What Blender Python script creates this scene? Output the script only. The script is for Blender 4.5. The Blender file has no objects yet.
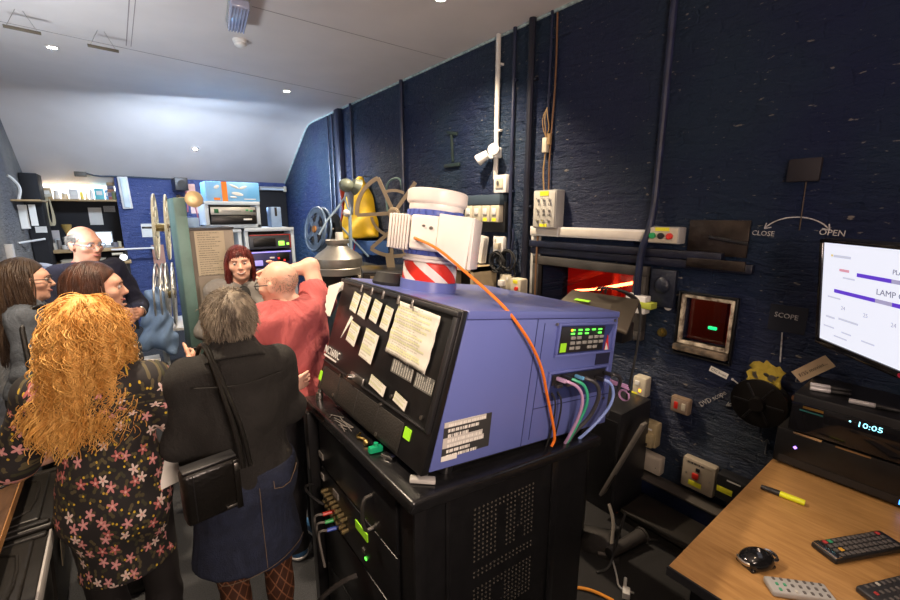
import bpy, bmesh, math, random
import numpy as np
from mathutils import Matrix, Vector
RND = random.Random(7)
NPR = np.random.RandomState(11)
SC = bpy.context.scene
COL = SC.collection
V = Vector

# ------------------------------------------------------------------ materials
def _n(nt, typ, **kw):
    n = nt.nodes.new(typ)
    for k, v in kw.items():
        setattr(n, k, v)
    return n

def mat(name, col, rough=.5, metal=0., vary=.15, vscale=8., bump=0., bscale=60., emit=None, estr=0., spec=.5, coat=0., trans=0., alpha=1., sheen=0., col2=None, fold=0., fscale=7.):
    """principled material with noise driven colour variation and bump"""
    m = bpy.data.materials.new(name); m.use_nodes = True
    nt = m.node_tree; b = nt.nodes['Principled BSDF']; L = nt.links
    tc = _n(nt, 'ShaderNodeTexCoord')
    c = tuple(col) + (1,)
    c2 = tuple(col2) + (1,) if col2 else tuple(max(0, x * (1 - vary)) for x in col) + (1,)
    nz = _n(nt, 'ShaderNodeTexNoise'); nz.inputs['Scale'].default_value = vscale; nz.inputs['Detail'].default_value = 5
    L.new(tc.outputs['Object'], nz.inputs['Vector'])
    rp = _n(nt, 'ShaderNodeValToRGB'); rp.color_ramp.elements[0].position = .35; rp.color_ramp.elements[1].position = .65
    rp.color_ramp.elements[0].color = c2; rp.color_ramp.elements[1].color = c
    L.new(nz.outputs['Fac'], rp.inputs['Fac']); L.new(rp.outputs['Color'], b.inputs['Base Color'])
    b.inputs['Roughness'].default_value = rough; b.inputs['Metallic'].default_value = metal
    b.inputs['Specular IOR Level'].default_value = spec; b.inputs['Coat Weight'].default_value = coat
    b.inputs['Transmission Weight'].default_value = trans; b.inputs['Alpha'].default_value = alpha
    b.inputs['Sheen Weight'].default_value = sheen
    if bump:
        n2 = _n(nt, 'ShaderNodeTexNoise'); n2.inputs['Scale'].default_value = bscale; n2.inputs['Detail'].default_value = 6
        L.new(tc.outputs['Object'], n2.inputs['Vector'])
        bp = _n(nt, 'ShaderNodeBump'); bp.inputs['Strength'].default_value = bump; bp.inputs['Distance'].default_value = .01
        L.new(n2.outputs['Fac'], bp.inputs['Height']); L.new(bp.outputs['Normal'], b.inputs['Normal'])
    if fold:
        mp = _n(nt, 'ShaderNodeMapping'); mp.inputs['Scale'].default_value = (1, 1, .55); mp.inputs['Rotation'].default_value = (.5, .4, .3); L.new(tc.outputs['Object'], mp.inputs['Vector'])
        n3 = _n(nt, 'ShaderNodeTexNoise'); n3.inputs['Scale'].default_value = fscale; n3.inputs['Detail'].default_value = 3; n3.inputs['Distortion'].default_value = 1.2; L.new(mp.outputs[0], n3.inputs['Vector'])
        b3 = _n(nt, 'ShaderNodeBump'); b3.inputs['Strength'].default_value = fold; b3.inputs['Distance'].default_value = .06
        L.new(n3.outputs['Fac'], b3.inputs['Height'])
        if bump: L.new(b3.outputs['Normal'], bp.inputs['Normal'])
        else: L.new(b3.outputs['Normal'], b.inputs['Normal'])
    if emit:
        b.inputs['Emission Color'].default_value = tuple(emit) + (1,); b.inputs['Emission Strength'].default_value = estr
    return m

def mat_brick(name, col, col2, mortar, rough, axis, bumpd=.9, scale=1.0):
    """thickly painted old brickwork; axis: which two object axes carry the courses"""
    m = bpy.data.materials.new(name); m.use_nodes = True
    nt = m.node_tree; b = nt.nodes['Principled BSDF']; L = nt.links
    tc = _n(nt, 'ShaderNodeTexCoord'); sx = _n(nt, 'ShaderNodeSeparateXYZ'); cx = _n(nt, 'ShaderNodeCombineXYZ')
    L.new(tc.outputs['Object'], sx.inputs[0])
    L.new(sx.outputs[axis], cx.inputs[0]); L.new(sx.outputs[2], cx.inputs[1])
    # wobble the courses
    nw = _n(nt, 'ShaderNodeTexNoise'); nw.inputs['Scale'].default_value = 5; nw.inputs['Detail'].default_value = 3
    L.new(cx.outputs[0], nw.inputs['Vector'])
    ad = _n(nt, 'ShaderNodeVectorMath', operation='MULTIPLY_ADD'); ad.inputs[1].default_value = (.09, .09, 0)
    L.new(nw.outputs['Color'], ad.inputs[0]); L.new(cx.outputs[0], ad.inputs[2])
    bk = _n(nt, 'ShaderNodeTexBrick'); bk.inputs['Scale'].default_value = scale
    bk.inputs['Brick Width'].default_value = .235; bk.inputs['Row Height'].default_value = .078
    bk.inputs['Mortar Size'].default_value = .008; bk.inputs['Mortar Smooth'].default_value = .9
    bk.inputs['Color1'].default_value = (1, 1, 1, 1); bk.inputs['Color2'].default_value = (.8, .8, .8, 1); bk.inputs['Mortar'].default_value = (0, 0, 0, 1)
    L.new(ad.outputs[0], bk.inputs['Vector'])
    n1 = _n(nt, 'ShaderNodeTexNoise'); n1.inputs['Scale'].default_value = 7; n1.inputs['Detail'].default_value = 9; n1.inputs['Roughness'].default_value = .68
    mp = _n(nt, 'ShaderNodeMapping'); mp.inputs['Scale'].default_value = (1, 2.4, 1); L.new(cx.outputs[0], mp.inputs['Vector']); L.new(mp.outputs[0], n1.inputs['Vector'])
    # sparse gouges / missing lumps of render
    vo = _n(nt, 'ShaderNodeTexNoise'); vo.inputs['Scale'].default_value = 3.4; vo.inputs['Detail'].default_value = 4
    L.new(mp.outputs[0], vo.inputs['Vector'])
    gr = _n(nt, 'ShaderNodeValToRGB'); gr.color_ramp.elements[0].position = .36; gr.color_ramp.elements[1].position = .42
    L.new(vo.outputs['Fac'], gr.inputs['Fac'])
    h1 = _n(nt, 'ShaderNodeMath', operation='MULTIPLY'); h1.inputs[1].default_value = .10; L.new(bk.outputs['Color'], h1.inputs[0])
    h2 = _n(nt, 'ShaderNodeMath', operation='MULTIPLY_ADD'); h2.inputs[1].default_value = 1.5; L.new(n1.outputs['Fac'], h2.inputs[0]); L.new(h1.outputs[0], h2.inputs[2])
    h3 = _n(nt, 'ShaderNodeMath', operation='MULTIPLY_ADD'); h3.inputs[1].default_value = .25; L.new(gr.outputs['Color'], h3.inputs[0]); L.new(h2.outputs[0], h3.inputs[2])
    bp = _n(nt, 'ShaderNodeBump'); bp.inputs['Strength'].default_value = bumpd; bp.inputs['Distance'].default_value = .055
    L.new(h3.outputs[0], bp.inputs['Height']); L.new(bp.outputs['Normal'], b.inputs['Normal'])
    # colour: two paints in patches and rare chips to bare plaster
    n3 = _n(nt, 'ShaderNodeTexNoise'); n3.inputs['Scale'].default_value = 1.3; n3.inputs['Detail'].default_value = 4; L.new(cx.outputs[0], n3.inputs['Vector'])
    rp = _n(nt, 'ShaderNodeValToRGB'); rp.color_ramp.elements[0].position = .4; rp.color_ramp.elements[1].position = .6
    rp.color_ramp.elements[0].color = col + (1,); rp.color_ramp.elements[1].color = col2 + (1,)
    L.new(n3.outputs['Fac'], rp.inputs['Fac'])
    n4 = _n(nt, 'ShaderNodeTexNoise'); n4.inputs['Scale'].default_value = 19; n4.inputs['Detail'].default_value = 7; L.new(mp.outputs[0], n4.inputs['Vector'])
    r4 = _n(nt, 'ShaderNodeValToRGB'); r4.color_ramp.elements[0].position = .66; r4.color_ramp.elements[1].position = .70
    L.new(n4.outputs['Fac'], r4.inputs['Fac'])
    mx = _n(nt, 'ShaderNodeMix', data_type='RGBA'); mx.inputs[7].default_value = mortar + (1,)
    L.new(r4.outputs['Color'], mx.inputs[0]); L.new(rp.outputs['Color'], mx.inputs[6]); L.new(mx.outputs[2], b.inputs['Base Color'])
    b.inputs['Roughness'].default_value = rough; b.inputs['Specular IOR Level'].default_value = .35
    return m

def mat_print(name, paper, ink, rows=16., hl=None, gap=.5):
    """sheet of paper with rows of small print (and highlighter stripes)"""
    m = bpy.data.materials.new(name); m.use_nodes = True
    nt = m.node_tree; b = nt.nodes['Principled BSDF']; L = nt.links
    tc = _n(nt, 'ShaderNodeTexCoord'); sx = _n(nt, 'ShaderNodeSeparateXYZ'); L.new(tc.outputs['Generated'], sx.inputs[0])
    ry = _n(nt, 'ShaderNodeMath', operation='MULTIPLY'); ry.inputs[1].default_value = rows; L.new(sx.outputs[1], ry.inputs[0])
    fr = _n(nt, 'ShaderNodeMath', operation='FRACT'); L.new(ry.outputs[0], fr.inputs[0])
    lt = _n(nt, 'ShaderNodeMath', operation='LESS_THAN'); lt.inputs[1].default_value = gap; L.new(fr.outputs[0], lt.inputs[0])
    fl = _n(nt, 'ShaderNodeMath', operation='FLOOR'); L.new(ry.outputs[0], fl.inputs[0])
    cb = _n(nt, 'ShaderNodeCombineXYZ'); k = _n(nt, 'ShaderNodeMath', operation='MULTIPLY'); k.inputs[1].default_value = 34; L.new(sx.outputs[0], k.inputs[0])
    L.new(k.outputs[0], cb.inputs[0]); L.new(fl.outputs[0], cb.inputs[1])
    nz = _n(nt, 'ShaderNodeTexNoise'); nz.inputs['Scale'].default_value = 1; nz.inputs['Detail'].default_value = 2; L.new(cb.outputs[0], nz.inputs['Vector'])
    g = _n(nt, 'ShaderNodeMath', operation='GREATER_THAN'); g.inputs[1].default_value = .47; L.new(nz.outputs['Fac'], g.inputs[0])
    # margins and ragged line ends
    wn = _n(nt, 'ShaderNodeTexWhiteNoise', noise_dimensions='1D'); L.new(fl.outputs[0], wn.inputs['W'])
    e = _n(nt, 'ShaderNodeMath', operation='MULTIPLY_ADD'); e.inputs[1].default_value = .4; e.inputs[2].default_value = .5; L.new(wn.outputs['Value'], e.inputs[0])
    m1 = _n(nt, 'ShaderNodeMath', operation='LESS_THAN'); L.new(sx.outputs[0], m1.inputs[0]); L.new(e.outputs[0], m1.inputs[1])
    m2 = _n(nt, 'ShaderNodeMath', operation='GREATER_THAN'); m2.inputs[1].default_value = .08; L.new(sx.outputs[0], m2.inputs[0])
    acc = lt.outputs[0]
    for o in (g.outputs[0], m1.outputs[0], m2.outputs[0]):
        q = _n(nt, 'ShaderNodeMath', operation='MULTIPLY'); L.new(acc, q.inputs[0]); L.new(o, q.inputs[1]); acc = q.outputs[0]
    base = _n(nt, 'ShaderNodeMix', data_type='RGBA'); base.inputs[6].default_value = paper + (1,); base.inputs[7].default_value = (hl or paper) + (1,)
    hn = _n(nt, 'ShaderNodeMath', operation='GREATER_THAN'); hn.inputs[1].default_value = .62; L.new(wn.outputs['Value'], hn.inputs[0])
    hq = _n(nt, 'ShaderNodeMath', operation='MULTIPLY'); L.new(hn.outputs[0], hq.inputs[0]); L.new(m1.outputs[0], hq.inputs[1]); L.new(hq.outputs[0], base.inputs[0])
    mx = _n(nt, 'ShaderNodeMix', data_type='RGBA'); mx.inputs[7].default_value = ink + (1,)
    L.new(acc, mx.inputs[0]); L.new(base.outputs[2], mx.inputs[6]); L.new(mx.outputs[2], b.inputs['Base Color'])
    b.inputs['Roughness'].default_value = .6
    return m

def mat_wood(name, c1, c2, rough=.4, scale=6., stretch=(1, 12, 12)):
    m = bpy.data.materials.new(name); m.use_nodes = True
    nt = m.node_tree; b = nt.nodes['Principled BSDF']; L = nt.links
    tc = _n(nt, 'ShaderNodeTexCoord'); mp = _n(nt, 'ShaderNodeMapping'); mp.inputs['Scale'].default_value = stretch
    L.new(tc.outputs['Object'], mp.inputs['Vector'])
    nz = _n(nt, 'ShaderNodeTexNoise'); nz.inputs['Scale'].default_value = scale; nz.inputs['Detail'].default_value = 8; nz.inputs['Distortion'].default_value = .6
    L.new(mp.outputs[0], nz.inputs['Vector'])
    rp = _n(nt, 'ShaderNodeValToRGB'); rp.color_ramp.elements[0].position = .3; rp.color_ramp.elements[1].position = .7
    rp.color_ramp.elements[0].color = c1 + (1,); rp.color_ramp.elements[1].color = c2 + (1,)
    L.new(nz.outputs['Fac'], rp.inputs['Fac']); L.new(rp.outputs['Color'], b.inputs['Base Color'])
    bp = _n(nt, 'ShaderNodeBump'); bp.inputs['Strength'].default_value = .15; bp.inputs['Distance'].default_value = .003
    L.new(nz.outputs['Fac'], bp.inputs['Height']); L.new(bp.outputs['Normal'], b.inputs['Normal'])
    b.inputs['Roughness'].default_value = rough
    return m

# ------------------------------------------------------------------ objects
def frame(o, x, y):
    x = V(x).normalized(); y = V(y); y = (y - x * y.dot(x)).normalized(); z = x.cross(y)
    M = Matrix.Identity(4)
    for i in range(3):
        M[i][0], M[i][1], M[i][2], M[i][3] = x[i], y[i], z[i], o[i]
    return M
def tag(o, label=None, cat=None, group=None, kind=None):
    if label: o['label'] = label
    if cat: o['category'] = cat
    if group: o['group'] = group
    if kind: o['kind'] = kind
    return o
def thing(name, label, cat, M=(0, 0, 0), group=None):
    o = bpy.data.objects.new(name, None); COL.objects.link(o); o.empty_display_size = .1
    if isinstance(M, Matrix): o.matrix_basis = M
    else: o.location = M
    return tag(o, label, cat, group)
def copy_tree(o, M=None, label=None, parent=None):
    c = o.copy(); COL.objects.link(c)
    if parent is not None: c.parent = parent
    if M is not None: c.matrix_basis = M
    if label: c['label'] = label
    for ch in list(o.children): copy_tree(ch, None, None, c)
    return c

class MB:
    def __init__(s): s.bm = bmesh.new()
    def _bev(s, vs, bev, seg=2):
        if bev:
            es = list({e for v in vs for e in v.link_edges})
            bmesh.ops.bevel(s.bm, geom=es, offset=bev, segments=seg, affect='EDGES', profile=.5)
    def box(s, c, d, R=None, bev=0, seg=2):
        M = Matrix.Translation(c) @ (R.to_4x4() if R is not None else Matrix.Identity(4)) @ Matrix.Diagonal((d[0], d[1], d[2], 1))
        r = bmesh.ops.create_cube(s.bm, size=1, matrix=M); s._bev(r['verts'], bev, seg); return s
    def bb(s, a, b, bev=0, seg=2):
        return s.box([(a[i] + b[i]) / 2 for i in range(3)], [abs(b[i] - a[i]) for i in range(3)], None, bev, seg)
    def cyl(s, p0, p1, r0, r1=None, n=20, bev=0):
        p0, p1 = V(p0), V(p1); d = p1 - p0
        q = V((0, 0, 1)).rotation_difference(d.normalized()).to_matrix().to_4x4()
        r = bmesh.ops.create_cone(s.bm, cap_ends=True, segments=n, radius1=r0, radius2=r0 if r1 is None else r1, depth=d.length, matrix=Matrix.Translation((p0 + p1) / 2) @ q)
        if bev:
            es = list({e for v in r['verts'] for e in v.link_edges if len(e.link_faces) == 2 and max(len(f.verts) for f in e.link_faces) > 4})
            bmesh.ops.bevel(s.bm, geom=es, offset=bev, segments=2, affect='EDGES', profile=.5)
        return s
    def sph(s, c, r, n=16, R=None):
        r = (r, r, r) if not hasattr(r, '__len__') else r
        M = Matrix.Translation(c) @ (R.to_4x4() if R is not None else Matrix.Identity(4)) @ Matrix.Diagonal((r[0], r[1], r[2], 1))
        bmesh.ops.create_uvsphere(s.bm, u_segments=n, v_segments=max(6, n // 2), radius=1, matrix=M); return s
    def tube(s, pts, r, n=8, smooth=0):
        pts = [V(p) for p in pts]
        for _ in range(smooth):
            q = [pts[0]]
            for a, b in zip(pts, pts[1:]): q += [a * .75 + b * .25, a * .25 + b * .75]
            pts = q + [pts[-1]]
        m = len(pts); rs = r if hasattr(r, '__len__') else [r] * m
        if len(rs) != m: rs = [rs[0] + (rs[-1] - rs[0]) * i / (m - 1) for i in range(m)]
        rings = []; nrm = None
        for i in range(m):
            t = (pts[min(i + 1, m - 1)] - pts[max(i - 1, 0)]).normalized()
            if nrm is None: nrm = t.orthogonal().normalized()
            else:
                nrm = nrm - t * nrm.dot(t); nrm = nrm.normalized() if nrm.length > 1e-6 else t.orthogonal().normalized()
            bi = t.cross(nrm)
            rings.append([s.bm.verts.new(pts[i] + (nrm * math.cos(a) + bi * math.sin(a)) * rs[i]) for a in [2 * math.pi * k / n for k in range(n)]])
        for a, b in zip(rings, rings[1:]):
            for k in range(n): s.bm.faces.new((a[k], a[(k + 1) % n], b[(k + 1) % n], b[k]))
        s.bm.faces.new(rings[0][::-1]); s.bm.faces.new(rings[-1]); return s
    def lathe(s, prof, n=32, M=Matrix.Identity(4), closed=False):
        rings = []
        for r, z in prof:
            if r < 1e-6: rings.append([s.bm.verts.new(M @ V((0, 0, z)))])
            else: rings.append([s.bm.verts.new(M @ V((r * math.cos(2 * math.pi * k / n), r * math.sin(2 * math.pi * k / n), z))) for k in range(n)])
        prs = list(zip(rings, rings[1:])) + ([(rings[-1], rings[0])] if closed else [])
        for a, b in prs:
            for k in range(n):
                k2 = (k + 1) % n
                if len(a) == 1 and len(b) > 1: s.bm.faces.new((a[0], b[k2], b[k]))
                elif len(b) == 1 and len(a) > 1: s.bm.faces.new((a[k], a[k2], b[0]))
                elif len(a) > 1: s.bm.faces.new((a[k], a[k2], b[k2], b[k]))
        if not closed:
            if len(rings[0]) > 1: s.bm.faces.new(rings[0][::-1])
            if len(rings[-1]) > 1: s.bm.faces.new(rings[-1])
        return s
    def prism(s, poly, z0, z1, M=Matrix.Identity(4), bev=0):
        a = [s.bm.verts.new(M @ V((p[0], p[1], z0))) for p in poly]; b = [s.bm.verts.new(M @ V((p[0], p[1], z1))) for p in poly]
        n = len(poly); s.bm.faces.new(a[::-1]); s.bm.faces.new(b)
        for k in range(n): s.bm.faces.new((a[k], a[(k + 1) % n], b[(k + 1) % n], b[k]))
        s._bev(a + b, bev); return s
    def ring(s, c, r, t, M=Matrix.Identity(4), n=32, m=8, a0=0, a1=2 * math.pi):
        pts = [M @ V((c[0] + r * math.cos(a), c[1] + r * math.sin(a), c[2])) for a in [a0 + (a1 - a0) * k / n for k in range(n + 1)]]
        return s.tube(pts, t, m)
    def raw(s, vs, fs):
        b = [s.bm.verts.new(v) for v in vs]
        for f in fs: s.bm.faces.new([b[i] for i in f])
        return s
    def text(s, txt, size, M, ext=.001, align='LEFT', sx=1.):
        cu = bpy.data.curves.new('t', 'FONT'); cu.body = txt; cu.size = size; cu.extrude = ext; cu.align_x = align
        cu.resolution_u = 2
        o = bpy.data.objects.new('t', cu); COL.objects.link(o)
        me = bpy.data.meshes.new_from_object(o.evaluated_get(bpy.context.evaluated_depsgraph_get()))
        bpy.data.objects.remove(o); bpy.data.curves.remove(cu)
        me.transform(M @ Matrix.Diagonal((sx, 1, 1, 1))); s.bm.from_mesh(me); bpy.data.meshes.remove(me); return s
    def build(s, name, m, parent=None, M=None, smooth=True, ang=.6):
        me = bpy.data.meshes.new(name)
        bmesh.ops.recalc_face_normals(s.bm, faces=s.bm.faces[:]); s.bm.to_mesh(me); s.bm.free()
        return link(name, me, m, parent, M, smooth, ang)
def link(name, me, m, parent=None, M=None, smooth=True, ang=.6):
    if smooth:
        me.polygons.foreach_set('use_smooth', [True] * len(me.polygons))
        if ang: me.set_sharp_from_angle(angle=ang)
    o = bpy.data.objects.new(name, me); COL.objects.link(o)
    for q in (m if isinstance(m, (list, tuple)) else [m]): me.materials.append(q)
    if parent is not None: o.parent = parent
    if M is not None: o.matrix_basis = M
    return o
def np_mesh(name, v, f):
    me = bpy.data.meshes.new(name); k = f.shape[1]
    me.vertices.add(len(v)); me.vertices.foreach_set('co', np.asarray(v, np.float32).ravel())
    me.loops.add(f.size); me.loops.foreach_set('vertex_index', f.ravel().astype(np.int32))
    me.polygons.add(len(f)); me.polygons.foreach_set('loop_start', np.arange(0, f.size, k, dtype=np.int32))
    me.update(calc_edges=True); me.validate(); return me
def rot(ax, deg): return Matrix.Rotation(math.radians(deg), 3, ax)
WX = 2.7
def WF(y, z, off=0.): return frame((WX - off, y, z), (0, -1, 0), (0, 0, 1))   # right wall: x = along wall towards the camera end, y = up, z = into the room
# ------------------------------------------------------------------ bodies: one smooth surface out of tapered limbs (surface nets)
class Sdf:
    def __init__(s, vox=.007): s.p = []; s.vox = vox; s.cuts = []
    def cap(s, a, b, r0, r1=None, k=.03, flat=False, ys=1., op='u'):
        s.p.append(('c', np.array(a, float), np.array(b, float), r0, r0 if r1 is None else r1, k, flat, ys, op)); return s
    def ell(s, c, r, k=.03, R=None, op='u'):
        s.p.append(('e', np.array(c, float), np.array(r, float), np.array(R) if R is not None else None, k, op)); return s
    def cut(s, pt, nrm): s.cuts.append((np.array(pt, float), np.array(nrm, float))); return s
    def bounds(s, q):
        if q[0] == 'c':
            r = max(q[3], q[4]) * max(1, 1 / q[7]) ; return np.minimum(q[1], q[2]) - r, np.maximum(q[1], q[2]) + r
        r = q[2].max() if q[3] is not None else q[2]; return q[1] - r, q[1] + r
    def mesh(s, noise=None):
        h = s.vox; bs = [s.bounds(q) for q in s.p if q[-1] == 'u']
        lo = np.min([b[0] for b in bs], 0) - 4 * h; hi = np.max([b[1] for b in bs], 0) + 4 * h
        n = np.ceil((hi - lo) / h).astype(int) + 1
        F = np.full(n, .2, np.float32); ax = [lo[i] + h * np.arange(n[i]) for i in range(3)]
        for q in s.p:
            k = q[5] if q[0] == 'c' else q[4]; b = s.bounds(q); mg = k + 3 * h
            i0 = np.clip(np.floor((b[0] - mg - lo) / h).astype(int), 0, n - 1); i1 = np.clip(np.ceil((b[1] + mg - lo) / h).astype(int) + 1, 1, n)
            X, Y, Z = np.meshgrid(ax[0][i0[0]:i1[0]], ax[1][i0[1]:i1[1]], ax[2][i0[2]:i1[2]], indexing='ij', sparse=False)
            P = np.stack([X, Y, Z], -1)
            if q[0] == 'c':
                a, c2, r0, r1, _, flat, ys, op = q[1:]
                S = np.array([1, ys, 1]); A = a * S; B = c2 * S; Q = P * S; d = B - A; L2 = d @ d
                t = ((Q - A) @ d) / L2; tc = np.clip(t, 0, 1)
                D = np.linalg.norm(Q - (A + tc[..., None] * d), axis=-1) - (r0 + (r1 - r0) * tc)
                if flat:
                    Dr = np.linalg.norm(Q - (A + t[..., None] * d), axis=-1) - (r0 + (r1 - r0) * tc)
                    Da = np.maximum(-t, t - 1) * math.sqrt(L2); D = np.maximum(Dr, Da)
                D = D / max(1, ys)
            else:
                c, r, R, _, op = q[1:]; Q = P - c
                if R is not None: Q = Q @ R
                k0 = np.linalg.norm(Q / r, axis=-1); k1 = np.linalg.norm(Q / r ** 2, axis=-1) + 1e-9; D = k0 * (k0 - 1) / k1
            sl = tuple(slice(i0[i], i1[i]) for i in range(3)); f = F[sl]
            if op == 'u': hh = np.maximum(k - np.abs(f - D), 0) / max(k, 1e-6); F[sl] = np.minimum(f, D) - hh * hh * k / 4
            else: hh = np.maximum(k - np.abs(f + D), 0) / max(k, 1e-6); F[sl] = np.maximum(f, -D) + hh * hh * k / 4
        if noise or s.cuts:
            X, Y, Z = np.meshgrid(*ax, indexing='ij')
            if noise: F = F + noise(X, Y, Z)
            for p, nn in s.cuts:
                nn = nn / np.linalg.norm(nn); F = np.maximum(F, (X - p[0]) * nn[0] + (Y - p[1]) * nn[1] + (Z - p[2]) * nn[2])
        for i in range(3):   # keep it closed at the border
            sl = [slice(None)] * 3; sl[i] = 0; F[tuple(sl)] = .1; sl[i] = -1; F[tuple(sl)] = .1
        return nets(F, lo, h)
def nets(F, lo, h):
    I = F < 0; n = np.array(F.shape)
    c = [slice(0, -1), slice(1, None)]
    cnt = np.zeros(n - 1, np.int8)
    for i in (0, 1):
        for j in (0, 1):
            for k in (0, 1): cnt += I[c[i], c[j], c[k]]
    act = (cnt > 0) & (cnt < 8); ids = -np.ones(n - 1, np.int64); idx = np.argwhere(act); ids[act] = np.arange(len(idx))
    pos = np.zeros((len(idx), 3)); w = np.zeros(len(idx))
    cor = [(i, j, k) for i in (0, 1) for j in (0, 1) for k in (0, 1)]
    for a in cor:
        for ax in range(3):
            if a[ax] == 0:
                b = list(a); b[ax] = 1
                fa = F[idx[:, 0] + a[0], idx[:, 1] + a[1], idx[:, 2] + a[2]]; fb = F[idx[:, 0] + b[0], idx[:, 1] + b[1], idx[:, 2] + b[2]]
                m = (fa < 0) != (fb < 0); t = np.where(m, fa / np.where(m, fa - fb, 1), 0)
                p = np.array(a, float)[None].repeat(len(idx), 0); p[:, ax] += t
                pos[m] += p[m]; w[m] += 1
    v = lo + (idx + pos / w[:, None]) * h
    fs = []
    for ax in range(3):
        u, vv = (ax + 1) % 3, (ax + 2) % 3
        sl0 = [slice(1, -1)] * 3; sl1 = [slice(1, -1)] * 3; sl0[ax] = slice(0, -1); sl1[ax] = slice(1, None)
        A = I[tuple(sl0)]; B = I[tuple(sl1)]; ch = np.argwhere(A != B); off = np.ones(3, int); off[ax] = 0; g = ch + off
        sgn = A[tuple(ch.T)]
        def cid(du, dv):
            q = g.copy(); q[:, u] += du; q[:, vv] += dv; return ids[q[:, 0], q[:, 1], q[:, 2]]
        q = np.stack([cid(-1, -1), cid(0, -1), cid(0, 0), cid(-1, 0)], 1)
        q[~sgn] = q[~sgn][:, ::-1]; fs.append(q)
    f = np.concatenate(fs); f = f[(f >= 0).all(1)]
    # light smoothing
    e = np.concatenate([f[:, [0, 1]], f[:, [1, 2]], f[:, [2, 3]], f[:, [3, 0]]])
    for _ in range(2):
        acc = np.zeros_like(v); ct = np.zeros(len(v)); np.add.at(acc, e[:, 0], v[e[:, 1]]); np.add.at(ct, e[:, 0], 1)
        v = v * .5 + .5 * acc / np.maximum(ct, 1)[:, None]
    return v, f
def strand_mesh(P, r, K=4):
    """P (N,M,3) paths, r (M,) or (N,M) radii -> verts, quads"""
    N, M, _ = P.shape; r = np.broadcast_to(np.asarray(r), (N, M))
    T = np.gradient(P, axis=1); T /= np.linalg.norm(T, axis=-1, keepdims=True) + 1e-9
    up = np.array([.31, .52, .79]); A = np.cross(T, up); A /= np.linalg.norm(A, axis=-1, keepdims=True) + 1e-9; B = np.cross(T, A)
    an = 2 * np.pi * np.arange(K) / K
    v = P[:, :, None, :] + r[..., None, None] * (np.cos(an)[:, None] * A[:, :, None, :] + np.sin(an)[:, None] * B[:, :, None, :])
    i = np.arange(N * M * K).reshape(N, M, K)
    a = i[:, :-1]; b = i[:, 1:]
    f = np.stack([a, np.roll(a, -1, 2), np.roll(b, -1, 2), b], -1).reshape(-1, 4)
    return v.reshape(-1, 3), f

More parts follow.
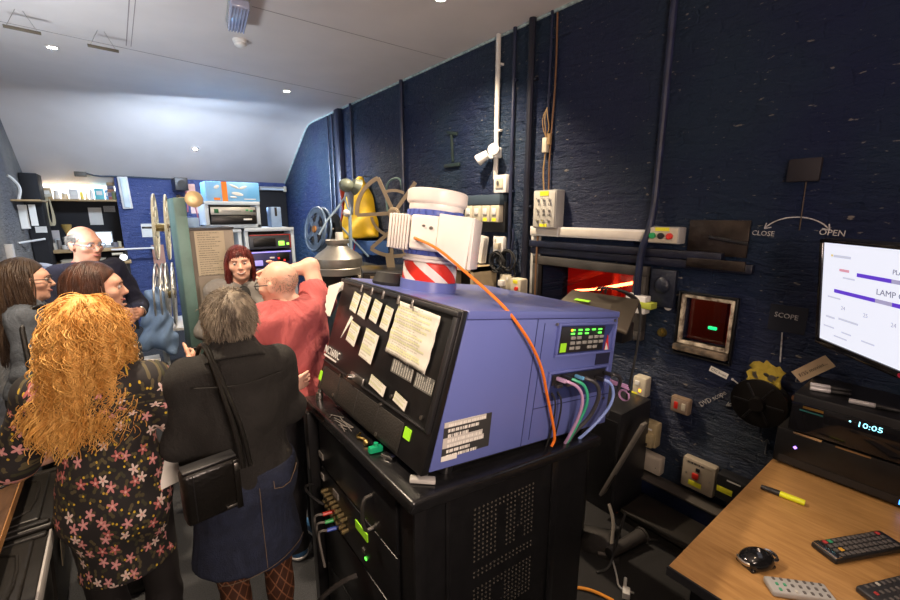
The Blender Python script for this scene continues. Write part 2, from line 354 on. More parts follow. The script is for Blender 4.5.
class Person:
    """standing figure, origin between the feet, +y the way the body faces"""
    def __init__(s, label, loc, face, H, sex, skin, hd=(0, 0, 0), head_off=(0, 0, 0), group=None, stout=1.):
        s.k = H / 1.70; s.sex = sex; s.skin = skin; s.st = stout
        yaw = math.atan2(-face[0], face[1])
        s.o = thing('person', label, 'person', Matrix.Translation((loc[0], loc[1], 0)) @ Matrix.Rotation(yaw, 4, 'Z'), group)
        k = s.k; sw = .165 if sex == 'f' else .19
        s.J = {}
        for sd, n in ((-1, 'L'), (1, 'R')):   # local left is -x when facing +y
            s.J['sh' + n] = np.array((sd * sw, -.01, 1.385)) * k; s.J['el' + n] = np.array((sd * (sw + .05), -.02, 1.10)) * k
            s.J['wr' + n] = np.array((sd * (sw + .05), .06, .86)) * k
            s.J['hip' + n] = np.array((sd * .09, 0, .90)) * k; s.J['kn' + n] = np.array((sd * .088, .015, .48)) * k; s.J['an' + n] = np.array((sd * .085, -.02, .08)) * k
        s.hc = np.array((0, .015, 1.573)) * k + np.array(head_off)
        s.hR = (rot('Z', hd[0]) @ rot('X', hd[1]) @ rot('Y', hd[2]))
        s.hand = {'L': ((0, .15, -1), (1, 0, 0), .5), 'R': ((0, .15, -1), (-1, 0, 0), .5)}
    def H(s, p): # head-local point -> body local
        return s.hc + np.array(s.hR @ V(p)) * s.k
    def torso(s, S, inf=0., k=.06, top=True, hips=True):
        q = s.k; st = s.st; f = s.sex == 'f'
        S.ell(np.array((0, -.005, 1.24)) * q, np.array(((.148 if f else .172) * st, .10 * st, .18)) * q + inf, k)
        S.ell(np.array((0, .0, 1.08)) * q, np.array(((.125 if f else .155) * st, .092 * st, .15)) * q + inf, k)
        if hips:
            S.ell(np.array((0, -.01, .94)) * q, np.array(((.168 if f else .16) * st, .112 * st, .13)) * q + inf, k)
            for d in (-1, 1): S.ell(np.array((d * .075, -.065, .92)) * q, np.array((.085, .075, .09)) * q * st + inf, k)
        if f:
            for d in (-1, 1): S.ell(np.array((d * .07, .075, 1.235)) * q, np.array((.068, .062, .066)) * q + inf, .04)
        elif st > 1.05: S.ell(np.array((0, .06, 1.05)) * q, np.array((.14, .10, .15)) * q + inf, k)
        S.cap(s.J['shL'] * np.array((.9, 1, 1)), s.J['shR'] * np.array((.9, 1, 1)), .055 * q + inf, k=k)
        if top: S.cap(np.array((0, -.03, 1.385)) * q, np.array((0, -.01, 1.44)) * q, .068 * q + inf, .058 * q + inf, k=.05)
        return S
    def arm(s, S, n, inf=0., t=2., k=.03, flat=False):
        """t: how far down the limb, 1 = elbow, 2 = wrist"""
        a, b, c = s.J['sh' + n], s.J['el' + n], s.J['wr' + n]; q = s.k; m = 1. if s.sex == 'f' else 1.15
        ra, rb, rc = .046 * q * m + inf, .037 * q * m + inf, .026 * q * m + inf
        if t <= 1: e = a + (b - a) * t; S.cap(a, e, ra, ra + (rb - ra) * t, k, flat=flat); S.ell(a, np.array((1, 1, 1)) * ra, k)
        else:
            S.cap(a, b, ra, rb, k); e = b + (c - b) * (t - 1)
            S.cap(b, e, rb, rb + (rc - rb) * (t - 1), k * .7, flat=flat); S.ell(b, np.array((1, 1, 1)) * rb, k)
        return S
    def leg(s, S, n, inf=0., t=2., k=.03, flat=False):
        a, b, c = s.J['hip' + n], s.J['kn' + n], s.J['an' + n]; q = s.k
        ra, rb, rc = .087 * q * s.st + inf, .055 * q + inf, .038 * q + inf
        S.cap(a, b, ra, rb, k); m = b + (c - b) * .3 + np.array((0, -.015, 0)); S.cap(b, c, rb, rc, k * .8, flat=flat); S.ell(m, np.array((.05, .05, .11)) * q + inf, .03)
        return S
    def foot(s, S, n, inf=0.):
        a = s.J['an' + n]; q = s.k
        S.cap(a + np.array((0, -.02, -.035 * q)), a + np.array((0, .13, -.05)) * q, .036 * q + inf, .028 * q + inf, .02); S.cap(a, a + np.array((0, 0, -.05 * q)), .036 * q + inf, k=.02)
        S.cut((0, 0, .002), (0, 0, -1)); return S
    def hands(s, S, n):
        w = s.J['wr' + n]; d, nm, curl = s.hand[n]; d = V(d).normalized(); nm = V(nm); nm = (nm - d * nm.dot(d)).normalized()   # nm: palm normal
        sd = d.cross(nm) * (1 if n == 'R' else -1)   # towards the thumb
        q = s.k * (1 if s.sex == 'f' else 1.08); w = V(w)
        P = lambda a, b, c=0: np.array(w + (d * a + sd * b + nm * c) * q)
        for b in (-.026, -.009, .009, .026): S.cap(P(.012, b * .55), P(.085 - abs(b) * .15, b), .0135 * q, .0115 * q, .012)
        for i, (b, ln) in enumerate(((-.030, .062), (-.010, .076), (.010, .082), (.029, .072))):
            p = V(P(.085, b)); ang = .25 + curl * .35
            for seg, (fr, r) in enumerate(((.45, .0092), (.30, .0085), (.25, .0076))):
                e = p + (d * math.cos(ang) + nm * math.sin(ang) + sd * (b * .8)) * ln * fr * q
                S.cap(p, e, r * q, r * q * .95, .004); p = e; ang += curl * .6
        p = V(P(.02, .022)); dirs = ((.45, .75, .35, .042, .0125), (.75, .45, .45, .034, .0105), (.85, .25, .5, .026, .0088))
        for a, b, c, ln, r in dirs:
            e = p + (d * a + sd * b + nm * c).normalized() * ln * q; S.cap(p, e, r * q, r * q * .92, .006); p = e
        return S
    def head(s, S):
        q = s.k; f = s.sex == 'f'; R = [list(r) for r in s.hR]
        E = lambda c, r, k=.02, op='u': S.ell(s.H(c), np.array(r) * q, k, R, op)
        E((0, -.018, .028), (.075, .094, .088), .02); E((0, .026, -.022), (.062, .066, .086), .03); E((0, .045, -.082), (.04 if f else .047, .04, .032), .03)
        E((0, .062, .028), (.055, .03, .022), .025)
        for d in (-1, 1):
            E((d * .045, .058, -.022), (.022, .022, .02), .02)                    # cheek
            E((d * .031, .094, .004), (.016, .014, .010), .012, 's')               # eye socket
            E((d * .076, -.012, -.012), (.010, .020, .031), .008)                 # ear
            E((d * .084, -.02, .004), (.006, .012, .016), .006)
        S.cap(s.H((0, .084, .012)), s.H((0, .108, -.026)), .009 * q, .0125 * q, .012); E((0, .094, -.032), (.017, .013, .008), .008)
        E((0, .084, -.056), (.024, .013, .006), .008); E((0, .082, -.066), (.021, .013, .006), .008); E((0, .076, -.097), (.018, .016, .013), .015)
        S.cap(np.array((0, -.025, 1.40)) * q, s.H((0, -.02, -.06)), .056 * q, .05 * q, .035)
        return S
    def build(s, vox=.0065):
        S = Sdf(vox); s.torso(S)
        for n in 'LR':
            s.arm(S, n); s.leg(S, n); s.foot(S, n); s.hands(S, n)
        s.head(S); v, f = S.mesh(); link('body', np_mesh('body', v, f), s.skin, s.o, ang=0)
        s.face(); return s
    def face(s):
        q = s.k
        for d in (-1, 1):
            e = MB().sph(s.H((d * .031, .0805, .004)), .0105 * q, 12).build('eye', EYE, s.o)
            MB().sph(s.H((d * .031, .0868, .004)), .0056 * q, 10).build('iris', IRIS, e)
            MB().tube([s.H((d * x, y, z)) for x, y, z in ((.014, .097, .022), (.03, .096, .028), (.047, .085, .022))], [.0028 * q, .0035 * q, .002 * q], 6, 1).build('eyebrow', s.__dict__.get('brow', BROW), s.o)
        MB().tube([s.H((x, y, z)) for x, y, z in ((-.026, .086, -.056), (-.012, .097, -.061), (0, .0985, -.062), (.012, .097, -.061), (.026, .086, -.056))], [.002, .0045, .005, .0045, .002], 8).build('lips', LIPS, s.o)
    def garment(s, name, m, S, wr=.004, freq=26., parent=None, label=None, smooth_ang=0):
        ph = RND.random() * 6
        nz = (lambda X, Y, Z: (wr * (np.sin(freq * (Z * 1.1 + X * .5) + ph + 2.2 * np.sin(X * 14 + ph) + 1.5 * np.sin(Y * 17)) * .5 + .5 * np.sin(freq * 1.7 * (Z * .6 - X * .8) + 2 * np.sin(Z * 13 + ph)))).astype(np.float32)) if wr else None
        v, f = S.mesh(nz); o = link(name, np_mesh(name, v, f), m, parent or s.o, ang=0)
        if label: o['label'] = label
        return o, v
    def glasses(s, m):
        mb = MB()
        for d in (-1, 1):
            c = [s.H((d * .033 + .026 * math.cos(a), .103 - .012 * abs(math.cos(a)), .002 + .018 * math.sin(a))) for a in [2 * math.pi * i / 16 for i in range(17)]]
            mb.tube(c, .0022, 6); mb.tube([s.H((d * .058, .097, .006)), s.H((d * .079, .06, .008)), s.H((d * .082, -.01, .006)), s.H((d * .08, -.03, -.01))], .0026, 6)
        mb.tube([s.H((-.009, .105, .006)), s.H((0, .108, .009)), s.H((.009, .105, .006))], .002, 6)
        return mb.build('glasses', m, s.o)
    def scalp(s, n, zmin=-.02, seed=1, front=.03, ymax=.055):
        """n points on the cranium (head local) above the hair line, with normals"""
        rs = np.random.RandomState(seed); out = []
        while len(out) < n:
            d = rs.normal(size=3); d /= np.linalg.norm(d)
            p = np.array((0, -.018, .028)) + d * np.array((.076, .095, .089))
            if p[2] > (zmin if p[1] < .0 else zmin + (p[1]) * 1.1 + front) and not (p[1] > ymax and (p[2] < .075 or ymax < .04 and p[1] > ymax + .02)): out.append((p, d))
        return np.array([o[0] for o in out]), np.array([o[1] for o in out])
# ------------------------------------------------------------------ shared materials
BLACK = mat('black paint', (.012, .012, .013), .45, vary=.3, bump=.1)
BLACKM = mat('black enamel metal', (.010, .010, .011), .32, .0, vary=.3, vscale=20, bump=.05, bscale=200)
BLACKP = mat('black plastic', (.016, .016, .018), .4, bump=.1, bscale=300)
RUBBER = mat('black rubber', (.012, .012, .012), .7)
NAVYP = mat('navy pipe paint', (.012, .018, .05), .42, vary=.4, vscale=14, bump=.25, bscale=40)
WHITEP = mat('white plastic', (.72, .71, .68), .35, vary=.06)
IVORY = mat('ivory plastic', (.55, .50, .38), .4, vary=.15, vscale=20)
GREYP = mat('grey enamel', (.36, .36, .34), .4, vary=.1)
CHROME = mat('bright metal', (.75, .74, .72), .22, 1., vary=.1)
BRASS = mat('brass', (.62, .45, .16), .3, 1.)
STEEL = mat('brushed steel', (.42, .40, .37), .38, 1., vary=.25, vscale=14)
YLABEL = mat('yellow label', (.75, .72, .03), .5, vary=.05)
GLABEL = mat('fluorescent green label', (.36, .85, .03), .5, vary=.05)
PAPER = mat('white paper', (.78, .76, .70), .6, vary=.06)
REDP = mat('red plastic', (.65, .03, .02), .35); GREENP = mat('green plastic', (.02, .32, .10), .35)
CHALK = mat('white chalk paint', (.55, .54, .53), .8, vary=.45, vscale=60)
EYE = mat('eye white', (.52, .49, .46), .25, vary=.03); IRIS = mat('iris', (.05, .03, .02), .2)
BROW = mat('brown brow hair', (.06, .035, .02), .6); LIPS = mat('lips', (.42, .13, .11), .4)
WALL_R = mat_brick('thick blue painted brick', (.009, .017, .054), (.012, .027, .055), (.22, .20, .17), .42, 1)
WALL_B = mat_brick('bright blue painted brick', (.068, .098, .26), (.08, .11, .29), (.30, .32, .40), .45, 0)
CEILM = mat('white ceiling paint', (.66, .62, .60), .6, vary=.05, vscale=3, bump=.05, bscale=30)
CARPET = mat('dark grey carpet', (.043, .045, .050), .95, vary=.5, vscale=160, bump=.5, bscale=400)
def emis(name, c, s): return mat(name, c, .5, emit=c, estr=s, vary=.02)
def struct(o, kind='structure'): o['kind'] = kind; return o

# ------------------------------------------------------------------ the room
YB, YF, XL, ZC = 8.77, -2.2, -.98, 3.33
struct(MB().bb((XL - .2, YF, -.1), (WX + .4, YB + 1.2, 0)).build('floor', CARPET, smooth=False))
# right wall with the two port openings
w = MB(); A = (WX, WX + .35)
y1, y2, z1, z2 = 1.46, 2.27, 1.12, 1.49; q1, q2, s1, s2 = .88, 1.13, 1.125, 1.395
for (ya, yb, za, zb) in ((YF, q1, 0, 3.6), (q2, y1, 0, 3.6), (y2, YB + .2, 0, 3.6), (q1, q2, 0, s1), (q1, q2, s2, 3.6), (y1, y2, 0, z1), (y1, y2, z2, 3.6)):
    w.bb((A[0], ya, za), (WX + .07, yb, zb))
for (ya, yb, za, zb) in ((YF, q1 - .03, 0, 3.6), (1.40, y1, 0, 3.6), (y2, YB + .2, 0, 3.6), (q1 - .03, 1.40, 0, s1 - .15), (q1 - .03, 1.40, s2 + .05, 3.6), (y1, y2, 0, z1), (y1, y2, z2, 3.6)):
    w.bb((WX + .07, ya, za), (A[1], yb, zb))
struct(w.build('wall_right', WALL_R, smooth=False))
# back wall with the recess of the rewind bench
a1, a2, b1, b2 = -.87, .05, .55, 2.5
w = MB()
for (xa, xb, za, zb) in ((XL - .2, a1, 0, 3.6), (a2, WX + .3, 0, 3.6), (a1, a2, 0, b1), (a1, a2, b2, 3.6)): w.bb((xa, YB, za), (xb, YB + .15, zb))
struct(w.build('wall_back', WALL_B, smooth=False))
ALC = mat('white washed recess wall', (.75, .75, .74), .6, col2=(.42, .46, .55), vscale=9, bump=.4, bscale=14)
w = MB(); d = YB + .65
w.bb((a1 - .05, d, 2.08), (a2 + .05, d + .05, b2)); w.bb((a1 - .05, YB + .15, b2), (a2 + .05, d, b2 + .05)); w.bb((a1 - .05, YB + .15, 2.08), (a1, d, b2)); w.bb((a2, YB + .15, 2.08), (a2 + .05, d, b2))
struct(w.build('wall_recess', ALC, smooth=False))
w = MB(); BLKB = mat('matt black board', (.006, .006, .009), .7, vary=.4); w.bb((a1 - .05, d, b1), (a2 + .05, d + .05, 2.08)); w.bb((a1 - .05, YB + .15, b1), (a1, d, 2.08)); w.bb((a2, YB + .15, b1), (a2 + .05, d, 2.08)); w.bb((a1, YB + .15, b1 - .05), (a2, d, b1))
struct(w.build('wall_backboard', BLKB, smooth=False))
LWALL = mat_brick('grey stone left wall', (.20, .20, .21), (.30, .29, .27), (.1, .12, .2), .7, 1)
struct(MB().bb((XL - .2, YF, 0), (XL, YB + .2, 3.6)).build('wall_left', LWALL, smooth=False))
struct(MB().bb((XL - .2, YF - .1, 0), (WX + .4, YF, 3.6)).build('wall_front', mat('dark back wall', (.05, .05, .07), .7), smooth=False))
# ceiling: flat, then coved down to the back wall
prof = [(YF - .1, ZC), (5.0, ZC), (6.8, ZC), (7.15, 3.328), (7.30, 3.312), (7.42, 3.268), (7.55, 3.20), (8.0, 2.923), (8.4, 2.677), (8.8, 2.431), (9.0, 2.31)]
w = MB(); prof2 = prof
vs = []; n = len(prof2)
for x in (XL - .2, WX + .02):
    vs += [(x, y, z) for y, z in prof2] + [(x, y, z + .12) for y, z in prof2]
m_ = 2 * n; fs = []
for i in range(n - 1):
    fs += [(i, i + 1, m_ + i + 1, m_ + i), (n + i, m_ + n + i, m_ + n + i + 1, n + i + 1), (i, n + i, n + i + 1, i + 1), (m_ + i, m_ + i + 1, m_ + n + i + 1, m_ + n + i)]
w.raw(vs, fs); struct(w.build('ceiling', CEILM, ang=.9))
w = MB()
w.box(((XL + WX) / 2, 5.14, ZC + .004), (WX - XL, .008, .012), rot('Z', 7.0)); w.bb((.255, 2., ZC - .002), (.262, 4.985, ZC + .01)); w.bb((.29, 2., ZC - .002), (.295, 4.985, ZC + .01)); w.bb((.95, 3.53, ZC - .002), (2.69, 3.535, ZC + .01))
struct(w.build('trim_1', mat('ceiling board joint', (.30, .27, .26), .8), smooth=False))
# white paint line where the ceiling meets the right wall
w = MB(); w.tube([(WX - .004, y, z - .008) for y, z in prof2[:-1]], .012, 6); struct(w.build('trim_2', mat('pale paint edge', (.40, .52, .52), .7, vary=.5, vscale=30)))
# low dado box along the foot of the right wall with its grey top
w = MB(); w.bb((WX - .10, -1.2, .03), (WX, 1.42, .135), .004); struct(w.build('trim_3', mat('navy boxing', (.008, .014, .05), .5)))
w = MB(); w.bb((WX - .115, -1.2, .136), (WX, 1.425, .150), .003); struct(w.build('trim_4', mat('grey batten', (.085, .075, .065), .5)))
# beam and shelf line above the big port
w = MB(); w.bb((WX - .06, .95, 1.625), (WX, 2.37, 1.675), .005).bb((WX - .045, .80, 1.57), (WX, 2.36, 1.622), .005)
struct(w.build('trim_5', mat('dark navy timber', (.010, .013, .03), .38, vary=.5, bump=.3)))
w = MB()
for p, q in (((WX - .05, y1 - .09, z2), (WX + .02, y2 + .06, z2 + .065)), ((WX - .05, y2, z1), (WX + .02, y2 + .06, z2)), ((WX - .05, y1 - .09, z1), (WX + .02, y1, z2)), ((WX - .05, y1 - .09, z1 - .06), (WX + .02, y2 + .06, z1))): w.bb(p, q, .004)
o = struct(w.build('window_1', mat('dark grey port frame', (.06, .055, .05), .5, vary=.5, bump=.2)))
MB().bb((WX + .28, y1, z1), (WX + .285, y2, z2)).build('pane', mat('port glass', (1, 1, 1), .02, trans=1., vary=0), o, smooth=False)
CHIP = mat('chipped cream frame paint', (.62, .55, .42), .6, vary=.1, col2=(.10, .07, .05), vscale=26, bump=.5, bscale=60)
w = MB()
fr = .018
for p, q in (((q1 - fr, s1 - fr), (q1, s2 + fr)), ((q2, s1 - fr), (q2 + fr, s2 + fr)), ((q1, s2), (q2, s2 + fr)), ((q1, s1 - fr), (q2, s1))): w.bb((WX - .03, p[0], p[1]), (WX + .04, q[0], q[1]), .003)
o = struct(w.build('window_2', CHIP))
MB().bb((WX - .06, q1 - .02, s1 - .06), (WX + .0, q2 + .03, s1 - .022), .006).build('window_sill', mat('worn dark sill', (.20, .15, .10), .6, col2=(.03, .025, .02), vscale=18, bump=.4), o)
MB().bb((WX + .045, q1, s1), (WX + .05, q2, s2)).build('pane', bpy.data.materials['port glass'], o, smooth=False)
w = MB()
for p, q in (((.845, s1 - .08), (.855, 1.43)), ((1.155, s1 - .08), (1.165, 1.43)), ((.845, 1.42), (1.165, 1.43)), ((.845, s1 - .09), (1.165, s1 - .08))): w.bb((WX - .035, p[0], p[1]), (WX, q[0], q[1]), .003)
struct(w.build('trim_6', BLACKM))
# the red-lit auditorium beyond the ports
AUD = mat('red auditorium wall', (.30, .012, .006), .7, vary=.5, vscale=1.2)
w = MB(); X0, X1, Y0, Y1, Z0, Z1 = WX + .36, 8., -3.5, 7., -2., 2.6
for a, b in (((X1, Y0, Z0), (X1 + .1, Y1, Z1)), ((X0, Y0, Z1), (X1, Y1, Z1 + .1)), ((X0, Y0, Z0 - .1), (X1, Y1, Z0)), ((X0, Y0 - .1, Z0), (X1, Y0, Z1)), ((X0, Y1, Z0), (X1, Y1 + .1, Z1))): w.bb(a, b)
struct(w.build('wall_auditorium', AUD, smooth=False))
struct(MB().tube([(6., 4.5, .70), (6., 3.80, .99)], .05, 6).tube([(6., 3.56, 1.2), (6., 3.54, .2)], .07, 6).tube([(6.05, 4.8, 1.06), (6.05, 3.1, 1.04)], .05, 6).build('beam', mat('dark red beam', (.10, .008, .006), .6), smooth=False))
struct(MB().bb((5.6, 1.88, -2.0), (5.7, 2.29, 1.25)).build('dim_panel', mat('dark brown panel', (.014, .007, .005), .6), smooth=False))  # added dark panel, stands in for the dimness beyond the viewing port

# ------------------------------------------------------------------ lamps
def spot(loc, target, W, col, size, blend, r=.04, name='spot'):
    l = bpy.data.lights.new(name, 'SPOT'); l.energy = W; l.color = col; l.spot_size = math.radians(size); l.spot_blend = blend; l.shadow_soft_size = r
    o = bpy.data.objects.new(name, l); COL.objects.link(o); o.location = loc; o.rotation_euler = (V(target) - V(loc)).to_track_quat('-Z', 'Y').to_euler(); return o
def area(loc, target, W, col, sx, sy, name='area'):
    l = bpy.data.lights.new(name, 'AREA'); l.energy = W; l.color = col; l.shape = 'RECTANGLE'; l.size = sx; l.size_y = sy
    o = bpy.data.objects.new(name, l); COL.objects.link(o); o.location = loc; o.rotation_euler = (V(target) - V(loc)).to_track_quat('-Z', 'Y').to_euler(); return o
WARM = (1, .80, .58); COOL = (.72, .84, 1.)
DLG = emis('downlight glow', (1, .93, .80), 40.)
def downlight(x, y, z, label, W, tilt=None, col=WARM, size=140, nrm=(0, 0, -1)):
    M = frame((x, y, z), (1, 0, 0), V(nrm).cross(V((1, 0, 0))))
    t = thing('downlight', label, 'light', M, 'recessed ceiling downlights')
    MB().lathe([(.030, .0), (.048, .0), (.050, .004), (.046, .008), (.033, .006), (.030, .0)], 28, closed=False).build('rim', CHROME if z < 3.2 else WHITEP, t)
    MB().lathe([(0, .006), (.036, .006), (.038, .003), (.036, .001), (0, .001)], 24).build('lamp', DLG, t)
    spot((x + nrm[0] * .02, y + nrm[1] * .02, z + nrm[2] * .02), tilt or (x, y, 0), W, col, size, .7, .035)
DL = 1.0
downlight(-.26, 5.43, ZC, 'ceiling downlight left of the long board joint, nearest the two hanging strips', 55 * DL)
downlight(1.82, 5.58, ZC, 'ceiling downlight close to the right wall, beyond the smoke detector', 190 * DL)
downlight(1.94, 2.62, ZC, 'ceiling downlight at the top edge of the photo above the white fan', 360 * DL, (1.95, 3.5, 0), WARM, 132)
n_ = V((0, -.524, -.852)).normalized()
downlight(1.126, 8.05, 2.878, 'lowest downlight, set in the sloping part of the ceiling', 50 * DL, None, WARM, 140, tuple(n_))
# same row of lamps carries on overhead, out of the picture
spot((-.15, 2.1, ZC - .02), (-.05, 1.9, 0), 330, WARM, 130, .8); spot((1.75, -.1, ZC - .02), (1.62, .0, 0), 34, (1, .74, .45), 46, .9); spot((.2, -.6, ZC - .02), (.6, .5, .6), 26, WARM, 130, .8)
area((.3, -.9, 2.1), (.3, 1.6, 3.4), 82, (1, .77, .64), .5, .5)  # added warm upward fill behind the camera, lightening the near ceiling
spot((2.2, -.7, 3.2), (2.7, -.3, 2.9), 5, (.7, .15, 1.), 120, .9)  # violet lamp, source unseen, added for the purple tint high on the wall
# cold light: recess fluorescent, then an added unseen uplighter washing the ceiling
t = thing('fluorescent_batten', 'white fluorescent batten glowing at the top of the shelf recess', 'light', ((a1 + a2) / 2, YB + .33, 2.47))
MB().box((0, 0, .012), (.84, .06, .03), None, .004).build('housing', WHITEP, t); MB().cyl((-.40, 0, -.015), (.40, 0, -.015), .013).build('tube', emis('cold tube', (.93, .97, 1.), 20.), t)
area(((a1 + a2) / 2, YB + .33, 2.43), ((a1 + a2) / 2, YB + .2, 0), 26, (.90, .95, 1.), .8, .05)
t = thing('fill_uplighter', 'added white bowl uplighter out of view on the left wall, brightening the ceiling', 'light', (XL, 3.5, 1.75))
MB().lathe([(.06, -.10), (.16, .0), (.20, .06), (.195, .06), (.15, .003), (.0, -.09)], 28, Matrix.Translation((.21, 0, 0))).build('bowl', WHITEP, t); MB().box((.02, 0, -.03), (.04, .10, .14), None, .004).build('wall_plate', WHITEP, t); MB().box((.05, 0, -.06), (.10, .03, .03)).build('arm', WHITEP, t)
area((XL + .21, 3.5, 1.93), (.95, 6.9, 3.33), 44, (.86, .92, 1.), .36, .36)
# back of the booth: cool fill lights added without fittings, brightening the blue walls
spot((.95, 7.0, 2.45), (2.7, 6.9, 1.85), 620, (.66, .80, 1.), 108, .8, .12); area((.7, 6.2, 2.85), (1.5, 8.1, .9), 90, (.66, .80, 1.), .9, .12)
# red house lights in the auditorium
RG = emis('red strip glow', (1, .10, .03), 26.)
w = MB(); w.tube([(5.85, 3.82, .705), (5.85, 3.07, .93)], .022, 8).tube([(5.85, 4.2, .632), (5.85, 3.8, .71)], .016, 8); tag(w.build('strip_light', RG, smooth=False), 'red glowing strip seen through the wide projection port', 'light')
area((5.5, 3.5, 2.5), (6.8, 4, 0), 240, (1, .10, .03), 2.2, 3.)
t = tag(MB().box((5.2, 1.865, .61), (.03, .09, .034), None, .01).build('exit_sign', emis('green glow', (.01, .8, .25), 1.6)), 'small green glowing sign seen through the peeling cream viewing port', 'sign')

w_ = bpy.data.worlds.new('world'); SC.world = w_; w_.use_nodes = True; w_.node_tree.nodes['Background'].inputs[0].default_value = (.05, .045, .05, 1); w_.node_tree.nodes['Background'].inputs[1].default_value = .3
# ------------------------------------------------------------------ camera
cd = bpy.data.cameras.new('camera'); cam = bpy.data.objects.new('camera', cd); COL.objects.link(cam); SC.camera = cam
cd.sensor_width = 36.; cd.lens = 425 / 900 * 36; cd.clip_start = .02
p_, yw = math.radians(11.698), math.radians(37.663)
dv = V((math.sin(yw) * math.cos(p_), math.cos(yw) * math.cos(p_), -math.sin(p_))); cam.location = (0, 0, 1.9); cam.rotation_euler = dv.to_track_quat('-Z', 'Y').to_euler()
SC.view_settings.view_transform = 'Standard'; SC.view_settings.look = 'None'; SC.view_settings.exposure = 0.; SC.view_settings.gamma = 1.; SC.view_settings.use_curve_mapping = False
# ------------------------------------------------------------------ things on the right (port) wall
def pipe(y, z0, z1, r, label, m=NAVYP, off=.02, lean=0, name='conduit_pipe', group=None, clips=True, pts=None):
    t = thing(name, label, 'pipe', (WX, y, 0), group)
    P = pts or [(-off - r * .3, lean, z0), (-off - r * .3, 0, z1)]
    MB().tube(P, r, 10, 2 if pts else 0).build('pipe', m, t)
    if clips:
        for i, z in enumerate((z0 + .35 * (z1 - z0), z0 + .8 * (z1 - z0))):
            MB().box((-off * .5 - .002, 0, z), (off + .008, r * 3.4, .018), None, .003).build('pipe_clip', m, t)
    return t
zc = ZC - .005
pipe(6.46, 1.0, 3.30, .012, 'thin dark conduit, farthest of the bunch by the blue corner'); pipe(6.30, 1.0, 3.30, .014, 'thin dark conduit right beside the farthest one')
t = thing('cable_duct', 'broad flat navy duct running up the wall between thin conduits', 'pipe', (WX, 6.03, 0)); MB().box((-.04, 0, 2.15), (.08, .14, 2.33), None, .008).build('duct', NAVYP, t); MB().box((-.083, 0, 2.15), (.006, .10, 2.30), None, .002).build('duct_cover', NAVYP, t)
pipe(5.66, 1.3, zc, .018, 'dark conduit just above the hanging yellow bag'); pipe(4.35, 1.9, zc, .022, 'lone dark conduit above the spoked reel, with teal wall on both sides')
pipe(2.80, 2.18, zc, .021, 'white pipe from the ceiling down to a white junction box', mat('white painted pipe', (.62, .60, .55), .45, vary=.1), .03)
pipe(2.625, 1.4, zc, .016, 'dark conduit immediately right of the white pipe', NAVYP, .02, 0)
pipe(2.43, 1.2, zc, .028, 'thick black pipe ending behind the blue projector', mat('black pipe paint', (.008, .010, .022), .4, vary=.4), .03)
pipe(2.262, 2.45, zc, .010, 'thin conduit that ends in a hanging cable socket', NAVYP, .015)
pipe(1.368, 1.33, zc, .022, 'long dark conduit that bends at the three-button box and ends at a yellow-green taped box', NAVYP, .05, pts=[(-.03, 0, 3.32), (-.03, 0, 2.6), (-.03, 0, 2.0), (-.075, -.01, 1.82), (-.09, .005, 1.74), (-.09, .03, 1.66), (-.09, .035, 1.45), (-.08, .035, 1.36)], clips=False)
# hanging cable socket
t = thing('hanging_cable_socket', 'pale plug socket on a cable bunch hanging from a thin pipe', 'socket', WF(2.262, 2.40, .03))
w = MB()
for i in range(5): w.tube([(0, .06, 0), (.03 * math.cos(i * 1.3), .12, .02 * math.sin(i * 1.3)), (.026 * math.cos(i * 1.3 + .5), .2, .02), (.0, .27, .0)], .004, 6, 1)
w.build('cable', mat('tan flex', (.32, .20, .08), .6), t); MB().box((0, 0, 0), (.045, .11, .04), None, .008).build('socket_body', IVORY, t); MB().cyl((.03, .0, -.005), (.03, .08, -.005), .018).build('cable_gland', mat('tan plastic', (.30, .19, .08), .5), t)
MB().tube([(0, -.05, 0), (-.005, -.2, .01), (.003, -.34, .0)], .006, 8, 1).build('tail', mat('tan flex', (.32, .20, .08), .6), t)
# white twin emergency spot
t = thing('emergency_light', 'white twin-head spotlight beside the white pipe', 'light', WF(2.84, 2.40, 0))
MB().box((.02, .0, .03), (.11, .09, .06), None, .01).build('base', WHITEP, t)
for sx, d in ((-1, (-.7, -.5, .5)), (1, (.5, .05, .8))):
    c = V((sx * .075, .01 if sx > 0 else -.03, .085)); d = V(d).normalized(); h = MB().cyl(c - d * .05, c + d * .055, .036, .05, 20, .004).build('lamp_head', WHITEP, t); MB().cyl(c + d * .055, c + d * .058, .043).build('lens', mat('lamp lens', (.55, .52, .48), .15), h)
# white junction box under the white pipe
t = thing('junction_box', 'white square box with a dark switch at the foot of the white pipe', 'switch box', WF(2.715, 2.135, 0))
MB().box((0, 0, .035), (.15, .15, .07), None, .008).build('box', WHITEP, t); MB().box((0, .005, .074), (.09, .085, .01), None, .004).build('plate', IVORY, t); MB().box((-.01, .01, .082), (.022, .035, .014), None, .003).build('rocker', STEEL, t)
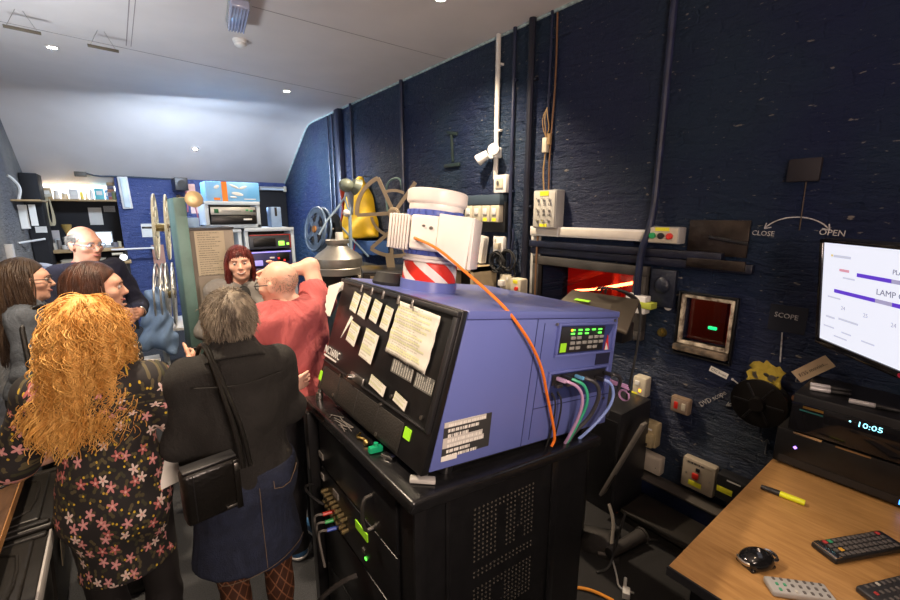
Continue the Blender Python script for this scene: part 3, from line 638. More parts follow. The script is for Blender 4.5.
# shelf bar + row of isolators
t = tag(MB().box((0, 0, .05), (.52, .085, .10), None, .006).build('switch_canopy', mat('slate blue paint', (.05, .075, .10), .45), None, WF(2.94, 2.005, 0)), 'slate-blue ledge box above the row of isolator switches', 'ledge')
tag(MB().box((0, 0, .02), (.54, .26, .04), None, .004).build('backing_board', BLACK, None, WF(2.94, 1.855, 0)), 'black board behind the row of isolator switches', 'board')
for i in range(4):
    t = thing('isolator_switch', ('isolator switch at the fan end of the ivory row', 'second isolator switch from the fan in the ivory row', 'isolator switch with a yellow label, second from the pipe end', 'isolator switch with a yellow label at the pipe end of the row')[i], 'switch', WF(3.09 - i * .116, 1.885, .04), 'row of ivory isolators')
    MB().box((0, 0, .03), (.108, .145, .06), None, .008).build('box', IVORY, t); MB().box((0, .02, .064), (.05, .055, .012), None, .004).build('rocker', WHITEP, t)
    if i > 1: MB().box((.0, -.05, .062), (.05, .028, .004)).build('label', YLABEL, t)
# grey nine-switch panel
t = thing('switch_box', 'grey box with nine toggle switches in three rows', 'switch box', WF(2.19, 1.92, 0))
MB().box((0, 0, .05), (.225, .285, .10), None, .01).build('box', GREYP, t); MB().box((0, 0, .102), (.205, .265, .006), None, .003).build('face_plate', mat('pale grey plate', (.50, .48, .42), .4), t)
for r in range(3):
    for c in range(3):
        k = MB().cyl((-.055 + c * .055, .07 - r * .08, .105), (-.055 + c * .055, .07 - r * .08, .110), .012, n=12).build('toggle', STEEL, t); MB().cyl((-.055 + c * .055, .07 - r * .08, .108), (-.055 + c * .055, .082 - r * .08, .130), .0045, .006, 10).build('lever', CHROME, k)
        if r < 2: MB().text(('1', '2', 'L3', 'P', '4B', 'NL')[r * 3 + c], .026, frame((-.055 + c * .055, .028 - r * .08, .106), (1, 0, 0), (0, 1, 0)), .0006, 'CENTER').build('marking', BLACK, t)
MB().box((0, .118, .107), (.085, .034, .003)).build('label', YLABEL, t); MB().box((0, -.12, .107), (.07, .022, .003)).build('label', YLABEL, t)
MB().tube([(-.03, .14, .02), (-.04, .4, .02), (-.02, .9, .01), (-.03, 1.38, .012)], .007, 8, 1).build('feed_cable', mat('rust brown flex', (.16, .08, .035), .6), t); MB().tube([(-.09, -.14, .05), (-.10, -.35, .05), (-.10, -.8, .045)], .009, 8).build('drop_cable', bpy.data.materials['rust brown flex'], t)
# white trunking
t = thing('cable_trunking', 'long white horizontal cable trunking above the projection port', 'trunking', WF(1.87, 1.752, 0))
MB().box((0, 0, .03), (.98, .072, .06), None, .004).build('trunk', WHITEP, t); MB().box((0, .0, .0615), (.965, .05, .005), None, .002).build('cover', mat('cream plastic', (.66, .62, .54), .4), t); MB().box((-.21, 0, .064), (.012, .075, .004)).build('joint', WHITEP, t)
# three-button control
t = thing('button_box', 'grey control box with green, black and red push buttons', 'control box', WF(1.275, 1.762, 0))
MB().box((0, 0, .045), (.20, .10, .09), None, .008).build('box', GREYP, t); MB().box((0, 0, .092), (.185, .088, .006), None, .003).build('plate', IVORY, t)
for i, m in enumerate((GREENP, BLACKP, REDP)): k = MB().cyl((-.055 + i * .052, -.004, .094), (-.055 + i * .052, -.004, .112), .0195, .0185, 24, .003).build('push_button', m, t); k['label'] = ('green', 'black', 'red')[i] + ' push button'
MB().box((.0, .036, .096), (.085, .022, .004)).build('label', YLABEL, t)
# taped white junction box at the end of the conduit
t = thing('cable_junction_box', 'white L-shaped box wrapped with yellow-green tape right of the red port', 'junction box', WF(1.372, 1.325, .04))
MB().box((0, -.01, .035), (.085, .115, .07), None, .006).build('box', WHITEP, t); MB().box((-.065, .03, .03), (.07, .045, .06), None, .006).build('arm', WHITEP, t); MB().box((.02, -.008, .037), (.13, .04, .078), None, .004).build('tape', mat('yellow green tape', (.42, .48, .06), .5), t)
tag(MB().sph((0, 0, .0), (.02, .02, .008)).cyl((0, 0, -.002), (0, 0, .004), .026).build('door_stop', WHITEP, None, WF(1.235, 1.315, .002)), 'small white round stud on the wall right of the taped box', 'stud')
tag(MB().cyl((0, 0, 0), (0, 0, .02), .03, .025).cyl((0, 0, .02), (0, 0, .035), .014).build('brass_disc', mat('dull brass', (.35, .26, .07), .4, .8, vary=.4), None, WF(1.255, 1.14, 0)), 'dull brass disc on the dark wall below the taped box', 'fitting')
# shiny dark metal plate + bar
t = thing('metal_plate', 'shiny dark metal plate at the end of the white trunking', 'plate', WF(1.0, 1.755, 0))
MB().box((0, 0, .008), (.31, .20, .016), None, .002).build('plate', mat('worn black steel', (.07, .055, .045), .34, .75, vary=.6, vscale=10, bump=.25, bscale=40), t); MB().box((.06, -.01, .022), (.20, .022, .02), rot('Z', -8), .004).build('catch_bar', BLACKM, t)
tag(MB().box((0, 0, .01), (.30, .055, .02), None, .004).build('steel_strip', bpy.data.materials['worn black steel'], None, WF(.98, 1.61, .045)), 'narrow dark metal strip under the shiny plate', 'strip')
# dark cover box on the left of the viewing port
tag(MB().box((0, 0, .02), (.16, .24, .04), None, .01).sph((0, .02, .045), (.05, .055, .02)).build('round_cover', mat('navy black cover', (.012, .016, .03), .4, bump=.3), None, WF(1.27, 1.43, 0)), 'navy bulging cover above the brass disc', 'cover')
# chalk lettering
def chalk(txt, y, z, size, label, ang=0, sx=1., m=None, cat='lettering'):
    M = WF(y, z, .004) @ Matrix.Rotation(math.radians(ang), 4, 'Z'); return tag(MB().text(txt, size, Matrix.Identity(4), .0012, 'CENTER', sx).build('wall_lettering', m or CHALK, None, M, False), label, cat)
chalk('CLOSE', .787, 1.778, .036, 'white hand-painted word CLOSE on the dark wall', -2, .95); chalk('OPEN', .510, 1.790, .040, 'white hand-painted word OPEN above the screen', -3, .95)
w = MB(); pts = [(.145 * math.cos(a), -.075 + .105 * math.sin(a) * 1.0, .003) for a in [math.radians(155 - 130 * i / 16) for i in range(17)]]; w.tube(pts, .0032, 6)
for e, f in ((pts[0], pts[2]), (pts[-1], pts[-3])):
    d = (V(e) - V(f)).normalized()
    for s_ in (-1, 1): q = rot('Z', 32 * s_) @ d; w.tube([V(e), V(e) - q * .03], .003, 6)

tag(w.build('painted_arrow', CHALK, None, WF(.652, 1.845, .0)), 'white painted double-headed arc arrow between CLOSE and OPEN', 'arrow')
chalk('SCOPE', .632, 1.358, .036, 'white hand-painted word SCOPE on a black patch', -2, .95)
tag(MB().box((0, 0, .001), (.16, .14, .002)).build('painted_patch', mat('black navy patch', (.006, .009, .020), .8), None, WF(.625, 1.355, 0)), 'black painted patch behind the word SCOPE', 'patch')
tag(MB().tube([(0, .075, .003), (.012, -.085, .003)], .0035, 6).build('painted_line', CHALK, None, WF(.637, 1.205, 0)), 'white painted line running down from SCOPE to the pulley', 'line')
chalk('DVD scope', .91, .795, .042, 'white hand-painted words DVD scope low on the wall', 46, .9)
w = MB(); w.tube([(-.05, -.02, .003), (.05, .02, .003)], .0035, 6).tube([(-.05, -.02, .003), (-.03, .0, .003)], .003, 6).tube([(-.05, -.02, .003), (-.025, -.022, .003)], .003, 6)
tag(w.build('painted_arrow', CHALK, None, WF(.805, .825, 0) @ Matrix.Rotation(.4, 4, 'Z')), 'small white painted arrow beside the words DVD scope', 'arrow')
w = MB(); w.tube([(0, .0, .003), (.10, -.05, .003)], .004, 6); w.sph((0, 0, .003), .008, 8); tag(w.build('painted_arrow', CHALK, None, WF(.83, .955, 0)), 'short white painted stroke below the viewing port, right of the small tag', 'arrow')
w = MB(); w.tube([(.0, .05, .003), (.0, -.04, .003)], .003, 6).tube([(.0, .05, .003), (.012, .03, .003)], .003, 6).tube([(.0, .05, .003), (-.012, .03, .003)], .003, 6); tag(w.build('painted_arrow', mat('faint chalk', (.20, .20, .22), .8), None, WF(.625, .62, 0)), 'faint upward arrow painted below the pulley', 'arrow')
# paper tags
TAG = mat('buff paper tag', (.50, .36, .22), .7)
def paper_tag(txt, y, z, wd, h, ang, label, size, off=.002, m=TAG):
    t = thing('paper_tag', label, 'tag', WF(y, z, off) @ Matrix.Rotation(math.radians(ang), 4, 'Z')); MB().box((0, 0, 0), (wd, h, .002)).build('card', m, t); MB().text(txt, size, frame((0, -size * .35, .0015), (1, 0, 0), (0, 1, 0)), .0005, 'CENTER').build('writing', BLACK, t); return t
t = paper_tag('F/35 movies...', .468, 1.155, .165, .062, 46, 'buff luggage tag hanging above the black set-top box', .024, .12); MB().tube([(-.08, 0, 0), (-.11, -.02, -.03), (-.12, -.04, -.10)], .002, 6).build('string', CHALK, t)
paper_tag('CTC Scope', .905, .975, .10, .034, -14, 'small cream tag under the cream viewing port', .018, .002, PAPER)
# pulley / motor with yellow cloth
t = thing('pulley_motor', 'dark round pulley motor bracketed to the wall beside the table', 'motor', WF(.665, .90, 0))
Rz = Matrix.Identity(4)
MB().lathe([(.05, .0), (.06, .03), (.125, .045), (.13, .05), (.13, .062), (.112, .07), (.112, .09), (.13, .098), (.13, .112), (.10, .118), (.04, .12), (.035, .15), (.0, .15)], 40).build('pulley', mat('dark oily steel', (.016, .014, .013), .35, .5, vary=.4), t)
for a in range(6): MB().box((.07 * math.cos(a * 1.047), .07 * math.sin(a * 1.047), .12), (.09, .012, .008), rot('Z', a * 60), .002).build('spoke', BLACKM, t)
MB().box((0, .06, .04), (.12, .20, .06), None, .008).build('bracket', BLACKM, t)
for s_ in (-1, 1): MB().cyl((s_ * .035, .145, .07), (s_ * .035, .145, .085), .018, n=12).build('bolt', STEEL, t)
MB().cyl((.13, .05, .03), (.20, .09, .05), .02).build('arm', mat('rusty steel', (.22, .10, .05), .6, .3), t)
w = MB(); g = []
for i in range(9):
    for j in range(6): g.append((-.075 + .15 * i / 8 + .01 * math.sin(j * 2), .10 + .12 * j / 5 * (1 - .25 * abs(i - 4) / 4) + .012 * math.sin(i * 2.1 + j), .095 + .014 * math.sin(i * 1.7 + j * 1.3) - .05 * j / 5))
fs = [(i * 6 + j, i * 6 + j + 1, i * 6 + j + 7, i * 6 + j + 6) for i in range(8) for j in range(5)]
o = w.raw(g, fs).build('cleaning_cloth', mat('yellow duster', (.30, .22, .02), .85, bump=.3), None, WF(.665, .90, 0), ang=0); md = o.modifiers.new('s', 'SOLIDIFY'); md.thickness = .004; tag(o, 'crumpled yellow duster tucked over the pulley motor', 'cloth')
# lower sockets and switches
def sw(name, y, z, wd, h, dp, label, m, extras=(), cat='switch', off=0., ang=0):
    t = thing(name, label, cat, WF(y, z, off) @ Matrix.Rotation(math.radians(ang), 4, 'Z')); MB().box((0, 0, dp / 2), (wd, h, dp), None, min(.012, wd * .12)).build('box', m, t)
    for n_, c, d, mm in extras: MB().box((c[0], c[1], dp + c[2]), d, None, .002).build(n_, mm, t)
    return t
sw('cooker_switch', 1.08, .71, .115, .105, .05, 'greyish double switch with a red rocker on the dark wall', mat('dirty grey plastic', (.28, .20, .13), .4), (('rocker', (-.02, 0, .003), (.022, .045, .012), REDP), ('rocker', (.025, 0, .003), (.022, .045, .012), IVORY), ('plate', (0, 0, .0), (.095, .085, .004), mat('tan plate', (.34, .26, .19), .35))))
sw('light_switch_box', 1.335, .755, .09, .14, .08, 'ivory switch box with glowing orange neon and yellow label', IVORY, (('neon', (.01, -.02, .002), (.016, .02, .008), emis('orange neon', (1, .4, .03), 2.)), ('label', (-.025, -.055, .001), (.04, .028, .003), YLABEL), ('rocker', (-.01, .03, .004), (.03, .03, .01), WHITEP)))
t = sw('plug_adapter', 1.235, .45, .09, .17, .075, 'ivory power adapter plugged in above the white double socket', mat('yellowed plastic', (.44, .36, .20), .45), (('label', (.0, .04, .001), (.03, .012, .002), PAPER),), 'adapter'); MB().box((.0, -.03, .085), (.07, .09, .05), None, .008).build('body', bpy.data.materials['yellowed plastic'], t); MB().box((-.01, -.055, .112), (.04, .02, .006), None, .002).build('slot', BLACKP, t)
sw('wall_socket', 1.225, .245, .16, .125, .07, 'white double wall socket resting on the grey batten', mat('white socket', (.50, .44, .35), .4), (('screw', (-.05, -.01, .001), (.008, .008, .003), BLACKP), ('screw', (.05, -.01, .001), (.008, .008, .003), BLACKP), ('print', (-.03, .04, .0005), (.05, .012, .001), STEEL), ('plate', (0, 0, .0), (.145, .11, .004), mat('white socket plate', (.52, .46, .37), .4))), 'socket')
t = sw('fused_switch', .925, .30, .19, .20, .06, 'square ivory fused switch with red rocker and yellow sticker', mat('ivory fused plate', (.42, .36, .27), .4), (('rocker', (-.01, .0, .006), (.035, .035, .016), REDP), ('button', (.0, .045, .003), (.022, .022, .012), BLACKP), ('label', (-.01, -.055, .001), (.075, .032, .002), YLABEL), ('screw', (-.065, .0, .001), (.01, .01, .003), STEEL), ('screw', (.07, .0, .001), (.01, .01, .003), STEEL)))
MB().box((0, .078, .0608), (.15, .014, .001)).build('print_line', mat_print('tiny dark print', (.38, .32, .24), (.03, .03, .03), 1, None, .9), t, None, False)
sw('black_relay_box', .735, .32, .16, .16, .09, 'black box with a yellow-green sticker beside the fused switch', BLACKP, (('label', (-.03, -.01, .001), (.08, .035, .002), YLABEL), ('label', (.01, .06, .001), (.07, .008, .002), PAPER)), 'box')
# sockets and cable coil behind the projector
sw('wall_socket', 2.74, 1.615, .13, .15, .05, 'white socket plate below the isolator row, left of the thick black pipe', WHITEP, (('plug', (.02, -.01, .02), (.05, .055, .045), IVORY), ('rocker', (-.03, .04, .003), (.018, .026, .008), IVORY)), 'socket')
sw('wall_socket', 2.62, 1.30, .14, .13, .07, 'white socket box under the black cable coil', IVORY, (('rocker', (.03, .03, .003), (.018, .026, .008), WHITEP), ('plug', (-.02, -.01, .02), (.055, .05, .04), WHITEP)), 'socket')
t = sw('isolator_box', 2.42, 1.295, .12, .13, .09, 'grey box with yellow label and red button beside the cable coil', IVORY, (('label', (0, .04, .001), (.05, .03, .002), YLABEL),), 'switch box', .06); MB().cyl((.02, -.015, .09), (.02, -.015, .108), .016).build('push_button', REDP, t)
w = MB()
for i in range(9):
    r = .075 + .006 * (i % 4); ph = i * .7; w.tube([((-.02 if i < 5 else .10) + r * math.cos(a + ph) * 1.0, r * 1.0 * math.sin(a + ph) + .006 * i, .05 + .010 * (i % 5) + .006 * math.sin(3 * a)) for a in [2 * math.pi * k / 20 for k in range(21)]], .0065, 7)
w.tube([(.04, .05, .05), (.05, -.05, .06), (.03, -.13, .06), (.02, -.19, .05)], .006, 7, 2).tube([(.16, .02, .05), (.19, -.12, .05), (.18, -.2, .05)], .006, 7, 2)
tag(w.build('cable_coil', RUBBER, None, WF(2.70, 1.45, 0)), 'black coiled cable hanging on the wall behind the fan', 'cable')
tag(MB().tube([(0, .1, .05), (.02, 0, .06), (-.01, -.12, .06), (.01, -.3, .05)], .011, 8, 2).build('hanging_cable', NAVYP, None, WF(2.56, 1.66, 0)), 'thick dark cable dropping beside the white socket', 'cable')
t = tag(MB().box((0, 0, .01), (.09, .52, .02), None, .003).build('white_upright', mat('white painted wood', (.55, .54, .50), .6, vary=.3, bump=.2), None, WF(2.335, 1.45, 0)), 'white painted upright at the near side of the thick black pipe', 'upright')
t = thing('booklet_stack', 'bundle of white leaflets hanging right of the white fan', 'papers', WF(2.98, 1.57, .02) @ Matrix.Rotation(math.radians(-8), 4, 'Z'))
for i in range(9): MB().box((.004 * (i % 3), -.004 * (i % 2), .006 + i * .008), (.16, .24, .004), rot('Z', RND.uniform(-4, 4))).build('leaflet', mat('leaflet', (.70, .68, .63), .6) if i == 0 else bpy.data.materials['leaflet'], t)
# hidden rack framework behind the fan
t = thing('wooden_shelf_frame', 'dark shelving with pale timber upright behind the fan', 'shelf', (2.45, 3.05, 0))
MB().bb((-.03, -.25, 0), (.25, -.21, 1.42)).build('upright', mat('pale timber', (.45, .36, .22), .6), t); MB().bb((-.03, .20, 0), (.25, .24, 1.42)).build('upright', bpy.data.materials['pale timber'], t); MB().bb((-.03, -.25, 1.38), (.25, .24, 1.42)).build('shelf', bpy.data.materials['pale timber'], t); MB().bb((.2, -.21, .4), (.24, .2, 1.38)).build('back_panel', BLACK, t)
# wall scar: torch-like bracket up the wall
t = thing('old_wall_bracket', 'rusty green T-shaped bracket remains on the teal wall', 'bracket', WF(3.45, 2.45, 0))
MB().box((0, .06, .012), (.03, .26, .02), rot('Z', 5), .006).build('stem', mat('verdigris iron', (.012, .024, .022), .5, vary=.5), t); MB().box((.0, -.10, .014), (.24, .035, .028), None, .006).build('crossbar', bpy.data.materials['verdigris iron'], t); MB().box((-.0, .2, .012), (.16, .03, .02), rot('Z', -12), .005).build('hook', bpy.data.materials['verdigris iron'], t)
tag(MB().box((0, 0, .015), (.13, .11, .03), None, .006).build('wall_patch_box', mat('brown black patch', (.007, .005, .009), .7), None, WF(.652, 2.10, 0)), 'faint brown-black plate high on the wall above the arc arrow', 'plate')
tag(MB().tube([(0, 0, .006), (.005, -.25, .006)], .003, 6).build('thin_wire', mat('ochre wire', (.05, .03, .018), .6), None, WF(.64, 2.06, 0)), 'thin ochre wire trailing down from the brown-black plate', 'wire')
# ------------------------------------------------------------------ digital projector on its pedestal
TH = math.radians(8.3)
PM = frame((.657, .95, 1.127), (math.cos(TH), 0, -math.sin(TH)), (0, 1, 0))
BLUE = mat('periwinkle blue enamel', (.115, .145, .40), .36, vary=.05, vscale=3, bump=.02, bscale=400, coat=.15)
BLUED = mat('blue groove', (.02, .03, .12), .5)
W_ = .83
pr = thing('digital_projector', 'big blue and black digital cinema projector tilted down towards the red port', 'projector', PM)
def prof(poly, y0, y1): # polygon in (u, w), extruded along v
    return [V((p[0], y0, p[1])) for p in poly], [V((p[0], y1, p[1])) for p in poly]
def slab(mb, poly, y0, y1, bev=0):
    return mb.prism([(p[0], p[1]) for p in poly], -y1, -y0, Matrix(((1, 0, 0, 0), (0, 0, -1, 0), (0, 1, 0, 0), (0, 0, 0, 1))), bev)
slab(MB(), [(-.004, .0), (.074, .470), (.923, .470), (.951, .0)], 0, W_, .004).build('casing', BLUE, pr)
slab(MB(), [(.072, .4725), (.078, .498), (.921, .498), (.923, .4725)], -.004, W_ + .004, .003).build('lid', BLUE, pr)
slab(MB(), [(-.036, -.004), (.052, .498), (.074, .498), (-.008, -.004)], -.003, W_ + .003, .004).build('rear_panel', BLACKM, pr)
def RF(v, w, off=0.): # frame on the leaning rear face: x towards the camera end, y up
    return frame(V((-.035 + .087 * w / .496, v, w)) + V((-.985, 0, .173)) * off, (0, -1, 0), (.087, 0, .496))
def SF(u, w, off=0.): return frame((u, -off, w), (1, 0, 0), (0, 0, 1))
# rear: lip, door outline, mesh grille, latch, screws, lamp tags, name
w = MB()
for (v0, w0, v1, w1) in ((W_ - .01, .128, .01, .132), (W_ - .01, .118, .01, .121)): c = RF((v0 + v1) / 2, (w0 + w1) / 2, .002); w.box((0, 0, 0), (.001,) * 3)
w = MB(); M = RF(W_ / 2, .125, .004)
def rbox(w, M, d, bev=0):
    mb2 = bmesh.ops.create_cube(w.bm, size=1, matrix=M @ Matrix.Diagonal((d[0], d[1], d[2], 1))); w._bev(mb2['verts'], bev)
rbox(w, M, (W_ - .01, .006, .010), .002); rbox(w, RF(W_ / 2, .485, .008), (W_, .016, .018), .003); rbox(w, RF(.012, .3, .006), (.02, .36, .014), .003)
w.build('rear_trim', BLACKP, pr)
w = MB(); rbox(w, RF(.47, .055, .001), (.66, .098, .004), .002)
for i in range(5): rbox(w, RF(.80 - i * .165, .055, .003), (.008, .098, .004), .001)
GRILL = mat('black mesh grille', (.022, .02, .018), .5); nt = GRILL.node_tree; vo = nt.nodes.new('ShaderNodeTexVoronoi'); vo.inputs['Scale'].default_value = 130; tcx = nt.nodes.new('ShaderNodeTexCoord'); nt.links.new(tcx.outputs['Object'], vo.inputs['Vector']); bpn = nt.nodes.new('ShaderNodeBump'); bpn.inputs['Strength'].default_value = .8; nt.links.new(vo.outputs['Distance'], bpn.inputs['Height']); nt.links.new(bpn.outputs['Normal'], nt.nodes['Principled BSDF'].inputs['Normal'])
w.build('grille', GRILL, pr)
for (v, ww) in ((.64, .11), (.30, .108), (.66, .02), (.28, .01), (.245, .155), (.205, .16), (.06, .152)): MB().cyl(RF(v, ww, 0) @ V((0, 0, 0)), RF(v, ww, 0) @ V((0, 0, .006)), .007, n=12).build('screw', STEEL, pr)
l_ = MB(); rbox(l_, RF(.495, .140, .006), (.11, .03, .012), .004); l_ = l_.build('latch', STEEL, pr); MB().cyl(RF(.53, .14, 0) @ V((0, -.004, .01)), RF(.53, .14, 0) @ V((0, -.004, .03)), .012, .010, 14).build('latch_knob', CHROME, l_)
for q_, d_ in (((.815, .055, .003), (.032, .04, .004)), ((.108, .082, .003), (.035, .035, .004))): w = MB(); rbox(w, RF(*q_), d_); w.build('status_label', GLABEL, pr)
MB().text('NC1600C', .046, RF(.845, .158, .003), .001, sx=.82).build('model_lettering', WHITEP, pr); w = MB(); rbox(w, RF(.775, .146, .002), (.13, .007, .002)); w.build('model_underline', WHITEP, pr)
PRN = mat_print('printed grey notice', (.10, .10, .095), (.45, .44, .40), 9); w = MB(); rbox(w, RF(.225, .255, .002), (.13, .05, .002)); w.build('notice', PRN, pr); w = MB(); rbox(w, RF(.09, .25, .002), (.10, .05, .002)); w.build('notice', PRN, pr)
# side: grooves, recess with keys, connector bay, rating plate
w = MB(); w.bb((.40, -.0012, .0), (.403, .001, .47)).bb((.44, -.0015, .02), (.4425, .001, .455)).bb((.44, -.0015, .135), (.935, .001, .138)); w.build('panel_gap', BLUED, pr)
w = MB(); slab(w, [(.525, .335), (.528, .445), (.895, .445), (.862, .395), (.855, .335)], -.003, .0); w.build('control_recess', mat('deep blue recess', (.03, .045, .17), .4), pr)
w = MB()
for a, b in (((.515, .325), (.905, .335)), ((.515, .335), (.527, .455)), ((.527, .445), (.905, .455)), ((.893, .335), (.905, .445))): w.bb((a[0], -.012, a[1]), (b[0], .001, b[1]), .003)
w.build('control_bezel', BLUE, pr)
cp = MB().box((.675, -.006, .39), (.285, .008, .100), None, .002).build('key_panel', BLACKP, pr)
w = MB(); LEDG = emis('green led', (.12, 1., .08), 1.6)
for r in range(2):
    for c in range(5):
        if RND.random() < .85: w.box((.60 + c * .045, -.011, .428 - r * .014), (.022, .003, .006))
w.build('status_light', LEDG, cp); MB().box((.592, -.011, .428), (.010, .003, .008)).build('warning_light', emis('amber led', (1, .35, .02), 1.5), cp)
w = MB()
for r in range(3):
    for c in range(6):
        if not (r == 2 and c in (2, 5)) and not (r == 0 and c == 2): w.box((.605 + c * .038, -.012, .398 - r * .020), (.026, .005, .012), None, .001)
w.build('keypad', mat('grey key', (.30, .30, .28), .4), cp); MB().box((.552, -.011, .362), (.034, .003, .034)).build('key_label', GLABEL, cp)
w = MB(); w.prism([(0, 0), (.030, .0), (.010, .062)], 0, .003, SF(.842, .338, .004)); w.build('warning_sticker', REDP, pr); w = MB(); w.prism([(.0, 0), (.024, .0), (.004, .030)], .0031, .004, SF(.842, .338, .004)); w.build('sticker_print', WHITEP, pr)
slab(MB(), [(.51, .155), (.513, .262), (.885, .262), (.88, .155)], -.002, .0).build('connector_bay', mat('blue shade bay', (.02, .03, .11), .5), pr)
w = MB()
for a, b in (((.50, .262), (.895, .272)), ((.50, .145), (.51, .262)), ((.885, .145), (.895, .262))): w.bb((a[0], -.010, a[1]), (b[0], .001, b[1]), .003)
w.build('bay_bezel', BLUE, pr); MB().box((.70, -.004, .236), (.35, .006, .040), None, .002).build('connector_strip', BLACKP, pr)
for u in (.56, .62, .685, .78): MB().box((u, -.012, .215), (.035, .016, .014), None, .003).build('port_socket', STEEL, pr)
for u, ww in ((.507, .45), (.895, .46), (.9, .12), (.90, .03), (.51, .24), (.5, .19)): MB().cyl((u, 0, ww), (u, -.006, ww), .006, n=10).build('screw', STEEL, pr)
MB().box((.845, -.002, .300), (.10, .002, .05)).build('dark_label', mat('dark blue notice', (.015, .018, .05), .5), pr)
RAT = mat_print('rating plate white print', (.03, .03, .03), (.72, .70, .64), 7, (.50, .48, .44), .62); MB().box((0, 0, 0), (.198, .118, .003), None, .001).build('rating_plate', RAT, pr, SF(.134, .096, .001) @ Matrix.Rotation(math.radians(1.5), 4, 'Z'), False); MB().box((.065, -.0035, .036), (.062, .002, .016)).build('serial_label', PAPER, pr)
for v in (.05, W_ - .05):
    for u in (.10, .87):
        MB().cyl((u, v, -.06), (u, v, .0), .022, .028, 16).build('foot', BLACKM, pr)
w = MB(); slab(w, [(.06, -.03), (.06, -.001), (.90, -.001), (.90, -.03)], .04, W_ - .04); w.build('underside', BLACK, pr)
MB().cyl((.95, .42, .30), (1.06, .42, .30), .085, .10, 32, .004).build('lens', BLACKP, pr)
# papers on the black rear
def rpaper(v, ww, a, b, ang, label, m, off=.012, name='paper_note'):
    M = PM @ RF(v, ww, off) @ Matrix.Rotation(math.radians(ang), 4, 'Z')
    return tag(MB().box((0, 0, 0), (a, b, .0015)).build(name, m, None, M, False), label, 'paper')
PB = mat_print('large running sheet', (.66, .64, .57), (.45, .43, .38), 22, (.60, .62, .35)); PS = mat_print('small cue slip', (.68, .66, .59), (.45, .44, .39), 9, (.58, .60, .36))
o = MB(); N_ = 14; g = []
for i in range(N_ + 1):
    for j in range(N_ + 1): g.append((-.126 + .252 * i / N_, -.094 + .188 * j / N_, .0022 * math.sin(i * 1.1 + .4 * j) * (1 if 1 < i < 13 else .4) + .0015 * math.sin(j * 1.4)))
o = o.raw(g, [(i * 15 + j, (i + 1) * 15 + j, (i + 1) * 15 + j + 1, i * 15 + j + 1) for i in range(N_) for j in range(N_)]).build('running_sheet', PB, None, PM @ RF(.207, .376, .012) @ Matrix.Rotation(math.radians(-2), 4, 'Z'), ang=0)
md = o.modifiers.new('s', 'SOLIDIFY'); md.thickness = .0012; tag(o, 'large creased sheet with green highlighting taped to the projector back', 'paper')
for v, ww, a, b, ang, lab in ((.655, .412, .062, .078, -8, 'cue slip in the top row, farthest from the large sheet'), (.572, .411, .066, .092, -8, 'cue slip in the top row, second from the bundle of notes'), (.475, .408, .062, .082, -8, 'cue slip in the top row, third from the bundle of notes'), (.385, .398, .058, .086, -6, 'cue slip in the top row right next to the large sheet'), (.607, .292, .082, .086, -8, 'cue slip in the lower row, beside the white triangle of paper'), (.462, .277, .104, .112, -5, 'highlighted cue slip in the lower row, largest of the slips'), (.335, .165, .112, .038, -6, 'white sticker with green mark beside the metal latch'), (.178, .163, .078, .033, -8, 'small printed sticker low on the projector back near the corner')):
    rpaper(v, ww, a, b, ang, lab, PS)
tag(MB().prism([(-.03, -.055), (.036, .045), (.012, .05)], 0, .002).build('paper_note', PAPER, None, PM @ RF(.675, .305, .010)), 'thin white triangle of paper under the first cue slip', 'paper')
t = thing('note_bundle', 'fanned bundle of white notes clipped at the far top corner of the projector', 'papers', PM @ RF(.80, .462, .014))
for i in range(12): a = math.radians(196 + i * 6); M = Matrix.Translation((.0, 0, .0022 * i)) @ Matrix.Rotation(a, 4, 'Z'); o = MB().box((.075, 0, 0), (.15 - .008 * (i % 3), .040, .0012)).build('note', PAPER, t, M, False)
for i in range(5): w = MB(); rbox(w, RF(.62 - i * .09 - (.02 if i > 2 else 0), .475, .017), (.010, .03, .006), .001); tag(w.build('bulldog_clip', STEEL, None, PM), ('metal clip on the black top edge nearest the bundle of notes', 'second metal clip along the top edge from the bundle of notes', 'middle metal clip on the black top edge', 'metal clip on the top edge just left of the large sheet', 'metal clip on the top edge above the corner of the large sheet')[i], 'clip', 'clips along the projector edge')
tag(MB().lathe([(0, 0), (.062, .0), (.066, .012), (.055, .035), (.05, .05), (.0, .052)], 28).build('rubber_puck', RUBBER, None, PM @ Matrix.Translation((.155, .63, .499))), 'round black rubber puck on top of the projector', 'puck')
# ---------------------------------------------------------------- extractor fan
FW = mat('white fan plastic', (.78, .74, .70), .38, vary=.04); FB = mat('fan clamp blue', (.07, .11, .42), .4)
FM = PM @ Matrix.Translation((.275, .50, .499)) @ Matrix.Rotation(math.radians(-52), 4, 'Z') @ Matrix.Diagonal((1, 1, .87, 1))
fan = thing('extractor_fan', 'white inline extractor fan standing on the blue projector', 'fan', FM)
TAPE = mat('red and white hazard tape', (.7, .7, .7), .4, vary=0); nt = TAPE.node_tree; b_ = nt.nodes['Principled BSDF']; tcx = nt.nodes.new('ShaderNodeTexCoord'); sxx = nt.nodes.new('ShaderNodeSeparateXYZ'); nt.links.new(tcx.outputs['Object'], sxx.inputs[0])
at = nt.nodes.new('ShaderNodeMath'); at.operation = 'ARCTAN2'; nt.links.new(sxx.outputs[1], at.inputs[0]); nt.links.new(sxx.outputs[0], at.inputs[1])
m1 = nt.nodes.new('ShaderNodeMath'); m1.operation = 'MULTIPLY_ADD'; m1.inputs[1].default_value = .8; nt.links.new(at.outputs[0], m1.inputs[0]); zz = nt.nodes.new('ShaderNodeMath'); zz.operation = 'MULTIPLY'; zz.inputs[1].default_value = 9.; nt.links.new(sxx.outputs[2], zz.inputs[0]); nt.links.new(zz.outputs[0], m1.inputs[2])
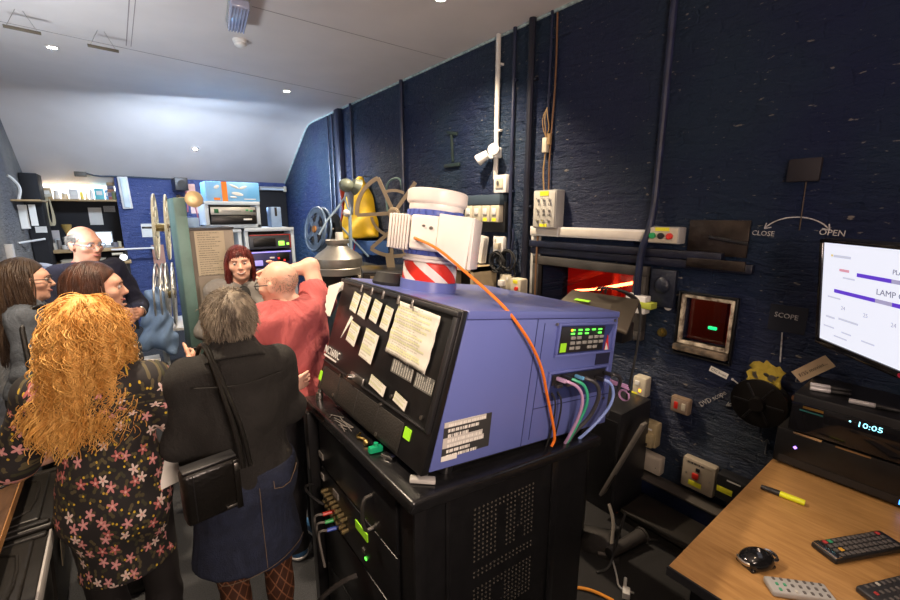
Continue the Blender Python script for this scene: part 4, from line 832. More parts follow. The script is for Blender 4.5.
fc = nt.nodes.new('ShaderNodeMath'); fc.operation = 'FRACT'; nt.links.new(m1.outputs[0], fc.inputs[0]); lt = nt.nodes.new('ShaderNodeMath'); lt.operation = 'LESS_THAN'; lt.inputs[1].default_value = .58; nt.links.new(fc.outputs[0], lt.inputs[0])
mx = nt.nodes.new('ShaderNodeMix'); mx.data_type = 'RGBA'; mx.inputs[6].default_value = (.75, .72, .68, 1); mx.inputs[7].default_value = (.70, .03, .015, 1); nt.links.new(lt.outputs[0], mx.inputs[0]); nt.links.new(mx.outputs[2], b_.inputs['Base Color'])
MB().lathe([(.118, -.03), (.118, .045), (.108, .047), (.108, .0)], 48).build('duct_stub', BLUE, fan)
MB().lathe([(.108, .035), (.112, .045), (.112, .125), (.106, .13)], 48).build('hazard_tape', TAPE, fan)
MB().lathe([(.104, .04), (.104, .13), (.118, .135), (.118, .145), (.108, .15), (.108, .165), (.100, .165)], 48).build('lower_collar', FW, fan)
def clampring(z, r):
    c = MB().lathe([(r - .012, z - .016), (r, z - .016), (r + .004, z - .010), (r + .004, z + .010), (r, z + .016), (r - .012, z + .016)], 48, closed=True)
    for i in range(14): a = math.radians(-170 + i * 14); c.box((math.cos(a) * (r + .004), math.sin(a) * (r + .004), z), (.005, .022, .03), rot('Z', math.degrees(a)), .001)
    c.box((math.cos(-.5) * (r + .012), math.sin(-.5) * (r + .012), z), (.03, .03, .035), rot('Z', -29), .004)
    return c.build('clamp_ring', FB, fan)
clampring(.178, .108)
MB().lathe([(.095, .16), (.118, .195), (.135, .215), (.14, .26), (.135, .30), (.118, .325), (.10, .345)], 48).build('motor_body', FW, fan)
w = MB(); w.box((.03, -.075, .262), (.17, .14, .155), None, .012, 3); w.build('terminal_box', FW, fan)
MB().cyl((-.03, -.145, .235), (-.03, -.152, .235), .017, n=16).build('cable_gland', FW, fan); MB().cyl((.03, -.145, .285), (.03, -.148, .285), .008, n=10).build('screw', STEEL, fan); MB().cyl((.0, -.145, .292), (.0, -.148, .292), .006, n=10).build('screw', STEEL, fan)
w = MB(); w.box((-.105, -.06, .258), (.075, .14, .16), None, .01)
for i in range(7): w.box((-.138 + i * .012, -.134, .258), (.0065, .014, .152), None, .002)
for i in range(6): w.box((-.145, -.12 + i * .024, .258), (.014, .009, .152), None, .002)
w.build('ribbed_housing', FW, fan)
w = MB(); w.prism([(.06, .35), (.19, .345), (.18, .11), (.09, .17), (.06, .19)], -.0, .014, Matrix(((1, 0, 0, 0), (0, 0, -1, -.142), (0, 1, 0, 0), (0, 0, 0, 1))), .003)
w.box((.19, -.07, .235), (.012, .16, .22), None, .003); w.box((.13, -.09, .335), (.12, .10, .012), None, .003); w.build('mounting_bracket', FW, fan)
clampring(.352, .112)
MB().lathe([(.098, .34), (.108, .365), (.112, .372), (.112, .395), (.121, .403), (.124, .410), (.124, .455), (.118, .462), (.108, .462), (.105, .40)], 48).build('outlet_spigot', FW, fan)
MB().lathe([(.0, .445), (.107, .452)], 32).build('outlet_cover', FW, fan)
tag(MB().tube([(-.114, .03, .0), (-.116, .02, .20), (-.112, .03, .235)], .004, 6, 1).build('wire', mat('clear wire', (.45, .42, .4), .3), None, FM), 'thin pale wire up the side of the taped fan duct', 'wire')
p0 = FM @ V((-.03, -.152, .235))
OC = mat('orange flex', (.85, .20, .02), .4, vary=.05)
tag(MB().tube([p0, (.905, 1.25, 1.775), (.945, 1.16, 1.705), (.966, 1.03, 1.632), (.975, .955, 1.585), (1.005, .925, 1.53), (1.062, .92, 1.457), (1.12, .92, 1.36), (1.155, .925, 1.26), (1.19, .925, 1.16), (1.215, .92, 1.06), (1.20, .925, 1.03)], .0055, 8, 2).build('orange_cable', OC, None), 'orange mains cable running from the white fan over the projector side', 'cable')
# cables from the connector bay
def bay(u0, w0, pts, col, label, r=.006, plug=None, nm='data_cable'):
    t = thing(nm, label, 'cable', PM); MB().tube([(u0, -.012, w0), (u0 + .004, -.05, w0 + .002)] + pts, r, 8, 2).build('cable', mat(label[:12] + ' flex', col, .45, vary=.05), t); MB().box((u0, -.03, w0), (.018, .04, .014), None, .003).build('plug', plug or BLACKP, t)
bay(.545, .245, [(.60, -.075, .225), (.63, -.08, .17), (.645, -.06, .09), (.645, -.03, .0), (.66, .0, -.055)], (.55, .34, .55), 'lilac data cable plugged into the projector side', plug=mat('lilac plug', (.6, .4, .6), .4))
bay(.575, .25, [(.625, -.08, .235), (.655, -.085, .17), (.662, -.06, .09), (.66, -.03, .0), (.67, .0, -.055)], (.05, .45, .25), 'green data cable next to the lilac one')
bay(.66, .245, [(.70, -.08, .235), (.725, -.085, .19), (.735, -.07, .13), (.73, -.05, .07), (.69, -.02, .01), (.69, .0, -.05)], (.05, .05, .055), 'black data cable with a blue collar on the projector side', .008, mat('sky blue plug', (.15, .45, .75), .4))
bay(.80, .225, [(.835, -.07, .21), (.845, -.08, .15), (.83, -.06, .08), (.77, -.03, .0), (.74, .0, -.05)], (.25, .36, .75), 'light blue data cable at the front end of the connector bay')
bay(.86, .24, [(.90, -.06, .235), (.925, -.055, .20), (.93, -.03, .12), (.935, -.01, .04)], (.03, .03, .035), 'black video cable on the last connector', .008)
for u, lab in ((.53, 'thin black lead hanging at the rear end of the connector bay'), (.565, 'thin black lead hanging right of its twin in the connector bay')): tag(MB().tube([(u, -.006, .19), (u + .005, -.03, .16), (u + .015, -.02, .05), (u + .03, .01, -.06)], .0035, 6, 2).build('thin_lead', RUBBER, None, PM), lab, 'cable')
# ---------------------------------------------------------------- pedestal
TP = math.radians(7.35); PX = (math.cos(TP), 0, -math.sin(TP))
PD = frame((.565, .905, 1.052), PX, (0, 1, 0))
ped = thing('projector_pedestal', 'black metal pedestal cabinet under the blue projector', 'cabinet', (.60, .945, 0))
TOPM = mat('scuffed glossy black', (.011, .011, .012), .26, vary=.4, vscale=30, bump=.12, bscale=90)
iv = Matrix.Translation((-.60, -.945, 0))
w = MB(); w.box((.465, .445, .022), (.95, .90, .044), None, .012, 3); w.bm.transform(iv @ PD); w.build('top_plate', TOPM, ped)
w = MB(); w.prism([(0, 0), (0, 1.046), (.87, .934), (.87, 0)], -.82, 0, Matrix(((1, 0, 0, 0), (0, 0, -1, 0), (0, 1, 0, 0), (0, 0, 0, 1)))); w.build('body', BLACKM, ped, smooth=False)
for p_a, p_b in (((-.05, .785, 0), (.03, .835, 1.04)), ((-.012, -.012, .0), (.03, .0, 1.04)), ((.63, -.010, 0), (.67, .0, .95)), ((.11, -.006, .05), (.13, .0, 1.02))): MB().bb(p_a, p_b, .002).build('corner_post', BLACKM, ped)
HOLE = mat('punched steel hole', (.085, .077, .062), .5)
for r0_, r1_ in ((0, 12), (13, 15), (17, 26)):
    w = MB()
    for r in range(r0_, r1_):
        for c in range(16):
            if 2 <= r < 12 and (c in (6, 7) or c in (11, 12) and r > 8 or c == 11 and r < 8): continue
            if r > 18 and c in (5, 6, 7): continue
            x, z = .235 + c * .0195, .918 - r * .0185 - (0 if r < 12 else .01) - c * .0195 * .09; w.cyl((x, .001, z), (x, -.002, z), .0040, n=8)
    w.build('vent_holes', HOLE, ped)
# rear rack face of the pedestal (x = 0 plane in local), units, handles, sockets
for z0, z1, nm in ((.80, 1.01, 'drive_unit'), (.57, .79, 'server_unit'), (.30, .56, 'amplifier_unit'), (.04, .29, 'blank_panel')): MB().bb((-.012, .10, z0), (0, .76, z1), .003).build(nm, BLACKM, ped)
def handle(y, z0, z1): MB().tube([(-.012, y, z0), (-.05, y, z0), (-.05, y, z1), (-.012, y, z1)], .007, 8, 2).build('handle', STEEL, ped)
handle(.86 - .06, .755, .895); handle(.265, .80, .93)
for i, (y, z, s_) in enumerate(((.745, .85, .045), (.745, .745, .03), (.60, .74, .05))): MB().box((-.014, y, z), (.004, s_, .028)).build('unit_label', mat('grey unit label', (.42, .40, .36), .5) if i == 0 else bpy.data.materials['grey unit label'], ped)
for i in range(16):
    y, z = .70 - .028 * (i % 8) - (.01 if i > 7 else 0), .705 - .045 * (i // 8) - .003 * (i % 8)
    k = MB().cyl((-.012, y, z), (-.04, y, z), .009, n=10).cyl((-.03, y, z), (-.036, y, z), .012, n=10).build('connector', mat('dull gold', (.42, .33, .16), .4, .9) if i == 0 else bpy.data.materials['dull gold'], ped)
for i, (nm, c) in enumerate((('red', (.7, .05, .03)), ('green', (.05, .5, .12)), ('blue', (.06, .12, .6)))):
    z = .665 - i * .025; y = .60 - i * .02; k = MB().cyl((-.03, y, z), (-.07, y + .01, z), .008, n=10).build('video_plug', mat(nm + ' plug sleeve', c, .4), ped); MB().tube([(-.07, y + .01, z), (-.09, y + .03, z - .005), (-.09, y + .07, z - .05), (-.06, y + .10, z - .25)], .005, 6, 2).build('lead', mat('grey lead', (.30, .28, .25), .5) if i == 0 else bpy.data.materials['grey lead'], k)
MB().box((-.014, .36, .725), (.004, .10, .034)).build('status_label', GLABEL, ped); MB().box((-.014, .334, .62), (.004, .012, .008)).build('status_light', LEDG, ped)
MB().box((-.014, .35, .645), (.004, .02, .016)).build('unit_label', STEEL, ped); MB().tube([(-.01, .43, .47), (-.05, .45, .46), (-.12, .53, .36), (-.13, .62, .22), (-.10, .70, .05)], .010, 8, 2).build('mains_lead', mat('dusty black flex', (.06, .055, .05), .6), ped)
MB().tube([(-.02, .80, .68), (-.09, .77, .72), (-.10, .68, .73), (-.06, .62, .70)], .006, 6, 2).build('loop_cable', RUBBER, ped)
w = MB(); w.cyl((.04, .40, .02), (.04, .4, .06), .015)
def onplate(x, y): return PD @ Matrix.Translation((x, y, .045))
tag(MB().box((0, 0, .012), (.05, .022, .022), None, .004).cyl((.0, .0, .02), (.0, .0, .034), .008, n=10).build('green_plug', mat('emerald plastic', (.01, .35, .16), .25), None, onplate(.035, .30)), 'small green plug lying on the pedestal edge', 'plug')
tag(MB().tube([(0, 0, .006), (.01, .03, .008), (-.01, .06, .006), (.015, .075, .008)], .005, 6, 1).sph((0, 0, .01), .012, 8).build('brass_fitting', BRASS, None, onplate(.03, .36)), 'little brass fitting beside the green plug', 'fitting')
tag(MB().box((0, 0, .007), (.025, .05, .012), rot('Z', 20), .003).build('metal_clip', CHROME, None, onplate(.055, .245)), 'bright metal clip near the projector foot', 'clip')
tag(MB().cyl((0, 0, 0), (0, 0, .022), .014, n=12).cyl((0, 0, .022), (0, 0, .032), .009, n=12).build('adjuster_bolt', STEEL, None, onplate(.10, .10)), 'steel bolt standing at the near corner of the pedestal', 'bolt')
tag(MB().box((0, 0, .008), (.08, .03, .014), rot('Z', -35), .004).build('cable_tie_pack', mat('clear pack', (.45, .44, .42), .25), None, onplate(.075, .07)), 'clear plastic scrap by the corner bolt', 'scrap')
tag(MB().cyl((0, 0, 0), (0, 0, .03), .016, n=14).cyl((0, 0, .03), (0, 0, .045), .009, n=12).build('adjuster_bolt', STEEL, None, onplate(.04, .83)), 'steel bolt at the far corner of the pedestal beside the red shirt', 'bolt')
t = MB()
for i in range(10): t.tube([(RND.uniform(-.03, .03), RND.uniform(-.09, .09), .003) , (RND.uniform(-.03, .03), RND.uniform(-.09, .09), .004)], .0016, 5)
tag(t.build('wire_scraps', mat('grey wire scrap', (.14, .13, .12), .5), None, onplate(.03, .56)), 'loose scatter of thin wire scraps on the pedestal edge', 'wire scraps', kind='stuff')
# ---------------------------------------------------------------- table and what stands on it
TABLE = mat_wood('oak laminate', (.32, .165, .052), (.45, .25, .09), .42, 5., (14, 1.6, 14))
tb = thing('desk', 'light oak desk in the near right corner', 'table', (1.8, -.3, 0))
MB().box((.2, .0, .735), (1.38, 1.62, .03), None, .004).build('tabletop', TABLE, tb); MB().box((-.495, .0, .735), (.008, 1.622, .032)).build('edge_strip', BLACKP, tb)
for sx in (-.38, .84):
    for sy in (-.72, .74): MB().box((sx, sy, .36), (.05, .05, .72), None, .004).build('leg', BLACKM, tb)
ZT = .75
BOXB = mat('satin black cabinet', (.013, .013, .015), .38, vary=.2, bump=.05, bscale=200)
av = thing('amplifier', 'lower black hi-fi box on the desk with a violet light', 'amplifier', (2.32, .505, ZT))
MB().bb((0, -.46, .012), (.34, 0, .175), .004).build('case', BOXB, av); MB().bb((-.012, -.46, .012), (0, 0, .175), .002).build('front_panel', BLACKM, av); MB().box((-.013, -.075, .105), (.004, .011, .011), rot('X', 45)).build('power_light', emis('violet led', (.35, .2, 1.), 3.), av)
MB().bb((-.014, -.44, .02), (-.01, -.02, .05)).build('flap', BLACKP, av)
MB().box((-.013, -.11, .175), (.006, .10, .010)).build('badge', CHROME, av); MB().box((-.013, -.26, .172), (.006, .11, .007)).build('badge', mat('dim gold strip', (.30, .20, .10), .4, .6), av)
for sy in (-.05, -.41): MB().cyl((.05, sy, 0), (.05, sy, .014), .02).build('foot', RUBBER, av); MB().cyl((.29, sy, 0), (.29, sy, .014), .02).build('foot', RUBBER, av)
MB().box((-.013, -.425, .03), (.004, .02, .02)).build('blue_light', emis('blue led', (.05, .25, 1.), 3.), av)
pvr = thing('set_top_box', 'upper black set-top box showing 10:05 on its display', 'player', (2.30, .465, ZT + .176))
MB().bb((0, -.43, .016), (.34, 0, .185), .006).build('case', BOXB, pvr); MB().bb((-.010, -.43, .016), (0, 0, .150), .003).build('front_panel', mat('gloss black glass', (.008, .008, .010), .08), pvr)
CY = emis('cyan display', (.30, .85, 1.), 2.2)
MB().text('10:05', .031, frame((-.0115, -.215, .118), (0, -1, 0), (0, 0, 1)), .0006, sx=1.15).build('clock_digits', CY, pvr); MB().box((-.011, -.195, .13), (.002, .006, .006)).build('indicator', CY, pvr)
MB().box((-.011, -.075, .135), (.003, .07, .010)).build('badge', mat('gold badge', (.45, .28, .08), .3, .8), pvr); MB().box((-.011, -.07, .118), (.003, .08, .005)).build('teal_strip', mat('teal strip', (.02, .12, .12), .3), pvr)
for sy in (-.04, -.39): MB().cyl((.05, sy, 0), (.05, sy, .018), .018).build('foot', RUBBER, pvr); MB().cyl((.29, sy, 0), (.29, sy, .018), .018).build('foot', RUBBER, pvr)
ZB = ZT + .176 + .185
for i, (x, y, ang, lab, ln) in enumerate(((2.46, .375, -72, 'black pen with silver cap lying farthest back on the set-top box', .14), (2.41, .365, -70, 'second black and silver pen on the set-top box, nearer the front', .14), (2.365, .215, -78, 'black marker with a long silver barrel at the front of the set-top box', .16))):
    p = thing('marker_pen', lab, 'pen', Matrix.Translation((x, y, ZB + .0118)) @ Matrix.Rotation(math.radians(ang), 4, 'Z'), 'pens on the set-top box')
    MB().cyl((-.5 * ln, 0, 0), (.0, 0, 0), .0105, n=14, bev=.002).build('barrel', mat('silver pen', (.62, .60, .62), .35, .2) if i == 0 else bpy.data.materials['silver pen'], p); MB().cyl((.0, 0, 0), (.5 * ln, 0, 0), .0115, .009, 14, .002).build('cap', BLACKP, p)
# wall-mounted screen, angled to the room
SCR = mat('lit white screen', (.12, .12, .13), .3, emit=(.88, .89, 1.), estr=.95, vary=.02)
mdir = V((-.72, -.69, 0)).normalized(); SM = frame((2.31, .413, 1.377), mdir, (-.031, .033, .40))
scn = thing('monitor', 'large lit screen with purple progress bars at the right edge', 'monitor', SM)
MB().bb((-.022, -.03, -.05), (.735, .419, 0), .006).build('housing', BLACKP, scn); MB().bb((0, 0, .001), (.70, .405, .003)).build('screen', SCR, scn)
w = MB()
for a, b in (((-.02, -.028), (.732, 0)), ((-.02, .405), (.732, .418)), ((-.02, 0), (0, .405)), ((.70, 0), (.732, .405))): w.bb((a[0], a[1], -.005), (b[0], b[1], .010), .003)
w.build('bezel', mat('gloss black bezel', (.010, .009, .011), .12), scn)
PUR = mat('purple bar', (.03, .02, .10), .4, emit=(.12, .04, .60), estr=.95); LAV = mat('lavender bar', (.08, .07, .1), .4, emit=(.6, .55, .85), estr=.6)
INK = mat('screen ink', (.05, .05, .06), .4, emit=(.22, .22, .33), estr=.8); GREYL = mat('faint screen print', (.08, .08, .1), .4, emit=(.68, .69, .82), estr=.84); PINK = mat('pink screen ink', (.1, .05, .06), .4, emit=(.85, .38, .48), estr=.8); GREY = mat('pale screen ink', (.08, .08, .1), .4, emit=(.50, .50, .64), estr=.8); YEL = mat('yellow screen ink', (.1, .08, .03), .4, emit=(.9, .7, .3), estr=.8)
for x0_, x1_, y0_ in ((.18, .33, .289), (.41, .60, .289), (.07, .27, .210), (.34, .60, .210)): MB().bb((x0_, y0_, .003), (x1_, y0_ + .014, .0045)).build('progress_bar', PUR, scn)
for x0_, x1_, y0_ in ((.33, .41, .289), (.27, .34, .210)): MB().bb((x0_, y0_, .003), (x1_, y0_ + .014, .0045)).build('progress_bar', LAV, scn)
TX = lambda x, y: frame((x, y, .0032), (1, 0, 0), (0, 1, 0))
MB().text('PLAY', .024, TX(.33, .320), .0004).build('screen_lettering', INK, scn); MB().text('LAMP OFF', .030, TX(.27, .240), .0004, sx=1.1).build('screen_lettering', INK, scn)
for x, y, n_, l_ in ((.055, .35, .09, .010), (.11, .272, .06, .006), (.035, .185, .07, .006), (.03, .10, .05, .008), (.10, .105, .10, .008), (.02, .06, .06, .006), (.12, .055, .05, .006), (.08, .03, .07, .006), (.22, .05, .06, .006)): MB().bb((x, y, .003), (x + n_, y + l_, .0035)).build('screen_print', GREYL, scn)
w = MB(); w.text('24', .022, TX(.11, .148), .0004).text('25', .022, TX(.22, .145), .0004).text('24', .022, TX(.34, .14), .0004); w.build('screen_lettering', GREY, scn)
MB().bb((.09, .298, .003), (.14, .308, .0035)).build('screen_print', PINK, scn); MB().bb((.042, .352, .003), (.052, .360, .0045)).build('screen_icon', YEL, scn)
MB().cyl((.40, -.013, .009), (.40, -.013, .0115), .008, n=16).build('brand_mark', mat('red maker mark', (.5, .02, .06), .4), scn)
MB().cyl((.34, .20, -.05), (.34, .20, -.12), .03).box((.34, .20, -.06), (.16, .16, .02)).build('wall_arm', BLACKM, scn)
w = MB(); a_ = SM @ V((.34, .2, -.12)); loc = SM.inverted() @ V((WX, a_.y + .0, a_.z)); w.tube([(.34, .20, -.11), tuple(loc)], .022, 10); w.build('wall_arm', BLACKM, scn)
# desk clutter
hl = thing('highlighter', 'fluorescent yellow highlighter with black cap on the oak desk', 'pen', Matrix.Translation((2.03, .388, ZT + .0115)) @ Matrix.Rotation(math.radians(-84), 4, 'Z') @ Matrix.Diagonal((1.12, 1.15, 1, 1)))
MB().cyl((-.068, 0, 0), (-.010, 0, 0), .0095, .0115, 18, .002).build('cap', BLACKP, hl); MB().cyl((-.012, 0, 0), (.062, 0, 0), .0115, .0115, 18, .003).build('barrel', mat('fluorescent yellow', (.75, .80, .02), .35), hl)
def remote(loc, ang, L_, W2, lab, body, keys, rows, cols, name='remote_control', col=None):
    t = thing(name, lab, 'remote', Matrix.Translation(loc) @ Matrix.Rotation(math.radians(ang), 4, 'Z')); MB().box((0, 0, .012), (L_, W2, .022), None, .007, 3).build('body', body, t)
    for r in range(rows):
        for c in range(cols):
            m = keys
            if col and (r, c) in col: m = col[(r, c)]
            MB().box((-L_ * .36 + L_ * .76 * r / (rows - 1), -W2 * .33 + W2 * .66 * c / (cols - 1), .0235), (L_ * .045, W2 * .16, .005), None, .0015).build('key', m, t)
    return t
KG = mat('grey rubber key', (.12, .11, .11), .5); KW = mat('white rubber key', (.55, .54, .5), .5); KGn = mat('green rubber key', (.05, .35, .18), .5); KO = mat('orange rubber key', (.75, .40, .05), .5); KR = mat('red rubber key', (.45, .05, .05), .5)
t = remote((1.90, .14, ZT), -27, .30, .085, 'long black remote control with a silver end strip, top of the desk clutter', BLACKP, KG, 12, 4, col={(0, 3): KR, (1, 3): KGn, (1, 1): KO, (11, 3): KR, (0, 1): KG}); MB().box((-.134, -.0, .0235), (.024, .078, .004), None, .001).build('end_strip', CHROME, t)
remote((1.52, .215, ZT), -48, .17, .062, 'light grey calculator-like remote at the bottom edge of the desk', mat('light grey plastic', (.42, .42, .42), .4), KG, 7, 3, col={(1, 1): KGn, (0, 0): KGn, (0, 1): KGn, (2, 0): KW})
remote((1.74, .035, ZT), -25, .20, .075, 'second dark remote control near the bottom right corner', mat('charcoal plastic', (.03, .03, .035), .4), KG, 8, 3, col={(0, 1): KR, (2, 2): KW})
ms = thing('computer_mouse', 'small glossy black mouse with silver trim on the oak desk', 'mouse', Matrix.Translation((1.545, .335, ZT)) @ Matrix.Rotation(math.radians(-25), 4, 'Z') @ Matrix.Diagonal((1.2, 1.3, 1.45, 1)))
MB().sph((0, 0, .014), (.050, .032, .022), 24).box((0, 0, .004), (.08, .05, .008), None, .003).build('body', mat('gloss black shell', (.010, .010, .011), .12), ms)
MB().ring((-.032, 0, .018), .02, .0045, Matrix.Identity(4), 16, 6, 2.2, 4.1).build('trim_end', CHROME, ms); MB().ring((.038, -.004, .02), .017, .0045, Matrix.Identity(4), 16, 6, -2., 2.).build('trim_end', CHROME, ms); MB().cyl((.004, -.005, .028), (.006, .005, .036), .006, n=12).build('wheel', CHROME, ms)
# ---------------------------------------------------------------- between projector and wall
hd = thing('masking_hood', 'grey-brown slanted metal hood in front of the red port', 'hood', (2.0, 1.3, 0))
HOODM = mat('grey brown metal', (.085, .07, .052), .42, .4, vary=.15)
P8 = [(0.02, -.245, 1.477), (-.02, .16, 1.475), (.0, .265, 1.372), (.0, -.195, 1.298)]
w = MB(); top = [V((0, .151, 1.473)), V((0, -.245, 1.479)), V((-.2, -.304, 1.358)), V((-.2, .107, 1.425))]
w.raw([tuple(v) for v in top] + [tuple(v + V((.0, 0, -.02))) for v in top], [(0, 1, 2, 3), (7, 6, 5, 4), (0, 4, 5, 1), (1, 5, 6, 2), (2, 6, 7, 3), (3, 7, 4, 0)]); w._bev(list(w.bm.verts), .008); w.build('cover', HOODM, hd)
MB().box((-.08, .07, .62), (.14, .22, 1.24), None, .01).build('stand', BLACKM, hd); MB().box((-.05, -.08, 1.31), (.10, .30, .10), None, .01).build('neck', BLACKM, hd)
c_ = (top[0] + top[3]) / 2 * .45 + (top[1] + top[2]) / 2 * .55; nn = (top[1] - top[0]).cross(top[3] - top[0]).normalized(); nn = nn if nn.z > 0 else -nn
w = MB(); rbox(w, frame(tuple((top[0] + top[3]) * .36 + (top[1] + top[2]) * .14 + nn * .002), tuple(top[1] - top[0]), tuple(top[0] - top[3])), (.09, .022, .002)); w.build('label', GLABEL, hd)
w = MB(); q = (top[0] * .6 + top[1] * .4) + nn * .01
for i in range(3): w.tube([q + V((-.02, 0, 0)) + V((0, -.03 * i, 0)), q + V((-.05, -.04 - .02 * i, .03)), q + V((-.03, -.10, .035)), q + V((.02, -.15 - .02 * i, .01)), q + V((.06, -.22, -.05)), q + V((-.02, -.26, -.25)), q + V((-.10, -.27, -.5))], .006, 7, 2)
tag(w.build('black_cables', RUBBER, None, Matrix.Translation((2.0, 1.3, 0))), 'loose black cables looped over the slanted hood', 'cables')
w = MB(); w.box((0, 0, .0), (.06, .025, .36), None, .003); 
tag(thing('lanyard', 'lilac cord loop hanging by the ivory switch box', 'cord', Matrix.Translation((1.90, 1.05, 1.04)) @ Matrix.Diagonal((.72, .72, .72, 1))), None)
ln_ = bpy.data.objects['lanyard']; LIL = mat('lilac cord', (.60, .33, .60), .7); w = MB()
for i in range(3): w.tube([(.0, -.05 + .006 * i, -.0 + .012 * i), (-.02, .0, .02 + .008 * i), (-.02, .06, .01 + .01 * i), (-.01, .12, .02 + .01 * i), (.02, .15, .03)], .0075, 7, 2)
w.ring((-.01, -.055, .01), .036, .008, frame((0, 0, 0), (0, 1, 0), (0, 0, 1)), 20, 7); w.build('cord', LIL, ln_); MB().cyl((.0, .14, .03), (.14, .14, .03), .006).build('hook', BLACKM, ln_)
t = tag(MB().box((0, 0, 0), (.05, .018, .62), None, .003).build('steel_bar', mat('dull aluminium', (.33, .30, .26), .45, .5, vary=.2), None, Matrix.Translation((2.22, 1.19, .44)) @ Matrix.Rotation(math.radians(21), 4, 'X')), 'grey slotted metal bar leaning behind the pedestal', 'bar'); MB().box((0.0, -.0095, -.18), (.016, .004, .12), None, .001).build('slot', BLACK, t)
tag(MB().box((2.1, 1.0, .003), (1.1, 1.5, .006)).build('shade_mat', mat('black shade matting', (.010, .009, .009), .8, bump=.2), None), 'black shade matting added to darken the floor between pedestal and wall', 'mat')  # dark sheet added so the shaded floor here comes out near black
t = thing('equipment_case', 'low black equipment case behind the leaning slotted bar', 'case', (2.26, 1.24, .006)); MB().bb((0, 0, 0), (.36, .42, .70), .01).build('body', BLACKP, t); MB().bb((-.006, .02, .06), (0, .40, .64), .003).build('front_panel', BLACKM, t)
# floor tangle
for i, (c, pts, r, lab) in enumerate((((.80, .18, .03), [(2.30, 1.36, .01), (2.33, 1.30, .03), (2.31, 1.24, .012)], .006, 'short orange wire on the floor below the leaning bar'), ((.8, .30, .02), [(1.62, 1.08, .01), (1.68, 1.0, .02), (1.72, .90, .01)], .008, 'orange cable on the floor at the foot of the pedestal'), ((.16, .14, .12), [(2.17, 1.22, .15), (2.12, 1.15, .10), (2.02, 1.10, .04), (1.96, 1.06, .02), (1.92, 1.12, .012)], .011, 'grey hose-like cable curving down to the floor'), ((.03, .03, .03), [(2.3, .95, .012), (2.1, 1.06, .05), (1.95, 1.16, .02), (1.85, 1.3, .012)], .006, 'thin black cable across the floor towards the desk'), ((.55, .53, .50), [(1.95, 1.05, .01), (1.86, .97, .025), (1.80, .92, .012), (1.84, .86, .012)], .005, 'thin white wire on the floor beside the pedestal'), ((.03, .03, .03), [(1.99, 1.02, .3), (1.93, 1.03, .12), (1.88, 1.02, .012), (1.80, 1.05, .012)], .007, 'black lead hanging down to the floor clutter'))):
    tag(MB().tube(pts, r, 7, 2).build('floor_cable', mat('floor cable %d' % i, c, .5), None), lab, 'cable')
tag(MB().cyl((2.19, 1.02, .055), (1.93, 1.06, .05), .038, .03, 16).cyl((2.19, 1.02, .055), (2.205, 1.018, .055), .045, n=16).build('vacuum_tube', mat('dusty grey tube', (.05, .045, .042), .5, vary=.4), None), 'dusty grey tube with a pale rim lying on the floor', 'tube')
w = MB(); w.raw([(1.95, 1.0, .004), (2.15, 1.15, .02), (2.05, 1.33, .006), (1.86, 1.22, .015), (2.0, 1.15, .06)], [(0, 1, 4), (1, 2, 4), (2, 3, 4), (3, 0, 4), (3, 2, 1, 0)]); tag(w.build('dust_sheet', mat('grey cloth', (.05, .045, .042), .9, bump=.4), None, ang=0), 'crumpled grey cloth on the floor under the cables', 'cloth')
t = tag(MB().box((1.80, .88, .022), (.05, .035, .035), rot('Z', 30), .004).cyl((1.82, .90, .022), (1.88, .93, .02), .008).build('white_plug', WHITEP, None), 'small white plug on the floor near the desk edge', 'plug')
tag(MB().box((2.42, .95, .06), (.30, .50, .022), rot('Y', 5), .004).box((2.42, .95, .025), (.28, .46, .04)).build('plinth_board', mat('dark wood board', (.02, .017, .014), .5), None), 'dark board lying along the boxing on the floor', 'board')
# ------------------------------------------------------------------ machines in the middle of the booth
ALU = mat('dull cast aluminium', (.42, .40, .36), .42, .85, vary=.2, vscale=9, bump=.1)
DKB = mat('dark blue grey steel', (.018, .03, .042), .45, vary=.2)
t = thing('lamphouse_cabinet', 'dark blue-grey cabinet under the aluminium dome', 'cabinet', (1.30, 3.25, 0))
MB().bb((0, 0, .04), (.62, .62, 1.25), .01).build('body', DKB, t); MB().bb((-.02, -.02, 1.25), (.64, .64, 1.275), .004).build('top', BLACKM, t); MB().bb((-.008, .03, .62), (0, .59, .64)).build('door_edge', mat('pale blue edge', (.15, .30, .42), .5), t); MB().bb((.0, .0, 0), (.60, .60, .04)).build('plinth', BLACK, t)
t = thing('lamphouse_dome', 'dull aluminium dome with a rimmed collar on a black base', 'lamp housing', (1.47, 3.48, 1.276))
MB().lathe([(.17, 0), (.175, .02), (.15, .03), (.15, .11)], 32).build('base', BLACKM, t)
MB().lathe([(.14, .10), (.205, .105), (.208, .16), (.203, .165), (.206, .175), (.203, .24), (.17, .275), (.10, .325), (.085, .345), (.085, .36), (.098, .365), (.10, .39), (.088, .395), (.06, .392), (.0, .39)], 48).build('dome', ALU, t)
MB().cyl((.02, .0, .385), (.02, .0, .455), .035, .033, 20, .003).build('cap', WHITEP, t)
tag(MB().box((0, 0, .05), (.12, .12, .10), None, .008).cyl((-.06, 0, .05), (-.068, 0, .05), .03, n=16).build('transformer_box', mat('grey beige', (.30, .27, .23), .5), None, Matrix.Translation((1.62, 3.34, 1.276))), 'small grey-beige box with a round socket beside the dome', 'box')
